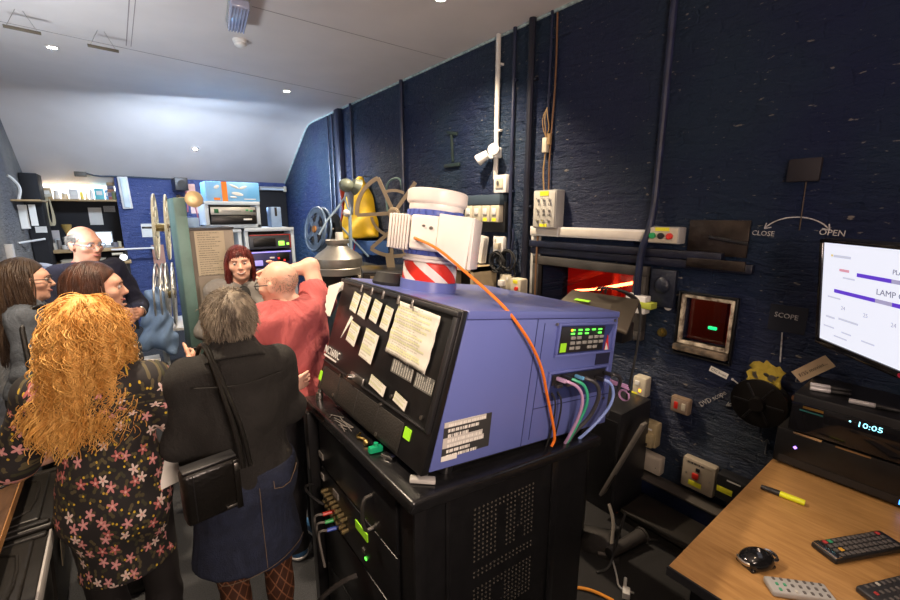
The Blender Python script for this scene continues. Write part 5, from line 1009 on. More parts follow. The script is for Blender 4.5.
# spoked cast reel arm
t = thing('spoked_reel', 'beige cast spoked reel with open rim above the black control box', 'reel', frame((1.637, 2.80, 1.892), (.79, -.61, 0), (0, 0, 1)))
RB = mat('beige cast metal', (.36, .29, .19), .5, .2, vary=.2); px = 1 / 135
def bar(w, pts, b, d=.016): # flat bar along a polyline, width b
    pts = [V((p[0] * px, p[1] * px, 0)) for p in pts]
    L_, R_ = [], []
    for i, p in enumerate(pts):
        a = (pts[min(i + 1, len(pts) - 1)] - pts[max(i - 1, 0)]).normalized(); n_ = V((-a.y, a.x, 0)) * b / 2; L_.append(p + n_); R_.append(p - n_)
    q = [(v.x, v.y) for v in L_ + R_[::-1]]
    vs = [(x, y, -d / 2) for x, y in q] + [(x, y, d / 2) for x, y in q]; k = len(pts); n = 2 * k; fs = []
    for i in range(k - 1): fs += [(i, i + 1, n - 2 - i, n - 1 - i), (n + i, n + n - 1 - i, n + n - 2 - i, n + i + 1)]
    for i in range(n): fs.append((i, (i + 1) % n, n + (i + 1) % n, n + i))
    w.raw(vs, fs)
def arc(r, a0, a1, n=12): return [(r * math.cos(math.radians(a0 + (a1 - a0) * i / n)), r * math.sin(math.radians(a0 + (a1 - a0) * i / n))) for i in range(n + 1)]
w = MB(); bar(w, arc(37, 183, 114), .028); bar(w, arc(22, 112, 62), .020); bar(w, arc(23, 190, 255), .02); bar(w, arc(43, 235, 292), .026); w.build('rim', RB, t)
for p in (((0, 0), (-15, 34)), ((0, 0), (22, 30)), ((0, 0), (-37, -2)), ((0, 0), (-4, -46)), ((-4, -18), (-24, -35)), ((-4, -18), (12, -41))): w = MB(); bar(w, p, .026, .02); w.build('spoke', RB, t)
MB().cyl((0, 0, -.03), (0, 0, .05), .042, n=24, bev=.004).cyl((.01, 0, .05), (.01, 0, .09), .025).build('hub', RB, t)
w = MB(); bar(w, [(-6, -40), (-4, -58)], .06, .03); w.build('post', RB, t)
t = thing('control_box', 'black equipment box with red and yellow lights below the spoked reel', 'control box', (1.36, 2.62, 0))
MB().bb((.02, .06, 0), (.42, .40, 1.30), .01).build('stand', BLACKM, t); MB().box((.22, .16, 1.39), (.42, .40, .20), rot('Z', -24), .006).build('box', BLACKM, t)
fr_ = frame(V((.22, .16, 1.39)) + V(rot('Z', -24) @ V((0, -.203, 0))), V(rot('Z', -24) @ V((1, 0, 0))), (0, 0, 1))
MB().box((0, 0, 0), (.40, .17, .006)).build('front_panel', mat('brown black panel', (.035, .028, .02), .45), t, fr_); MB().box((-.03, .055, .005), (.26, .035, .004)).build('name_strip', mat('tan strip', (.30, .24, .15), .5), t, fr_)
for x, m in ((-.06, emis('yellow led', (1, .8, .1), 2.5)), (.01, emis('red led', (1, .03, .02), 3.))): MB().sph((x, -.02, .006), (.013, .013, .008), 12).build('indicator_light', m, t, fr_)
for x in (.07, .11, .15): MB().cyl((x, -.03, 0), (x, -.03, .02), .010, n=12).build('knob', STEEL, t, fr_)
MB().tube([(-.13, -.08, 0), (-.13, .07, .01)], .004, 6).build('handle', STEEL, t, fr_)
# anglepoise lamp
GRN = mat('grey green enamel', (.16, .19, .15), .45); PBL = mat('pale blue grey metal', (.30, .42, .55), .4, .3)
t = thing('anglepoise_lamp', 'grey-green jointed work lamp with a round head by the blue pipes', 'lamp', (1.56, 3.42, 1.276))
MB().lathe([(0, 0), (.09, 0), (.09, .02), (.02, .035), (0, .036)], 24).build('base', PBL, t); MB().tube([(0, 0, .02), (.01, 0, .66)], .014, 10).build('pole', PBL, t)
MB().tube([(.0, .0, .64), (-.03, .0, .74), (-.01, -.01, .83)], .008, 8).build('upper_arm', PBL, t); MB().tube([(-.0, .0, .78), (-.09, .01, .66), (-.18, .02, .56), (-.26, .02, .44)], .009, 8).build('lower_arm', PBL, t)
MB().sph((-.025, -.01, .615), .032, 14).build('joint', WHITEP, t); MB().sph((-.02, -.02, .84), (.062, .062, .055), 18).lathe([(.05, .0), (.07, -.05), (.072, -.055), (.05, -.005)], 20, Matrix.Translation((.03, -.03, .85)) @ Matrix.Rotation(-1.1, 4, 'Y')).build('head', GRN, t)
w = MB(); w.raw([(-.025, -.01, .81), (.05, -.01, .81), (.035, .0, .60), (.02, .01, .60)], [(0, 1, 2, 3)]); o = w.build('spring_cover', mat('pale translucent blue', (.35, .42, .55), .3), t, ang=0); o.modifiers.new('s', 'SOLIDIFY').thickness = .01
# blue reel on a rewind stand
t = thing('film_reel', 'blue-grey film reel tilted on a rewind arm against the blue wall', 'reel', frame((1.655, 4.40, 1.72), V((.10, -.99, .0)), V((.16, .02, 1))))
RBL = mat('blue grey reel metal', (.20, .30, .46), .42, .4)
def flange(z, r, m, holes=5):
    w = MB(); w.ring((0, 0, z), r - .012, .012, n=40, m=8); w.lathe([(r * .72, z - .004), (r - .01, z - .004), (r - .01, z + .004), (r * .72, z + .004)], 40, closed=True); w.lathe([(.02, z - .004), (r * .34, z - .004), (r * .34, z + .004), (.02, z + .004)], 30, closed=True)
    for i in range(holes): a = 2 * math.pi * i / holes; w.box((r * .53 * math.cos(a), r * .53 * math.sin(a), z), (r * .44, r * .24, .008), rot('Z', math.degrees(a)))
    return w
zdir = 1
flange(-.03, .235, RBL).build('flange', RBL, t); flange(.03, .235, RBL).build('flange', RBL, t); MB().cyl((0, 0, -.05), (0, 0, .05), .035).build('hub', mat('orange hub', (.5, .22, .06), .4), t); MB().cyl((0, 0, -.025), (0, 0, .025), .14, n=32).build('film_core', mat('dark film pack', (.03, .03, .04), .3), t)
t = thing('rewind_stand', 'dark rewind stand behind the blue reel', 'stand', (1.95, 4.38, 0)); MB().bb((-.25, -.25, 0), (.25, .35, 1.34), .01).build('cabinet', DKB, t); MB().bb((-.12, -.02, 1.34), (-.04, .06, 1.80), .01).build('arm', BLACKM, t); MB().cyl((-.30, .02, 1.72), (-.04, .02, 1.72), .014).build('shaft', STEEL, t); MB().lathe([(.02, 0), (.17, .0), (.17, .02), (.02, .02)], 32, frame((-.12, .02, 1.72), (0, 1, 0), (0, 0, 1))).build('brake_disc', BLACKM, t); MB().tube([(-.04, .0, 1.74), (.05, -.08, 1.60), (.20, -.12, 1.42)], .012, 8).build('brace', PBL, t)
# yellow coat on the wall
S_ = Sdf(.02); S_.cap((0, 0, .02), (0, 0, -.35), .05, .17, .08, ys=.9).cap((0, .0, -.3), (.03, 0, -.72), .2, .26, .08, ys=.9).cap((.02, .0, -.1), (.26, -.02, -.65), .07, .10, .05).cap((-.1, .0, -.1), (-.22, 0, -.6), .07, .09, .05)
S_.cut((0, 0, -.74), (.1, 0, -1))
S_.cut((0, .12, 0), (0, 1, 0))
v, f = S_.mesh(lambda X, Y, Z: (.02 * np.sin(X * 26 + 3 * np.sin(Z * 5)) * np.clip(-Z * 2, 0, 1)).astype(np.float32))
t = thing('hanging_jacket', 'bright yellow jacket with a red side hanging on the wall', 'jacket', frame((WX - .13, 5.24, 2.29), (0, -1, 0), (-1, 0, 0)))
t.matrix_basis = Matrix(((0, 1, 0, WX - .13), (-1, 0, 0, 5.24), (0, 0, 1, 2.29), (0, 0, 0, 1)))
link('cloth', np_mesh('cloth', v, f), mat('yellow oilskin', (.72, .45, .012), .55, vary=.25, vscale=5, bump=.3, bscale=20), t, ang=0)
w = MB(); g = []
for i in range(7):
    for j in range(5): g.append((-.20 - .10 * i / 6 + .05 * j / 4, -.10 - .10 * j / 4 + .02 * math.sin(i * 1.3 + j), .0 - .68 * i / 6))
o = w.raw(g, [(i * 5 + j, i * 5 + j + 1, i * 5 + j + 6, i * 5 + j + 5) for i in range(6) for j in range(4)]).build('red_lining', mat('dark red lining', (.22, .02, .015), .7), t, ang=0); o.modifiers.new('s', 'SOLIDIFY').thickness = .02
MB().tube([(0, .12, .06), (0, .03, .07), (0, .0, .02)], .008, 6, 1).build('hook', STEEL, t)
t = thing('wall_cupboard', 'blue and white box with a red stripe below the yellow jacket', 'box', (WX, 5.2, 1.37)); MB().bb((-.22, -.42, 0), (0, .42, .17), .006).build('body', mat('mid blue box', (.05, .12, .32), .5), t); w = MB(); w.prism([(-.06, .0), (-.03, .0), (.06, .17), (.03, .17)], .22, .224, frame((0, .1, 0), (0, -1, 0), (0, 0, 1))); w.build('red_stripe', REDP, t); MB().bb((-.226, .24, .02), (-.22, .40, .15)).build('white_panel', PAPER, t)
t = thing('thin_green_pipe', 'thin curved pale green pipe beside the yellow jacket', 'pipe', (WX, 4.62, 0)); MB().tube([(-.03, .1, 1.9), (-.05, .1, 2.1), (-.08, .0, 2.26), (-.05, -.22, 2.30), (-.03, -.26, 2.2), (-.03, -.27, 1.6)], .012, 8, 2).build('pipe', mat('pale green paint', (.12, .20, .18), .5), t)
# green and grey film machine
GRM = mat('green hammered paint', (.105, .185, .175), .5, vary=.2, bump=.1); GRYM = mat('mushroom grey board', (.20, .17, .145), .7, vary=.12, vscale=12)
fm = thing('film_machine', 'tall machine with a green front column and mushroom grey side panel', 'machine', (.52, 3.6, 0))
MB().bb((-.125, -.07, .60), (.16, .30, 1.775), .006).build('side_panel', GRYM, fm); MB().bb((-.205, -.16, .80), (-.132, .24, 1.995), .006).build('green_column', GRM, fm); MB().bb((-.14, -.02, .0), (.15, .28, .60), .01).build('base', BLACKM, fm); MB().bb((-.13, -.075, 1.775), (.165, .305, 1.79)).build('top_edge', BLACKM, fm)
MB().bb((-.23, -.20, .68), (-.10, .05, .82), .006).build('gate_block', BLACKM, fm)
MB().lathe([(.0, 0), (.055, .0), (.055, .006), (.03, .012), (.012, .012), (.012, .016), (.0, .016)], 28, frame((-.085, -.19, 1.985), (1, 0, 0), (0, 0, 1))).cyl((-.085, -.19, 1.985), (-.16, -.1, 1.985), .015).build('brass_roller', mat('pale brass', (.52, .40, .22), .35, .6), fm)
w = MB(); w.lathe([(.0, -.045), (.034, -.045), (.034, -.035), (.018, -.028), (.018, .028), (.034, .035), (.034, .045), (.0, .045)], 24, frame((-.095, -.25, .965), (0, 0, 1), (0, 1, 0))); w.build('guide_spool', IVORY, fm)
MB().cyl((-.22, -.25, .965), (-.14, -.25, .965), .012).build('spindle', BLACKM, fm); MB().sph((-.27, -.22, .72), .018, 12).cyl((-.27, -.22, .72), (-.2, -.15, .72), .007).build('knob', CHROME, fm)
MB().box((-.10, .0, 1.825), (.10, .08, .07), None, .005).build('small_box', mat('pale blue box', (.25, .40, .65), .5), fm)
tag(MB().box((0, 0, 0), (.19, .32, .002)).build('notice', mat_print('tan typed notice', (.34, .29, .22), (.15, .13, .10), 20, None, .42), None, frame((.52, 3.528, 1.605), (1, 0, 0), (0, 0, 1)), False), 'typed tan notice pinned to the mushroom grey panel', 'notice')
# bench with big wire reels, denim jacket on it
t = thing('rewind_bench', 'low white-edged bench under the tall wire reels', 'bench', (.36, 6.0, 0))
MB().bb((-.10, -.30, .545), (.60, .40, .58), .004).build('benchtop', WHITEP, t)
for x in (-.08, .56):
    for y in (-.27, .36): MB().box((x, y, .27), (.03, .03, .545)).build('leg', GREYP, t)
WIRE = mat('bright wire', (.62, .60, .55), .3, .8); CRM = mat('cream rim', (.62, .55, .38), .4)
vdir = V((.066, .998, 0))
for k, (x, y, z, r, lab) in enumerate(((.395, 5.83, 1.73, .37, 'large cream-rimmed spoked reel above the wire reels'), (.30, 5.78, .96, .375, 'silver wire reel standing on the bench, nearest the denim jacket'), (.40, 5.84, .96, .375, 'silver wire reel standing on the bench, nearest the green column'))):
    rt = thing('wire_reel', lab, 'reel', frame((x, y, z), (.13 + .03 * (k % 2), .99, 0), (.045, 0, 1)), 'big wire film reels')
    HS = .055 if k == 0 else .03
    for s_ in (-1, 1):
        w = MB(); w.ring((0, 0, s_ * HS), r - .01, .010, n=48, m=6).ring((0, 0, s_ * HS), r * .62, .006, n=40, m=6).ring((0, 0, s_ * HS), r * .30, .006, n=30, m=6)
        for i in range(8): a = i * math.pi / 4 + .2; w.tube([(.05 * math.cos(a), .05 * math.sin(a), s_ * HS), ((r - .01) * math.cos(a), (r - .01) * math.sin(a), s_ * HS)], .006, 6)
        w.build('flange', CRM if k < 1 else WIRE, rt)
    MB().cyl((0, 0, -HS - .012), (0, 0, HS + .012), .045, n=24).build('hub', mat('dark brass hub', (.25, .18, .07), .35, .7) if k == 0 else bpy.data.materials['dark brass hub'], rt)
t = thing('reel_rack', 'dark rack post holding the tall wire reels', 'rack', (.62, 6.1, 0)); MB().bb((-.02, -.02, .58), (.02, .02, 2.1)).build('post', BLACKM, t); MB().cyl((-.40, -.26, 1.73), (0, 0, 1.73), .012).build('arm', BLACKM, t)
S_ = Sdf(.014); S_.cap((0, 0, 0), (0, .0, -.5), .085, .13, .06).cap((.0, -.03, -.05), (-.16, -.02, -.55), .05, .06, .04).cap((.05, -.02, -.05), (.10, 0, -.62), .06, .07, .04); v, f = S_.mesh(lambda X, Y, Z: (.016 * np.sin(X * 40 + 4 * np.sin(Z * 9)) + .008 * np.sin(Z * 30)).astype(np.float32))
t = tag(link('denim_jacket', np_mesh('denim_jacket', v, f), mat('pale denim', (.20, .30, .46), .85, vary=.25, bump=.3), None, Matrix.Translation((.22, 5.55, 1.02)), ang=0), 'pale blue denim jacket draped over the end of the low bench', 'jacket')
t = thing('paper_crate', 'small crate of papers on the floor by the low bench', 'crate', (.10, 5.62, 0)); MB().bb((-.12, -.12, 0), (.12, .15, .26), .005).build('crate', mat('dark crate', (.04, .04, .05), .5), t); MB().bb((-.10, -.10, .26), (.10, .12, .30), .004).build('paper_pile', PAPER, t); MB().bb((-.10, -.122, .06), (.10, -.12, .14)).build('label', mat('red and white label', (.55, .40, .38), .5, col2=(.5, .06, .04), vscale=20), t)
# ---------------------------------------------------------------- sound racks at the back
RKW = mat('pale blue white rack', (.50, .58, .66), .4, vary=.05)
def rack(name, label, x0, x1, y0, z0, z1, dp=.5):
    t = thing(name, label, 'rack', (x0, y0, z0)); W2, H2 = x1 - x0, z1 - z0; e = .045
    for nm, a, b in (('side_panel', (0, 0, 0), (e, dp, H2)), ('side_panel', (W2 - e, 0, 0), (W2, dp, H2)), ('top_panel', (0, -.015, H2 - e), (W2, dp, H2)), ('base_panel', (0, 0, 0), (W2, dp, e))): MB().bb(a, b, .006).build(nm, RKW, t)
    MB().bb((e, dp * .6, e), (W2 - e, dp * .62, H2 - e)).build('back_panel', BLACK, t); return t, W2, H2
def unit(name, label, cat, x0, y0, z0, w_, h_, m, parts):
    t = thing(name, label, cat, (x0, y0, z0)); MB().bb((0, .02, 0), (w_, .30, h_), .004).build('case', BLACKM, t); MB().bb((0, 0, 0), (w_, .02, h_), .003).build('front_panel', m, t)
    for nm, x, z, a, b, mm in parts: MB().box((x * w_, -.006, z * h_), (a, .012, b), None, .002).build(nm, mm, t)
    return t
rack('equipment_rack', 'pale rack standing on the floor with a red-trimmed amplifier', 1.285, 1.915, 6.0, 0, 1.695)
rack('equipment_rack', 'pale rack half hidden behind the red-haired woman', .66, 1.255, 6.02, 0, 1.69)
rack('equipment_rack', 'small pale rack on top of the others with a silver player', .865, 1.50, 6.0, 1.70, 2.03)
RNG = mat('dark red trim', (.45, .03, .03), .4); CHF = mat('charcoal front', (.06, .065, .08), .4); VIO = emis('violet glow', (.35, .3, 1.), 1.2); LCD = emis('lime display', (.35, .9, .1), 1.4); REDL = emis('red indicator', (1, .05, .04), 2.)
unit('amplifier', 'red-trimmed amplifier with a lime display at the top of the rack', 'amplifier', 1.335, 5.99, 1.42, .525, .19, CHF, [('trim', .5, .95, .52, .012, RNG), ('trim', .98, .5, .012, .18, RNG), ('display', .76, .35, .075, .06, LCD), ('light', .92, .3, .03, .03, LCD), ('panel', .35, .45, .28, .11, BLACKM)])
unit('amplifier', 'violet-lit amplifier with red buttons in the middle of the rack', 'amplifier', 1.335, 5.99, 1.185, .525, .205, mat('indigo front', (.05, .05, .16), .4), [('trim', .5, .93, .5, .012, VIO), ('display', .17, .25, .10, .07, mat('lavender display', (.4, .35, .8), .4, emit=(.4, .35, .9), estr=.6)), ('button', .66, .5, .03, .03, REDL), ('button', .80, .35, .03, .03, REDL), ('button', .66, .2, .03, .02, REDL), ('label', .50, .55, .06, .02, PAPER), ('panel', .78, .55, .16, .12, BLACKM)])
mx_ = thing('mixing_desk', 'low mixer with rows of coloured knobs under the amplifiers', 'mixer', (1.335, 5.94, 1.0)); MB().bb((0, 0, 0), (.525, .30, .165), .006).build('case', mat('mid violet grey', (.10, .08, .16), .5), mx_)
for r in range(3):
    for c in range(11): MB().cyl((.04 + c * .045, .0, .03 + r * .05), (.04 + c * .045, -.018, .03 + r * .05), .012, n=10).build('knob', (REDP, PAPER, STEEL, mat('blue knob', (.05, .12, .6), .4) if r + c == 0 else PAPER)[(r * 5 + c * 3) % 4], mx_)
unit('disc_player', 'silver disc player in the small upper rack', 'player', .925, 5.985, 1.865, .515, .095, mat('silver front', (.50, .50, .46), .35, .5), [('display', .12, .5, .05, .05, mat('dark green display', (.02, .12, .05), .2)), ('tray', .45, .55, .22, .02, GREYP), ('button', .80, .6, .03, .02, GREENP), ('button', .90, .5, .03, .02, GREENP), ('knob', .97, .5, .03, .03, BLACKP)])
unit('tape_deck', 'black tape deck below the silver disc player', 'player', .925, 5.985, 1.75, .515, .105, BLACKM, [('badge', .80, .55, .10, .02, WHITEP)])
# cardboard box with orange stripe, no brand
bx = thing('cardboard_box', 'flat blue box with an orange stripe on top of the racks', 'box', (.90, 6.0, 2.032)); MB().bb((0, 0, 0), (.61, .4, .235), .004).build('carton', mat('sky blue print', (.12, .38, .72), .5, vary=.25, col2=(.30, .55, .82), vscale=3), bx)
MB().bb((.175, -.002, 0), (.235, 0, .235)).build('orange_stripe', mat('orange print', (.85, .22, .02), .5), bx); MB().bb((.08, -.002, .01), (.15, 0, .04)).build('orange_patch', bpy.data.materials['orange print'], bx)
w = MB()
for cx_, cz_, a, b, an in ((.32, .18, .06, .014, 25), (.42, .17, .05, .016, -20), (.35, .09, .07, .022, 10), (.12, .17, .035, .02, -30), (.30, .05, .04, .012, 5)): w.sph((cx_, -.0015, cz_), (a, .002, b), 12, rot('Y', an))
w.build('printed_sketch', mat('white print', (.72, .74, .74), .5), bx); MB().bb((.42, -.0025, .022), (.56, -.001, .034)).build('print_line', bpy.data.materials['white print'], bx)
t = thing('blue_grey_slab', 'pale blue upright box on top of the tall rack', 'box', (1.66, 6.1, 1.696)); MB().bb((0, 0, 0), (.135, .20, .27), .008).build('case', mat('pale blue enamel', (.22, .33, .52), .45), t); MB().bb((.05, -.003, .15), (.08, 0, .265)).build('slot', BLACKP, t)
t = thing('small_speaker', 'black square speaker high beside the pink and white strips', 'speaker', (.90, 8.2, 2.34)); MB().bb((-.09, 0, -.10), (.09, .5, .10), .008).build('case', BLACKP, t); MB().cyl((0, -.003, 0), (0, .004, 0), .06).build('cone', RUBBER, t)
for i, (x, z, m, lab) in enumerate(((1.09, 2.30, mat('pale pink card', (.7, .45, .42), .6), 'pink-edged card pinned beside the black square speaker'), (1.12, 2.13, PAPER, 'white card pinned below the pink-edged card'), (1.12, 1.95, mat('red white card', (.7, .55, .55), .6), 'third small card in the column beside the blue box'))):
    w = MB().box((0, 0, 0), (.13, .15, .004)).build('pinned_card', m, None, frame((x, YB - .005, z), (1, 0, 0), (0, 0, 1))); tag(w, lab, 'card')
tag(MB().tube([(1.0, YB - .02, 2.3), (1.02, YB - .03, 2.1), (1.0, YB - .02, 1.9)], .012, 6, 2).tube([(1.12, YB - .02, 2.0), (1.15, YB - .02, 1.8), (1.14, YB - .02, 1.6)], .010, 6, 2).build('wall_cables', mat('pinkish cable', (.4, .12, .18), .5), None), 'pink cables dangling on the blue wall by the pinned cards', 'cables')
# dark recess door and dead batten right of the racks
struct(MB().bb((2.18, YB - .03, 0), (2.69, YB - .0, 2.30)).build('door_1', BLACK, smooth=False))
t = thing('fluorescent_batten', 'unlit pale batten light above the black recess beside the blue corner', 'light', (2.42, YB - .10, 2.33)); MB().bb((-.22, -.03, -.03), (.24, .09, .04), .006).build('housing', GREYP, t); MB().cyl((-.20, -.04, -.01), (.22, -.04, -.01), .018).build('tube', mat('pale tube', (.60, .68, .75), .3), t); MB().box((.22, -.05, .0), (.05, .05, .10), None, .006).build('end_cap', IVORY, t)
# ---------------------------------------------------------------- left of the back wall: bench recess
t = thing('wall_light', 'long white vertical light fitting on the blue back wall', 'light', (.165, YB, 2.20)); MB().box((0, -.03, 0), (.135, .06, .50), rot('Y', -2), .01).build('housing', WHITEP, t); MB().box((.0, -.065, 0), (.08, .03, .46), rot('Y', -2), .012, 3).build('diffuser', mat('opal diffuser', (.62, .74, .80), .35), t)
SHW = mat_wood('old shelf timber', (.34, .22, .10), (.46, .32, .16), .6, 5, (2, 12, 12))
tag(MB().bb((a1 + .002, YB + .05, 2.065), (a2 - .002, YB + .648, 2.095), .004).build('shelf', SHW, None), 'upper timber shelf of bottles and tins in the bright recess', 'shelf')
tag(MB().bb((a1 + .004, YB - .25, 1.30), (a2 - .004, YB + .60, 1.345), .004).build('worktop', SHW, None), 'timber worktop across the recess behind the older man', 'worktop')
tag(MB().bb((a1 + .05, YB - .30, 1.10), (a2 + .06, YB + .5, 1.14), .004).build('lower_shelf', SHW, None), 'lower timber shelf under the worktop', 'shelf')
t = thing('bench_frame', 'dark frame carrying the recess worktop', 'frame', (-.4, YB, 0))
for x in (-.44, .46): MB().box((x, -.2, .55), (.05, .05, 1.10)).build('leg', BLACK, t); MB().box((x, -.2, 1.22), (.04, .04, .16)).build('riser', BLACK, t)
ITEMS = [('tan box', .10, .16, (.48, .34, .16), 'b'), ('white jar', .07, .12, (.75, .72, .66), 'j'), ('cream tin', .09, .09, (.62, .52, .36), 'j'), ('white carton', .11, .15, (.72, .70, .66), 'b'), ('yellow bottle', .045, .15, (.72, .52, .06), 't'), ('red-capped bottle', .045, .14, (.62, .52, .40), 't'), ('white bottle', .055, .16, (.74, .73, .70), 't'), ('turquoise box', .12, .17, (.10, .48, .55), 'b'), ('blue carton', .07, .15, (.12, .30, .52), 'b'), ('olive tin', .07, .13, (.22, .26, .12), 'j'), ('brown bottle', .05, .13, (.30, .14, .05), 't')]
x = a1 + .05
for i, (nm, wd, h, c, kd) in enumerate(ITEMS):
    x += wd / 2; M = Matrix.Translation((x, YB + .14 + .03 * (i % 3), 2.096)); nmn = 'shelf_' + {'b': 'carton', 'j': 'tin', 't': 'bottle'}[kd]
    t = thing(nmn, nm + ' on the bright upper shelf' + (' beside the ' + ITEMS[i - 1][0] if i else ' at its left end'), {'b': 'box', 'j': 'tin', 't': 'bottle'}[kd], M, 'bottles and tins on the bright shelf'); m = mat(nm, c, .4)
    if kd == 'b': MB().bb((-wd / 2, -.05, 0), (wd / 2, .05, h), .003).build('carton', m, t); MB().bb((-wd * .3, -.052, h * .4), (wd * .3, -.05, h * .75)).build('label', PAPER, t)
    elif kd == 'j': MB().cyl((0, 0, 0), (0, 0, h * .85), wd / 2, n=20, bev=.003).build('body', m, t); MB().cyl((0, 0, h * .85), (0, 0, h), wd / 2 * .95, n=20).build('lid', STEEL, t)
    else: MB().lathe([(0, 0), (wd / 2, 0), (wd / 2, h * .6), (wd * .2, h * .78), (wd * .2, h * .85), (0, h * .85)], 18).build('body', m, t); MB().cyl((0, 0, h * .83), (0, 0, h), wd * .24, n=14).build('cap', REDP if 'red' in nm else WHITEP, t)
    x += wd / 2 + .012
t = thing('book_stack', 'column of dark and red paperbacks at the right end of the bright shelf', 'books', (a2 - .06, YB + .2, 2.096))
for i in range(5): MB().bb((-.045, -.06, i * .055), (.045, .08, i * .055 + .05), .003).build('book', mat('book cover %d' % i, ((.3, .08, .05), (.15, .12, .2), (.35, .15, .08), (.1, .1, .16), (.3, .2, .1))[i], .6), t)
tag(MB().box((0, 0, 0), (.175, .285, .003)).build('notice', PAPER, None, frame((-.265, YB + .64, 1.83), (1, 0, 0), (0, 0, 1)) ), 'large pale sheet pinned on the black backboard', 'notice')
tag(MB().box((0, 0, 0), (.155, .10, .003)).build('notice', mat_print('grey notice', (.42, .42, .42), (.22, .22, .22), 8), None, frame((-.07, YB + .64, 1.95), (1, 0, 0), (0, 0, 1)), False), 'smaller grey sheet pinned beside the large one on the backboard', 'notice')
t = thing('laptop', 'pale laptop screen glowing behind the bald head', 'laptop', (-.25, YB + .02, 1.346)); MB().bb((-.17, -.12, 0), (.17, .10, .015), .003).build('base', GREYP, t); MB().box((0, .13, .13), (.34, .012, .24), rot('X', -15), .003).build('lid', GREYP, t); MB().box((0, .122, .13), (.31, .006, .205), rot('X', -15)).build('screen', emis('pale blue screen', (.75, .88, 1.), .9), t)
t = thing('brass_lamp', 'small brass trumpet-shaped lamp on the recess worktop', 'lamp', (-.62, YB + .1, 1.346)); MB().lathe([(0, 0), (.06, 0), (.06, .015), (.014, .03), (.014, .24), (.0, .24)], 18).build('stem', BRASS, t); MB().lathe([(.02, .22), (.035, .27), (.06, .32), (.065, .36), (.05, .37), (.0, .36)], 20).build('lamp_shade', mat('lit brass shade', (.60, .40, .12), .35, .4), t)
CL = [((.50, .45, .36), .06, .10), ((.22, .20, .18), .05, .14), ((.55, .52, .48), .08, .06), ((.30, .25, .14), .05, .12), ((.40, .12, .08), .06, .07), ((.60, .56, .48), .07, .12), ((.14, .14, .16), .09, .08), ((.48, .44, .30), .05, .09)]
for i, (c, wd, h) in enumerate(CL):
    xx = a1 + .08 + i * .062 + (.35 if i > 5 else 0); t = thing('workshop_pot', ('cream pot', 'dark grey bottle', 'white dish', 'olive pot', 'red tin', 'off-white mug', 'black tub', 'khaki pot')[i] + ' among the clutter on the recess worktop', 'pot', (xx, YB - .06 + .05 * (i % 2), 1.346), 'clutter on the recess worktop')
    MB().lathe([(0, 0), (wd / 2, 0), (wd * .55, h * .8), (wd * .48, h), (wd * .4, h), (wd * .4, h * .6), (0, h * .55)], 16).build('body', mat('worktop pot %d' % i, c, .5), t)
for i, (xx, wd, lab) in enumerate(((-.62, .22, 'pile of pale papers on the lower recess shelf'), (-.30, .18, 'second pile of papers on the lower recess shelf, further right'))):
    t = thing('paper_pile', lab, 'papers', (xx, YB - .12, 1.141)); 
    for k in range(4): MB().box((.006 * (k % 2), 0, .008 + k * .013), (wd, .22, .011), rot('Z', 5 * (k % 3) - 5), .001).build('sheaf', mat('sheaf %d%d' % (i, k), (.62 - .06 * k, .58 - .06 * k, .46 - .05 * k), .7), t)
t = thing('standing_card', 'pale upright panel card standing on the recess worktop left of the brass lamp', 'card', (-.78, YB + .1, 1.346)); MB().box((0, 0, .15), (.13, .012, .26), rot('X', -8)).build('card', mat('pale grey card', (.50, .46, .44), .6), t); MB().cyl((.03, -.08, 0), (.03, -.08, .16), .035, n=16).build('bottle', mat('clear bottle', (.5, .52, .52), .15), t)
t = thing('cable_hank', 'cream hank of cable hanging from the left end of the bright shelf', 'cable', (a1 + .06, YB + .0, 2.06)); w = MB()
for i in range(5): w.tube([(.0 + .012 * i, -.02, .06), (-.03 + .015 * i, -.05, -.05), (-.02 + .01 * i, -.04, -.30), (.04 + .008 * i, -.03, -.38), (.07 + .005 * i, -.03, -.25), (.06, -.02, .03)], .008, 6, 2)
w.build('hank', mat('cream cable', (.55, .47, .30), .6), t); MB().box((.03, -.03, .07), (.16, .05, .04), rot('Y', -18), .008).build('tie', IVORY, t)
t = thing('wall_rod', 'thin white horizontal rod sticking out along the blue back wall', 'rod', (0, YB - .3, 1.325)); MB().cyl((-.12, 0, 0), (.48, .0, .0), .014).build('rod', WHITEP, t); MB().cyl((-.12, 0, -.07), (.02, 0, -.07), .02).build('peg', IVORY, t); MB().bb((.40, -.01, -.02), (.43, .3, .02)).build('bracket', WHITEP, t)
tag(MB().box((0, 0, 0), (.22, .22, .004)).build('notice', PAPER, None, frame((.42, YB - .006, 1.60), (1, 0, 0), (0, 0, 1))), 'white sheet on the blue wall behind the tall wire reels', 'notice'); tag(MB().box((0, 0, 0), (.17, .55, .004)).build('notice', mat('salmon paper', (.55, .28, .20), .6), None, frame((.50, YB - .006, 1.08), (1, 0, 0), (0, 0, 1))), 'salmon coloured sheet low on the blue wall behind the wire reels', 'notice')
t = thing('desk_spotlight', 'small dazzling lamp low on the blue wall behind the older man', 'light', (.02, YB - .32, 1.16)); MB().lathe([(.02, -.06), (.05, .0), (.052, .01), (.03, .0)], 18, frame((0, 0, .04), (1, 0, 0), (0, 0, 1))).build('shade', STEEL, t); MB().sph((0, -.02, .04), .026, 12).build('bulb', emis('dazzling bulb', (.85, .92, 1.), 14.), t); MB().cyl((0, .03, -.02), (0, .03, .04), .012).build('stand', STEEL, t)
tag(MB().box((-.34, YB - .14, 2.455), (.14, .10, .07), None, .006).build('cable_box', mat('dark olive box', (.07, .06, .045), .5), None), 'dark little box where the sloping ceiling meets the bright recess', 'box')
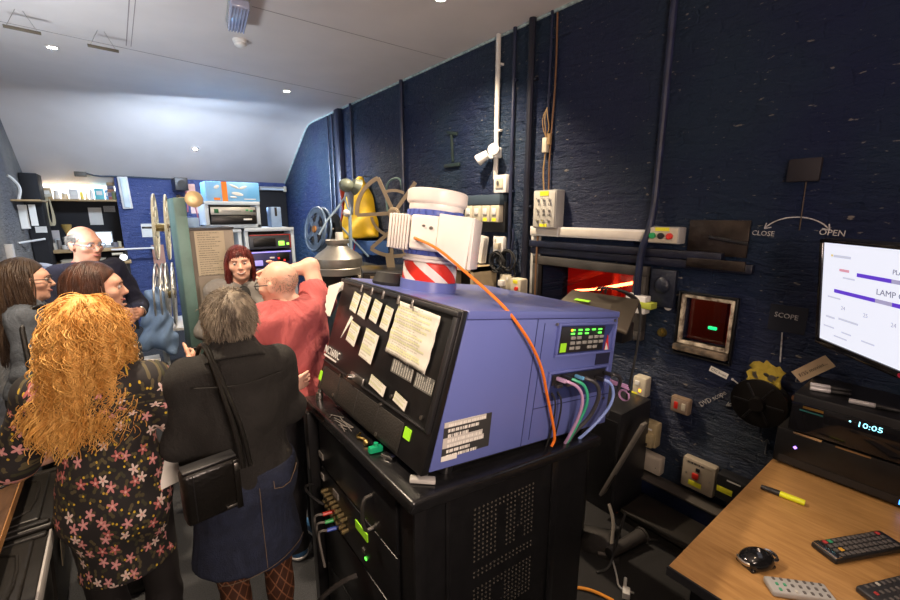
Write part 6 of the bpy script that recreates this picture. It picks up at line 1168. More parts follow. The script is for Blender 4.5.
tag(MB().tube([(-.27, YB - .10, 2.47), (-.15, YB - .04, 2.44), (.05, YB - .03, 2.45), (.3, YB - .03, 2.45), (.9, YB - .03, 2.44)], .012, 6, 1).build('ceiling_cable', mat('dark blue flex', (.04, .06, .09), .5), None), 'dark cable along the top edge of the blue back wall', 'cable')
# tall black cupboard end and shelf bits on the left wall
t = thing('black_cupboard', 'tall black cupboard end between the left wall and the bright recess', 'cupboard', (-.80, 8.25, 0)); MB().bb((-.17, 0, 0), (.01, .50, 2.42), .004).build('carcass', BLKB, t); MB().bb((-.165, -.006, 1.2), (.0, 0, 2.0)).build('door_panel', BLKB, t)
t = thing('wall_shelf', 'narrow wooden shelf with a white bracket on the left wall', 'shelf', (XL, 7.7, 2.03)); MB().bb((0, -.30, 0), (.26, .50, .022), .003).build('board', SHW, t); MB().tube([(.06, -.2, .02), (.10, -.18, .16), (.04, -.22, .28), (.01, -.25, .30)], .016, 6, 2).build('bracket', WHITEP, t)
for i, (x, z, wd, h, lab) in enumerate(((-.93, 1.84, .09, .30, 'white paper strip hanging under the left wall shelf, nearest the corner'), (-.84, 1.86, .07, .27, 'second white paper strip hanging under the left wall shelf'))): tag(MB().box((0, 0, 0), (wd, h, .004)).build('hanging_paper', PAPER, None, frame((x, 7.72, z), (.9, .4, 0), (0, 0, 1))), lab, 'paper')
tag(MB().box((0, 0, 0), (.12, .085, .004)).build('switch_label', PAPER, None, frame((-.845, 8.24, 1.66), (1, 0, 0), (0, 0, 1))), 'small white label on the black cupboard end', 'label')
tag(MB().cyl((XL, 7.3, 1.53), (-.78, 7.75, 1.55), .014).build('wall_bar', WHITEP, None), 'white bar projecting from the left wall', 'bar')
tag(MB().box((XL + .03, 6.55, 1.25), (.06, .10, .62), None, .004).build('upright_board', mat('cream post', (.55, .52, .48), .5), None), 'white upright board at the left edge behind the dark-haired woman', 'board')
t = thing('coat_heap', 'pale blue and white cloths heaped over a dark coat behind the women', 'clothes', (-.69, 6.0, 0)); MB().bb((-.16, -.2, 0), (.16, .2, .9), .01).build('stand', BLACK, t)
S_ = Sdf(.015); S_.cap((-.10, 0, 1.2), (.12, 0, 1.22), .13, .14, .08).cap((0, -.05, 1.1), (.02, 0, .9), .18, .2, .08); v, f = S_.mesh(lambda X, Y, Z: (.012 * np.sin(X * 45 + 4 * np.sin(Z * 20))).astype(np.float32)); link('dark_coat', np_mesh('dark_coat', v, f), mat('dark navy cloth', (.01, .012, .025), .8), t, ang=0)
w = MB()
for s_ in (-.02, .03): w.tube([(-.22, -.16, 1.10 + s_), (-.12, -.15, 1.30 + s_), (.02, -.15, 1.36 + s_), (.16, -.12, 1.30 + s_), (.24, -.1, 1.18 + s_)], .028, 8, 2)
w.build('pale_cloth', mat('pale blue cloth', (.45, .52, .68), .8, bump=.4, bscale=30), t)
# ---------------------------------------------------------------- ceiling fittings
t = thing('smoke_detector', 'white round smoke detector on the ceiling', 'detector', (1.02, 4.24, ZC)); MB().lathe([(0, 0), (.058, 0), (.058, -.02), (.05, -.024), (.045, -.045), (.03, -.055), (.0, -.056)][::-1], 28).build('body', WHITEP, t); MB().lathe([(.047, -.026), (.049, -.03), (.046, -.036), (.044, -.03)], 24, closed=True).build('vent', GREYP, t)
t = thing('ceiling_batten', 'ribbed blue-grey batten light at the top edge of the ceiling', 'light', Matrix.Translation((.88, 3.68, ZC)) @ Matrix.Rotation(math.radians(-8), 4, 'Z')); MB().bb((-.065, -.3, -.03), (.065, .17, 0), .005).build('housing', GREYP, t); RIB = mat('ribbed clear plastic', (.38, .42, .58), .2, coat=.4)
w = MB(); w.bb((-.06, -.29, -.085), (.06, .16, -.028), .015, 3); w.build('diffuser', RIB, t)
for i in range(6): MB().cyl((-.05 + i * .02, -.285, -.087), (-.05 + i * .02, .155, -.087), .005, n=8).build('rib', RIB, t)
for i, (x, y, lab) in enumerate(((-.37, 4.62, 'thin dark hanging strip on two wires, left of the pair under the ceiling'), (.09, 4.72, 'thin dark hanging strip on two wires, right of the pair under the ceiling'))):
    t = thing('hanging_sign', lab, 'sign', Matrix.Translation((x, y, ZC - .13)) @ Matrix.Rotation(math.radians(6), 4, 'Z')); MB().box((0, 0, -.0), (.20, .012, .022), None, .002).build('strip', mat('dark strip', (.10, .085, .06), .5) if i == 0 else bpy.data.materials['dark strip'], t)
    for s_ in (-1, 1): MB().tube([(s_ * .085, 0, 0), (s_ * .02, .0, .13)], .0016, 5).build('wire', STEEL, t)
# ---------------------------------------------------------------- left foreground: desk, papers, crates
OLDT = mat_wood('scuffed dark desk top', (.045, .022, .010), (.13, .065, .03), .45, 4, (8, 2, 8))
t = thing('desk', 'scuffed dark desk along the left wall', 'table', (-.73, 1.6, 0)); MB().bb((-.24, -2.2, .715), (.254, 1.33, .75), .004).build('tabletop', OLDT, t); MB().bb((.2545, -2.2, .716), (.2585, 1.33, .749)).build('edge_strip', mat('orange brown edge', (.32, .15, .05), .5), t)
for y in (-2.1, 1.25):
    for x in (-.2, .2): MB().box((x, y, .357), (.05, .05, .715)).build('leg', BLACK, t)
for i in range(4): tag(MB().box((0, 0, 0), (.21, .297, .006), None, .001).build('paper_stack', PAPER, None, Matrix.Translation((-.635 + .006 * i, 2.66 + .01 * i, .7535 + .0065 * i)) @ Matrix.Rotation(math.radians(-6 - 3 * i), 4, 'Z')), ('lowest', 'second', 'third', 'topmost')[i] + ' white booklet of the pile on the dark desk', 'booklet', 'white booklets on the dark desk')
tag(MB().tube([(-.60, 2.40, .756), (-.54, 2.42, .757), (-.49, 2.46, .756)], .005, 6, 1).build('black_lead', RUBBER, None), 'thin black lead lying across the dark desk', 'cable')
CR = mat('worn black crate plastic', (.017, .015, .013), .42, vary=.3, vscale=15, bump=.08, bscale=120)
for i, (y0, y1, lab) in enumerate(((2.31, 2.86, 'black lidded storage crate under the desk, farthest of the three'), (1.70, 2.28, 'black lidded storage crate with a white edge strip, middle of the three'), (1.08, 1.67, 'black lidded storage crate nearest the bottom left corner'))):
    L_ = y1 - y0; t = thing('storage_crate', lab, 'crate', (-.56, y0, 0), 'black crates under the desk')
    w = MB(); w.prism([(-.18, .0), (.13, .0), (.165, .54), (-.20, .54)], -L_ + .03, -.03, Matrix(((1, 0, 0, 0), (0, 0, -1, 0), (0, 1, 0, 0), (0, 0, 0, 1)))); w.build('bin', CR, t)
    MB().bb((-.21, .01, .54), (.18, L_ - .01, .585), .012, 3).build('lid', CR, t); MB().bb((-.16, .06, .585), (.135, L_ - .06, .600), .01, 3).build('lid_panel', CR, t)
    for s_ in (.02, L_ - .05): MB().bb((-.19, s_, .58), (.17, s_ + .03, .600), .008).build('lid_rib', CR, t)
    MB().tube([(-.13, .10, .602), (.09, .10, .602), (.115, L_ / 2, .602), (.09, L_ - .10, .602), (-.13, L_ - .10, .602)], .006, 6, 1).build('lid_bead', CR, t)
    MB().box((.160, L_ / 2 - .05, .32), (.004, .10, .13), rot('Y', 4)).build('label', mat('dusty buff label', (.30, .26, .18), .6) if i == 0 else bpy.data.materials['dusty buff label'], t)
    if i == 1: MB().bb((.178, .03, .545), (.186, L_ - .03, .60), .002).build('edge_strip', mat('pale grey strip', (.45, .43, .42), .4), t)
# ------------------------------------------------------------------ people
def skin(name, c): return mat(name, c, .5, vary=.12, vscale=14, bump=.04, bscale=120, col2=(c[0] * .93, c[1] * .82, c[2] * .78))
SK_F = skin('fair skin', (.62, .36, .26)); SK_R = skin('ruddy skin', (.58, .30, .20)); SK_P = skin('pale skin', (.66, .40, .30))
def hairmat(name, c, c2, rough=.38):
    m = mat(name, c, rough, vscale=40, col2=c2, spec=.4, bump=.35, bscale=220)
    nt = m.node_tree; n = [x for x in nt.nodes if x.type == 'TEX_NOISE'][0]; tc = [x for x in nt.nodes if x.type == 'TEX_COORD'][0]; mp = nt.nodes.new('ShaderNodeMapping'); mp.inputs['Scale'].default_value = (1, 1, .12)
    nt.links.new(tc.outputs['Object'], mp.inputs['Vector']); nt.links.new(mp.outputs[0], n.inputs['Vector']); return m
def push(p, ells):
    for c, r in ells:
        q = (p - c) / r; d = np.linalg.norm(q, axis=-1, keepdims=True); p = np.where(d < 1, c + q / np.maximum(d, 1e-6) * r, p)
    return p
def grow(P, roots, nrm, length, M, d0, grav=.25, lift=1.08, body=True, face=False):
    k = P.k; R = np.array(P.hR); hc = P.hc
    p = hc + (roots @ R.T) * k; d = d0 @ R.T; d = d / np.linalg.norm(d, axis=-1, keepdims=True)
    ells = [(hc + R @ np.array((0, -.018, .028)) * k, np.array((.079, .098, .092)) * k * lift), (hc + R @ np.array((0, .026, -.03)) * k, np.array((.066, .07, .09)) * k * (1 + (lift - 1) * .3))]
    if body: ells += [(np.array((0, -.01, 1.37)) * k, np.array((.165, .085, .075)) * k), (np.array((0, -.005, 1.22)) * k, np.array((.15, .130, .20)) * k), (np.array((0, -.02, 1.42)) * k, np.array((.075, .075, .08)) * k)]
    out = [p]; st = (np.broadcast_to(length, (len(p),)) / (M - 1))[:, None]
    for m in range(M - 1):
        d = d * (1 - grav) + np.array((0, 0, -1.)) * grav; d /= np.linalg.norm(d, axis=-1, keepdims=True); q = push(p + d * st, ells); d = (q - p); d /= np.linalg.norm(d, axis=-1, keepdims=True) + 1e-9; p = p + d * st; p = push(p, ells); out.append(p)
    X = np.stack(out, 1)
    if face: # hair is brushed away from the face, to either side of it
        h = (X - hc) @ R / k; inn = (h[..., 1] > .005) & (h[..., 2] < .055); side = np.sign(h[:, -1, 0] + 1e-6)[:, None]; w = np.clip((.055 - h[..., 2]) / .05, 0, 1) * inn; t = .069 * w + np.abs(h[..., 0]) * (1 - w)
        h[..., 0] = np.where(inn, side * np.maximum(np.abs(h[..., 0]), t), h[..., 0]); h[..., 1] = np.where(inn, np.minimum(h[..., 1], .055 - .02 * w), h[..., 1]); X = hc + (h * k) @ R.T
    return X
def wave(X, amp, cyc, seed, root=.15):
    rs = np.random.RandomState(seed); N, M, _ = X.shape; t = np.linspace(0, 1, M)[None]; ph = rs.rand(N, 1) * 6.28; c = cyc * (.7 + .6 * rs.rand(N, 1)); a = amp * np.clip((t - root * .3) / root, 0, 1) * (.6 + .8 * rs.rand(N, 1))
    u = rs.normal(size=(N, 1, 3)); u /= np.linalg.norm(u, axis=-1, keepdims=True); w = np.cross(u, np.array((0, .2, 1.))); w /= np.linalg.norm(w, axis=-1, keepdims=True) + 1e-9; u2 = np.cross(w, np.array((0, 0, 1.)))
    return X + (a * np.sin(6.283 * c * t + ph))[..., None] * w + (a * np.cos(6.283 * c * t + ph))[..., None] * u2
def locks(X, roots, amp, cyc, seed, ncl, start=.2, own=.25, drift=(0, 0, 0)):
    rs = np.random.RandomState(seed); N, M, _ = X.shape; t = np.linspace(0, 1, M)[None]; C = roots[rs.choice(N, ncl, False)]; k = ((roots[:, None] - C[None]) ** 2).sum(-1).argmin(1)
    ph = rs.rand(ncl)[k][:, None] * 6.28 + rs.normal(size=(N, 1)) * own; c = (cyc * (.7 + .6 * rs.rand(ncl)))[k][:, None]; a = amp * np.clip((t - start * .3) / start, 0, 1) * (.6 + .8 * rs.rand(ncl))[k][:, None]; dr = rs.normal(size=(ncl, 3))[k][:, None] * np.array((.014, .006, 0)) + np.array(drift)
    th = (rs.rand(ncl) * 3.14)[k][:, None]; w = np.stack([np.cos(th), -np.abs(np.sin(th)), th * 0], -1)
    return X + (a * np.sin(6.283 * c * t + ph))[..., None] * w + np.stack([a * .5 * np.cos(6.283 * c * t + ph), 0 * a, 0 * a], -1) + dr * (t ** 1.5)[..., None] + rs.normal(size=(N, 1, 3)) * .0018
def hair(P, m, paths, rad, cap=None, name='hair', K=4):
    vs, fs, n = [], [], 0
    if cap: v, f = cap; vs.append(v); fs.append(f); n = len(v)
    for X, r in zip(paths, rad): v, f = strand_mesh(X, r, K); vs.append(v); fs.append(f + n); n += len(v)
    return link(name, np_mesh(name, np.concatenate(vs), np.concatenate(fs)), m, P.o, ang=0)
def haircap(P, grow_=.006, low=-.03, front=.05, slope=.9, ext=(), noise=None):
    S = Sdf(.006); R = [list(r) for r in P.hR]
    S.ell(P.H((0, -.02, .03)), np.array((.077, .097, .090)) * P.k + grow_, .02, R)
    for a, b, r0, r1, k in ext: S.cap(a, b, r0, r1, k)
    n1 = np.array(P.hR @ V((0, 1, -slope))); S.cut(P.H((0, front, .05)), n1)
    if low is not None: S.cut(P.H((0, 0, low)), np.array(P.hR @ V((0, .25, -1))))
    return S.mesh(noise)
def lay(r, n, out=.12, back=.35, part=1.1):
    dn = np.array((0, -back, -1.)); t = dn - n * (n @ dn)[:, None]; t[:, 0] += np.sign(r[:, 0] + 1e-5) * part * np.clip(n[:, 2] - .3, 0, 1); t -= n * (t * n).sum(1, keepdims=True)
    t /= np.linalg.norm(t, axis=1, keepdims=True) + 1e-6; return t + n * out
tap = lambda M, r0, r1=.4: r0 * np.linspace(1, r1, M)
def trousers(P, m, inf=.014, name='trousers', top=.96):
    S = Sdf(.011); q = P.k
    P.torso(S, inf, top=False); S.cut((0, 0, top * q), (0, 0, 1))
    for n in 'LR': P.leg(S, n, inf + .012)
    S.cut((0, 0, .035), (0, 0, -1)); return P.garment(name, m, S, .004)
def shoes(P, m, sole=None):
    for n in 'LR':
        S = Sdf(.008); P.foot(S, n, .008); v, f = S.mesh(); s_ = link('shoe', np_mesh('shoe', v, f), m, P.o, ang=0)
        if sole: S = Sdf(.007); P.foot(S, n, .014); S.cut((0, 0, .03), (0, 0, 1)); v, f = S.mesh(); link('sole', np_mesh('sole', v, f), sole, s_, ang=0)
BLKCLOTH = mat('black cloth', (.012, .011, .011), .85, vary=.3, bump=.25, bscale=160, sheen=.0); DKTR = mat('dark trousers cloth', (.018, .017, .02), .85, bump=.2, bscale=150); SHOEB = mat('black shoe leather', (.012, .011, .01), .35)

# 1. dark-haired woman in the grey denim jacket, far left
p = Person('dark-haired woman with glasses in a grey denim jacket at the left edge', (-.44, 3.20), (1, .02), 1.665, 'f', SK_F, hd=(0, -4, 0))
p.J['elR'] = np.array((.23, -.03, 1.08)); p.J['wrR'] = np.array((.20, .08, .86)); p.J['elL'] = np.array((-.23, -.02, 1.08)); p.J['wrL'] = np.array((-.12, .2, .98)); p.build()
GD = mat('grey blue denim', (.085, .10, .125), .85, fold=.5, vary=.3, vscale=30, bump=.35, bscale=140)
S = Sdf(.009); p.torso(S, .018, top=False); [p.arm(S, n, .016, 1.9) for n in 'LR']; S.cut((0, 0, .92), (0, 0, -1)); S.cap((0, -.03, 1.36), (0, -.02, 1.42), .09, .075, .04); p.garment('jacket', GD, S, .006)
trousers(p, BLKCLOTH); shoes(p, SHOEB); p.glasses(BLACKP)
r, n = p.scalp(1100, -.05, 2, ymax=.0); HD = hairmat('very dark brown hair', (.050, .028, .014), (.020, .010, .006)); d0 = lay(r, n, .05, .5)
X = wave(grow(p, r, n, .40 + .06 * NPR.rand(len(r)), 20, d0, .32, 1.03, True, True), .006, 1.5, 3); hair(p, HD, [X], [tap(20, .0042)], haircap(p))

# 2. older bald man with glasses facing the room
p = Person('older balding man with glasses in a navy cardigan, hands clasped', (-.205, 4.0), (.62, -.78), 1.81, 'm', SK_R, hd=(0, -6, 0), stout=1.12)
p.J['elL'] = np.array((-.31, .03, 1.17)); p.J['wrL'] = np.array((-.085, .30, 1.175)); p.J['elR'] = np.array((.31, .03, 1.17)); p.J['wrR'] = np.array((.085, .30, 1.185))
p.hand = {'L': ((.9, .25, -.15), (.1, -.9, -.5), .6), 'R': ((-.9, .28, .0), (-.1, -.9, -.4), .7)}; p.brow = mat('grey brow', (.2, .18, .16), .6); p.build(.006)
NV = mat('navy wool', (.018, .020, .045), .9, fold=.5, vary=.25, bump=.35, bscale=180)
S = Sdf(.01); p.torso(S, .02, top=False); [p.arm(S, n, .018, 1.75) for n in 'LR']; S.cut((0, 0, .93), (0, 0, -1)); p.garment('cardigan', NV, S, .007)
S = Sdf(.008); S.cap((0, -.02, 1.46), (0, .005, 1.545), .10, .088, .02, flat=True); S.cap((0, .05, 1.44), (0, .10, 1.36), .03, .02, .02); p.garment('collar', mat('red check shirt', (.45, .05, .05), .8, col2=(.55, .52, .5), vscale=30), S, .002)
trousers(p, DKTR); shoes(p, SHOEB); p.glasses(mat('clear spectacle frame', (.25, .28, .35), .2, .3))
r, n = p.scalp(900, -.06, 4, front=.06); k_ = (r[:, 2] < .05) & (r[:, 1] < .035); r, n = r[k_], n[k_]; GH = hairmat('short grey hair', (.20, .18, .155), (.08, .07, .06)); d0 = n * .5 + np.array((0, -.5, -.5)); X = grow(p, r, n, .020, 4, d0 + NPR.normal(size=r.shape) * .2, .2, 1.0, False); S = Sdf(.005); S.ell(p.H((0, -.022, .026)), np.array((.078, .096, .088)) * p.k, .02, [list(q_) for q_ in p.hR]); S.cut(p.H((0, .02, .05)), np.array(p.hR @ V((0, 1, .1)))); S.cut(p.H((0, -.05, .058)), np.array(p.hR @ V((0, -.35, 1)))); S.cut(p.H((0, 0, -.06)), np.array(p.hR @ V((0, .2, -1)))); hair(p, GH, [X], [tap(4, .0024)], S.mesh())
MB().tube([p.J['wrL'] + np.array((-.02 + .0 * a, 0, 0)) + .036 * np.array((.25 * math.cos(a), -.9 * math.cos(a), math.sin(a))) for a in [2 * math.pi * i / 16 for i in range(17)]], .005, 6).build('wristwatch', CHROME, p.o)

# 3. brown-haired woman facing right in the dotted sleeveless top
p = Person('woman with a sleek dark brown bob facing right in a black dotted sleeveless top', (-.125, 2.52), (1, .0), 1.685, 'f', SK_F, hd=(0, -3, 0))
p.J['elR'] = np.array((.20, .17, 1.06)); p.J['wrR'] = np.array((.04, .33, 1.14)); p.hand['R'] = ((-.9, .4, .0), (0, -1, 0), .5); p.J['elL'] = np.array((-.23, .02, 1.09)); p.J['wrL'] = np.array((-.12, .22, 1.02)); p.build()
DOT = mat('black dotted fabric', (.012, .012, .012), .8, vary=0); nt = DOT.node_tree; b_ = nt.nodes['Principled BSDF']; vo = nt.nodes.new('ShaderNodeTexVoronoi'); vo.inputs['Scale'].default_value = 70; tcx = nt.nodes.new('ShaderNodeTexCoord'); nt.links.new(tcx.outputs['Object'], vo.inputs['Vector']); rp = nt.nodes.new('ShaderNodeValToRGB'); rp.color_ramp.elements[0].position = .30; rp.color_ramp.elements[0].color = (.45, .38, .25, 1); rp.color_ramp.elements[1].position = .34; rp.color_ramp.elements[1].color = (.012, .012, .012, 1); nt.links.new(vo.outputs['Distance'], rp.inputs['Fac']); nt.links.new(rp.outputs['Color'], b_.inputs['Base Color'])
S = Sdf(.009); p.torso(S, .014, top=False); S.cut((0, 0, .84), (0, 0, -1)); p.garment('sleeveless_top', DOT, S, .005)
trousers(p, BLKCLOTH); shoes(p, SHOEB)
r, n = p.scalp(1300, -.05, 6, ymax=-.005); HB = hairmat('sleek brown hair', (.070, .026, .014), (.022, .009, .006), .3); d0 = lay(r, n, .05, .5); X = wave(grow(p, r, n, .25 + .03 * NPR.rand(len(r)), 18, d0, .32, 1.03, True, True), .003, 1., 7); hair(p, HB, [X], [tap(18, .0042, .6)], haircap(p))

# 4. woman with long curly golden hair in the floral dress, back to us
p = Person('woman with long curly golden hair in a dark floral dress, back to us', (-.115, 1.77), (.25, .97), 1.635, 'f', SK_P, stout=.79, hd=(-8, -4, 0))
p.J['elL'] = np.array((-.255, .01, 1.10)); p.J['wrL'] = np.array((-.10, .20, 1.05)); p.J['elR'] = np.array((.235, -.02, 1.09)); p.J['wrR'] = np.array((.15, .20, 1.02)); p.build(.008)
FLO = mat('floral dress', (.012, .010, .010), .8, vary=0)
def floral(m):
    nt = m.node_tree; L = nt.links; b = nt.nodes['Principled BSDF']; uv = nt.nodes.new('ShaderNodeUVMap')
    base = nt.nodes.new('ShaderNodeRGB'); base.outputs[0].default_value = (.012, .010, .0105, 1); cur = base.outputs[0]
    def layer(scale, off, petals, rmax, colr, colc, keep, seed):
        nonlocal cur
        mp = nt.nodes.new('ShaderNodeMapping'); mp.inputs['Location'].default_value = off; L.new(uv.outputs[0], mp.inputs['Vector'])
        vo = nt.nodes.new('ShaderNodeTexVoronoi'); vo.voronoi_dimensions = '2D'; vo.inputs['Scale'].default_value = scale; vo.inputs['Randomness'].default_value = .85; L.new(mp.outputs[0], vo.inputs['Vector'])
        sub = nt.nodes.new('ShaderNodeVectorMath'); sub.operation = 'SUBTRACT'; L.new(mp.outputs[0], sub.inputs[0]); L.new(vo.outputs['Position'], sub.inputs[1])
        s = nt.nodes.new('ShaderNodeSeparateXYZ'); L.new(sub.outputs[0], s.inputs[0]); sc = nt.nodes.new('ShaderNodeSeparateColor'); L.new(vo.outputs['Color'], sc.inputs[0])
        at = nt.nodes.new('ShaderNodeMath'); at.operation = 'ARCTAN2'; L.new(s.outputs[1], at.inputs[0]); L.new(s.outputs[0], at.inputs[1])
        ma = nt.nodes.new('ShaderNodeMath'); ma.operation = 'MULTIPLY_ADD'; ma.inputs[1].default_value = petals; L.new(at.outputs[0], ma.inputs[0]); pr6 = nt.nodes.new('ShaderNodeMath'); pr6.operation = 'MULTIPLY'; pr6.inputs[1].default_value = 6.28; L.new(sc.outputs[0], pr6.inputs[0]); L.new(pr6.outputs[0], ma.inputs[2])
        co = nt.nodes.new('ShaderNodeMath'); co.operation = 'COSINE'; L.new(ma.outputs[0], co.inputs[0])
        rr = nt.nodes.new('ShaderNodeMath'); rr.operation = 'MULTIPLY_ADD'; rr.inputs[1].default_value = rmax * .34; rr.inputs[2].default_value = rmax * .66; L.new(co.outputs[0], rr.inputs[0])
        ln = nt.nodes.new('ShaderNodeVectorMath'); ln.operation = 'LENGTH'; L.new(sub.outputs[0], ln.inputs[0])
        lt = nt.nodes.new('ShaderNodeMath'); lt.operation = 'LESS_THAN'; L.new(ln.outputs['Value'], lt.inputs[0]); L.new(rr.outputs[0], lt.inputs[1])
        kp = nt.nodes.new('ShaderNodeMath'); kp.operation = 'LESS_THAN'; kp.inputs[1].default_value = keep; L.new(sc.outputs[1], kp.inputs[0])
        mu = nt.nodes.new('ShaderNodeMath'); mu.operation = 'MULTIPLY'; L.new(lt.outputs[0], mu.inputs[0]); L.new(kp.outputs[0], mu.inputs[1])
        cr = nt.nodes.new('ShaderNodeValToRGB'); cr.color_ramp.interpolation = 'CONSTANT'
        for i, c in enumerate(colr):
            e = cr.color_ramp.elements[i] if i < 2 else cr.color_ramp.elements.new(i / len(colr)); e.position = i / len(colr); e.color = tuple(c) + (1,)
        L.new(sc.outputs[2], cr.inputs['Fac'])
        mx = nt.nodes.new('ShaderNodeMix'); mx.data_type = 'RGBA'; L.new(mu.outputs[0], mx.inputs[0]); L.new(cur, mx.inputs[6]); L.new(cr.outputs[0], mx.inputs[7]); cur = mx.outputs[2]
        if colc:
            c2 = nt.nodes.new('ShaderNodeMath'); c2.operation = 'LESS_THAN'; c2.inputs[1].default_value = rmax * .22; L.new(ln.outputs['Value'], c2.inputs[0]); m2 = nt.nodes.new('ShaderNodeMath'); m2.operation = 'MULTIPLY'; L.new(c2.outputs[0], m2.inputs[0]); L.new(kp.outputs[0], m2.inputs[1])
            mx = nt.nodes.new('ShaderNodeMix'); mx.data_type = 'RGBA'; mx.inputs[7].default_value = tuple(colc) + (1,); L.new(m2.outputs[0], mx.inputs[0]); L.new(cur, mx.inputs[6]); cur = mx.outputs[2]
    layer(34, (.3, .1, 0), 2, .014, [(.06, .05, .02), (.08, .065, .03), (.035, .035, .016)], None, .7, 1)
    layer(46, (.7, .4, 0), 1, .006, [(.55, .38, .02), (.45, .30, .03)], None, .22, 2)
    layer(19, (.0, .0, 0), 5, .021, [(.52, .21, .20), (.58, .26, .26), (.42, .12, .11), (.66, .52, .46)], (.62, .34, .30), .66, 3)
    L.new(cur, b.inputs['Base Color'])
floral(FLO)
def add_uv(o, v, rad=.17):
    me = o.data; u = me.uv_layers.new(name='UVMap'); li = np.empty(len(me.loops), np.int32); me.loops.foreach_get('vertex_index', li); co = np.asarray(v)
    a = co[:, 0] + .7 * (co[:, 1] + .2) * np.tanh(co[:, 0] / .1); uv = np.stack([a, co[:, 2] - .9 * co[:, 1] * np.clip((co[:, 2] - 1.24) / .08, 0, 1)], 1)[li]; u.data.foreach_set('uv', uv.astype(np.float32).ravel())
S = Sdf(.008); p.torso(S, .014, top=False); [p.arm(S, n, .02, 1.02) for n in 'LR']
S.cap((0, -.015, 1.26), (0, -.01, .92), .128, .140, .05, ys=1.25); S.cap((0, -.01, 1.04), (0, .0, .56), .115, .150, .06, ys=1.1); S.cut((0, 0, .655), (0, 0, -1)); S.cap((0, -.03, 1.34), (0, -.02, 1.40), .09, .075, .04)
o, v = p.garment('dress', FLO, S, .007, 20); add_uv(o, v)
TGB = mat('black tights', (.012, .010, .010), .7)
S = Sdf(.01); [p.leg(S, n, .003) for n in 'LR']; p.garment('tights', TGB, S, 0); shoes(p, SHOEB)
HG = hairmat('golden curly hair', (.85, .50, .15), (.52, .23, .04), .5)
r, n = p.scalp(1500, -.06, 9, front=.02); d0 = lay(r, n, .15, .3); DRF = (-.03, -.01, 0)
X = locks(grow(p, r, n, .25 + .10 * NPR.rand(len(r)), 40, d0, .27, 1.05), r, .016, 2.8, 10, 130, .25, .18, DRF)
X2 = locks(grow(p, r[:700], n[:700], .22 + .12 * NPR.rand(700), 40, lay(r[:700], n[:700], .25, .3), .22, 1.08), r[:700], .019, 3.6, 12, 80, .25, .25, DRF)
X3 = wave(grow(p, r[:260], n[:260], .30, 40, lay(r[:260], n[:260], .3, .3), .2, 1.10), .016, 3.6, 13, .2) + np.array(DRF) * (np.linspace(0, 1, 40) ** 1.5)[None, :, None]
hair(p, HG, [X, X2, X3], [tap(40, .0027, .5), tap(40, .0021, .45), tap(40, .0016, .5)], haircap(p, .012, -.06, .05), K=3)
# 5. grey-haired woman in the black jacket and denim skirt, back to us
p = Person('woman with short grey hair in a black jacket and denim skirt, back to us', (.280, 1.67), (.06, 1), 1.63, 'f', SK_F, hd=(6, -3, 0), stout=1.06)
p.J['elL'] = np.array((-.195, .0, 1.09)); p.J['wrL'] = np.array((-.16, .16, .90)); p.J['elR'] = np.array((.195, .05, 1.11)); p.J['wrR'] = np.array((.14, .22, 1.02)); p.build()
JK = mat('black cotton jacket', (.0125, .0112, .010), .9, vary=.3, vscale=10, bump=.3, bscale=170, fold=.5, fscale=6)
S = Sdf(.0085); p.torso(S, .010, k=.06, top=False); [p.arm(S, n, .015, 1.9, .045) for n in 'LR']; S.cap((0, -.02, 1.12), (0, -.015, .93), .130, .150, .07, ys=1.30); S.cut((0, 0, .895), (.0, 0, -1)); S.cap((-.0, -.03, 1.36), (0, -.02, 1.40), .10, .085, .05); o, v = p.garment('jacket', JK, S, .007, 17)
w = Sdf(.007); w.cap((0, -.045, 1.375), (0, -.025, 1.425), .105, .078, .02, flat=True, ys=1.1); p.garment('collar', JK, w, .003, parent=o)
w = MB(); w.tube([(-.14, -.125, 1.33), (0, -.152, 1.315), (.14, -.125, 1.33)], .003, 6, 2); w.build('yoke_seam', JK, o)
DEN = mat('dark blue denim', (.014, .021, .050), .85, fold=.4, vary=.35, vscale=24, bump=.4, bscale=200)
S = Sdf(.008); p.torso(S, .012, top=False); S.cap((-.01, -.02, .98), (-.02, -.0, .53), .150, .212, .05, ys=1.22); S.cut((0, 0, .97), (0, 0, 1)); S.cut((0, 0, .56), (-.10, -.05, -1)); o, v = p.garment('denim_skirt', DEN, S, .005, 14)
ST = mat('tan stitching', (.17, .12, .08), .7)
vv = np.asarray(v)
def onback(x, z): # point of the skirt's back surface
    q = vv[(np.abs(vv[:, 0] - x) < .014) & (np.abs(vv[:, 2] - z) < .014)]; return (x, (q[:, 1].min() if len(q) else -.2) - .002, z)
w = MB(); zs = [onback(.02, .92 - i * .03) for i in range(12)]; w.tube(zs, .0014, 4); w.build('centre_seam', ST, o)
w = MB(); w.tube([onback(x, .60 - .02 + .10 * x) for x in np.linspace(-.18, .18, 16)], .0014, 4); w.build('hem_stitch', ST, o)
w = MB(); w.tube([onback(.07, .93), onback(.07, .90), onback(.10, .892), onback(.13, .897), onback(.155, .93), onback(.165, .945)], .0016, 4); w.build('pocket_stitch', ST, o)
TG = mat('brown patterned tights', (.055, .020, .010), .6, vary=0); nt = TG.node_tree; b_ = nt.nodes['Principled BSDF']; tcx = nt.nodes.new('ShaderNodeTexCoord'); sx_ = nt.nodes.new('ShaderNodeSeparateXYZ'); nt.links.new(tcx.outputs['Object'], sx_.inputs[0]); lines = []
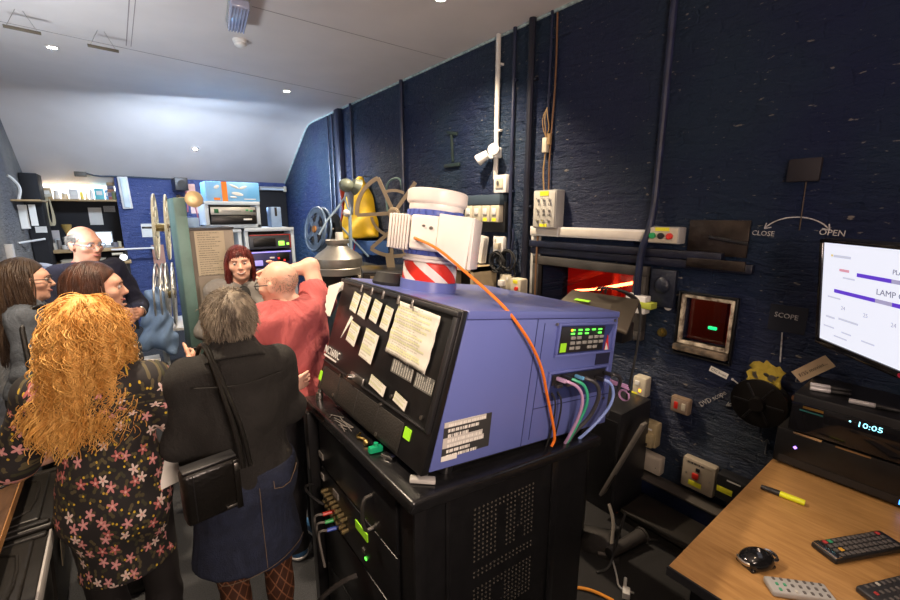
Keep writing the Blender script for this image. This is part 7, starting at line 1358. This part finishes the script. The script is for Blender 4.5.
for s_ in (1, -1):
    a = nt.nodes.new('ShaderNodeMath'); a.operation = 'MULTIPLY_ADD'; a.inputs[1].default_value = s_ * 1.0; nt.links.new(sx_.outputs[0], a.inputs[0]); zz = nt.nodes.new('ShaderNodeMath'); zz.operation = 'MULTIPLY'; zz.inputs[1].default_value = .55; nt.links.new(sx_.outputs[2], zz.inputs[0]); nt.links.new(zz.outputs[0], a.inputs[2])
    q = nt.nodes.new('ShaderNodeMath'); q.operation = 'MULTIPLY'; q.inputs[1].default_value = 26; nt.links.new(a.outputs[0], q.inputs[0]); fr = nt.nodes.new('ShaderNodeMath'); fr.operation = 'FRACT'; nt.links.new(q.outputs[0], fr.inputs[0]); lt = nt.nodes.new('ShaderNodeMath'); lt.operation = 'LESS_THAN'; lt.inputs[1].default_value = .13; nt.links.new(fr.outputs[0], lt.inputs[0]); lines.append(lt)
mxm = nt.nodes.new('ShaderNodeMath'); mxm.operation = 'MAXIMUM'; nt.links.new(lines[0].outputs[0], mxm.inputs[0]); nt.links.new(lines[1].outputs[0], mxm.inputs[1]); mx = nt.nodes.new('ShaderNodeMix'); mx.data_type = 'RGBA'; mx.inputs[6].default_value = (.060, .022, .011, 1); mx.inputs[7].default_value = (.24, .10, .05, 1); nt.links.new(mxm.outputs[0], mx.inputs[0]); nt.links.new(mx.outputs[2], b_.inputs['Base Color'])
S = Sdf(.009); [p.leg(S, n, .003) for n in 'LR']; p.garment('tights', TG, S, 0); shoes(p, SHOEB)
HGR = hairmat('grey hair', (.27, .225, .165), (.07, .055, .042), .5)
r, n = p.scalp(2600, -.065, 15, front=.0); cw = np.array((.01, -.07, .10)); tg = r - cw; tg -= n * (tg * n).sum(1, keepdims=True); tg /= np.linalg.norm(tg, axis=1, keepdims=True) + 1e-6
d0 = n * (.28 + .2 * NPR.rand(len(r), 1)) + tg * .8 + NPR.normal(size=r.shape) * .34 + np.array((.25, -.1, -.15))
X = grow(p, r, n, .028 + .020 * NPR.rand(len(r)), 7, d0, .16, 1.03, False); hair(p, HGR, [X], [tap(7, .0024, .3)], haircap(p, .008, -.072, .05))
sb = thing('shoulder_bag', 'black leather shoulder bag hanging from the shoulder of the grey-haired woman', 'bag', Matrix.Translation((.285, 1.67, 0)))
LEA = mat('black leather', (.008, .007, .006), .30, vary=.3, vscale=12, bump=.2, bscale=60)
BM = Matrix.Translation((-.145, -.185, 1.00)) @ Matrix.Diagonal((.68, 1, .72, 1)) @ Matrix.Rotation(math.radians(6), 4, 'Z')
w = MB(); w.box((0, 0, 0), (.245, .075, .255), None, .02, 3); bg = w.build('body', LEA, sb, BM)
MB().box((0, 0, .132), (.235, .055, .012), None, .005).build('zip_top', BLACKP, sb, BM); MB().box((.105, -.041, .0), (.028, .008, .25), None, .003).build('side_strap', LEA, sb, BM); MB().box((.105, -.042, .09), (.022, .008, .04), None, .003).build('buckle', STEEL, sb, BM); MB().box((.07, -.0405, -.10), (.05, .004, .012), None, .001).build('metal_badge', STEEL, sb, BM); MB().tube([(-.08, -.0395, .12), (-.082, -.0395, -.11)], .002, 5).build('seam', BLACKP, sb, BM)
for dx in (0, .022):
    w = MB(); pts = [(-.05 + dx, -.235, 1.06), (-.055 + dx * .9, -.20, 1.18), (-.075 + dx * .6, -.165, 1.30), (-.090 + dx * .4, -.105, 1.405), (-.098 + dx * .3, -.02, 1.452), (-.105, .06, 1.42), (-.12, .135, 1.30), (-.15, .155, 1.18), (-.19, .10, 1.09)]
    w.tube(pts, .0075, 8, 2); w.build('strap', LEA, sb)
tag(MB().box((0, 0, 0), (.075, .004, .10), None, .001).build('white_card', PAPER, None, Matrix.Translation((.035, 1.70, .99)) @ rot('Z', 20).to_4x4() @ rot('X', -22).to_4x4()), 'small white card held low between the floral dress and the black bag', 'card')
# 6. bald man in the red-pink T-shirt
p = Person('bald man with glasses in a dusty red T-shirt, one arm raised to his head', (.655, 2.20), (-.30, .95), 1.685, 'm', SK_P, hd=(20, -8, 0), head_off=(-.03, .03, -.02), stout=1.08)
p.J['shR'] = np.array((.19, .0, 1.40)); p.J['elR'] = np.array((.215, .10, 1.60)); p.J['wrR'] = np.array((.085, .185, 1.575)); p.J['elL'] = np.array((-.345, -.06, 1.15)); p.J['wrL'] = np.array((-.195, -.19, 1.095))
p.hand = {'R': ((-.95, .02, -.1), (.0, -1, .0), .35), 'L': ((1, -.02, -.08), (0, 1, .1), .25)}; p.build(.006)
TS = mat('dusty red cotton', (.46, .10, .10), .9, vary=.12, vscale=9, bump=.25, bscale=150, fold=.9, fscale=5)
S = Sdf(.008); p.torso(S, .022, k=.08, top=False); [p.arm(S, n, .024, t, .05, flat=True) for n, t in (('L', .62), ('R', .55))]; S.cap((0, -.02, 1.1), (0, -.01, .92), .165, .175, .07, ys=1.35); S.cut((0, 0, .885), (0, 0, -1)); S.cap((0, -.035, 1.37), (0, -.02, 1.415), .092, .078, .04); p.garment('t_shirt', TS, S, .016, 19)
trousers(p, DKTR); shoes(p, mat('blue trainer', (.04, .13, .28), .5), WHITEP); p.glasses(BLACKP)
r, n = p.scalp(1300, -.07, 21, front=.05); k_ = (r[:, 2] < .045) & (r[:, 1] < .035); r, n = r[k_], n[k_]; X = grow(p, r, n, .006, 3, n * .4 + np.array((0, -.3, -.6)), .1, 1.0, False); hair(p, hairmat('grey stubble', (.34, .27, .20), (.22, .16, .12)), [X], [tap(3, .0011)])
# 7. smiling red-haired woman facing us
p = Person('smiling woman with long dark red hair and a fringe, facing the group', (.635, 3.19), (-.20, -1), 1.685, 'f', SK_P, hd=(0, 0, 4))
p.J['elR'] = np.array((.255, -.01, 1.10)); p.J['wrR'] = np.array((.09, .16, .99)); p.J['elL'] = np.array((-.25, -.01, 1.10)); p.J['wrL'] = np.array((-.16, .2, 1.0)); p.hand = {'R': ((.0, .9, .1), (-.6, 0, -.8), .5), 'L': ((.3, .9, 0), (.7, 0, -.7), .5)}; p.brow = mat('dark red brow', (.08, .015, .01), .6); p.build(.0055)
S = Sdf(.009); p.torso(S, .012, top=False); S.cut((0, 0, .80), (0, 0, -1)); p.garment('top', BLKCLOTH, S, .004)
S = Sdf(.009); p.torso(S, .024, top=False); [p.arm(S, n, .018, 1.85) for n in 'LR']; S.cut((0, 0, .80), (0, 0, -1)); S.cap((0, .16, 1.5), (0, .16, .7), .085, .10, .02, op='s'); p.garment('cardigan', mat('grey knit', (.20, .19, .18), .9, vary=.2, bump=.4, bscale=160), S, .006)
trousers(p, BLKCLOTH); shoes(p, SHOEB)
MB().tube([p.H((-.023, .092, -.054)), p.H((-.011, .1035, -.0615)), p.H((.011, .1035, -.0615)), p.H((.023, .092, -.054))], [.002, .0052, .0052, .002], 8, 1).build('teeth', EYE, p.o)
HR = hairmat('dark red hair', (.125, .016, .012), (.04, .006, .006), .32)
r, n = p.scalp(1200, -.05, 25, ymax=.02); d0 = lay(r, n, .03, .4); X = wave(grow(p, r, n, .36 + .05 * NPR.rand(len(r)), 22, d0, .38, 1.02, True, True), .004, 1.2, 26)
fr_ = np.stack([NPR.uniform(-.060, .060, 300), np.zeros(300), NPR.uniform(.070, .108, 300)], 1); fr_[:, 1] = .035 + .02 * NPR.rand(300); nf = np.tile(np.array((0., .9, .25)), (300, 1)); nf[:, 0] = fr_[:, 0] * 2
Xf = grow(p, fr_, nf, .058, 10, nf, .34, 1.07, False)
hair(p, HR, [X, Xf], [tap(22, .0034, .5), tap(10, .0032, .6)], haircap(p))
# bag of the woman at the left edge
sb = thing('shoulder_bag', 'dark shoulder bag of the woman in the grey denim jacket', 'bag', Matrix.Translation((-.44, 3.20, 0)) @ Matrix.Rotation(math.atan2(-.86, .5), 4, 'Z'))
MB().box((.30, -.05, .92), (.10, .30, .26), None, .03, 3).build('body', LEA, sb); MB().tube([(.30, -.16, 1.04), (.24, -.14, 1.2), (.17, -.11, 1.38), (.15, .0, 1.43), (.19, .10, 1.30), (.28, .08, 1.04)], .012, 8, 2).build('strap', LEA, sb)
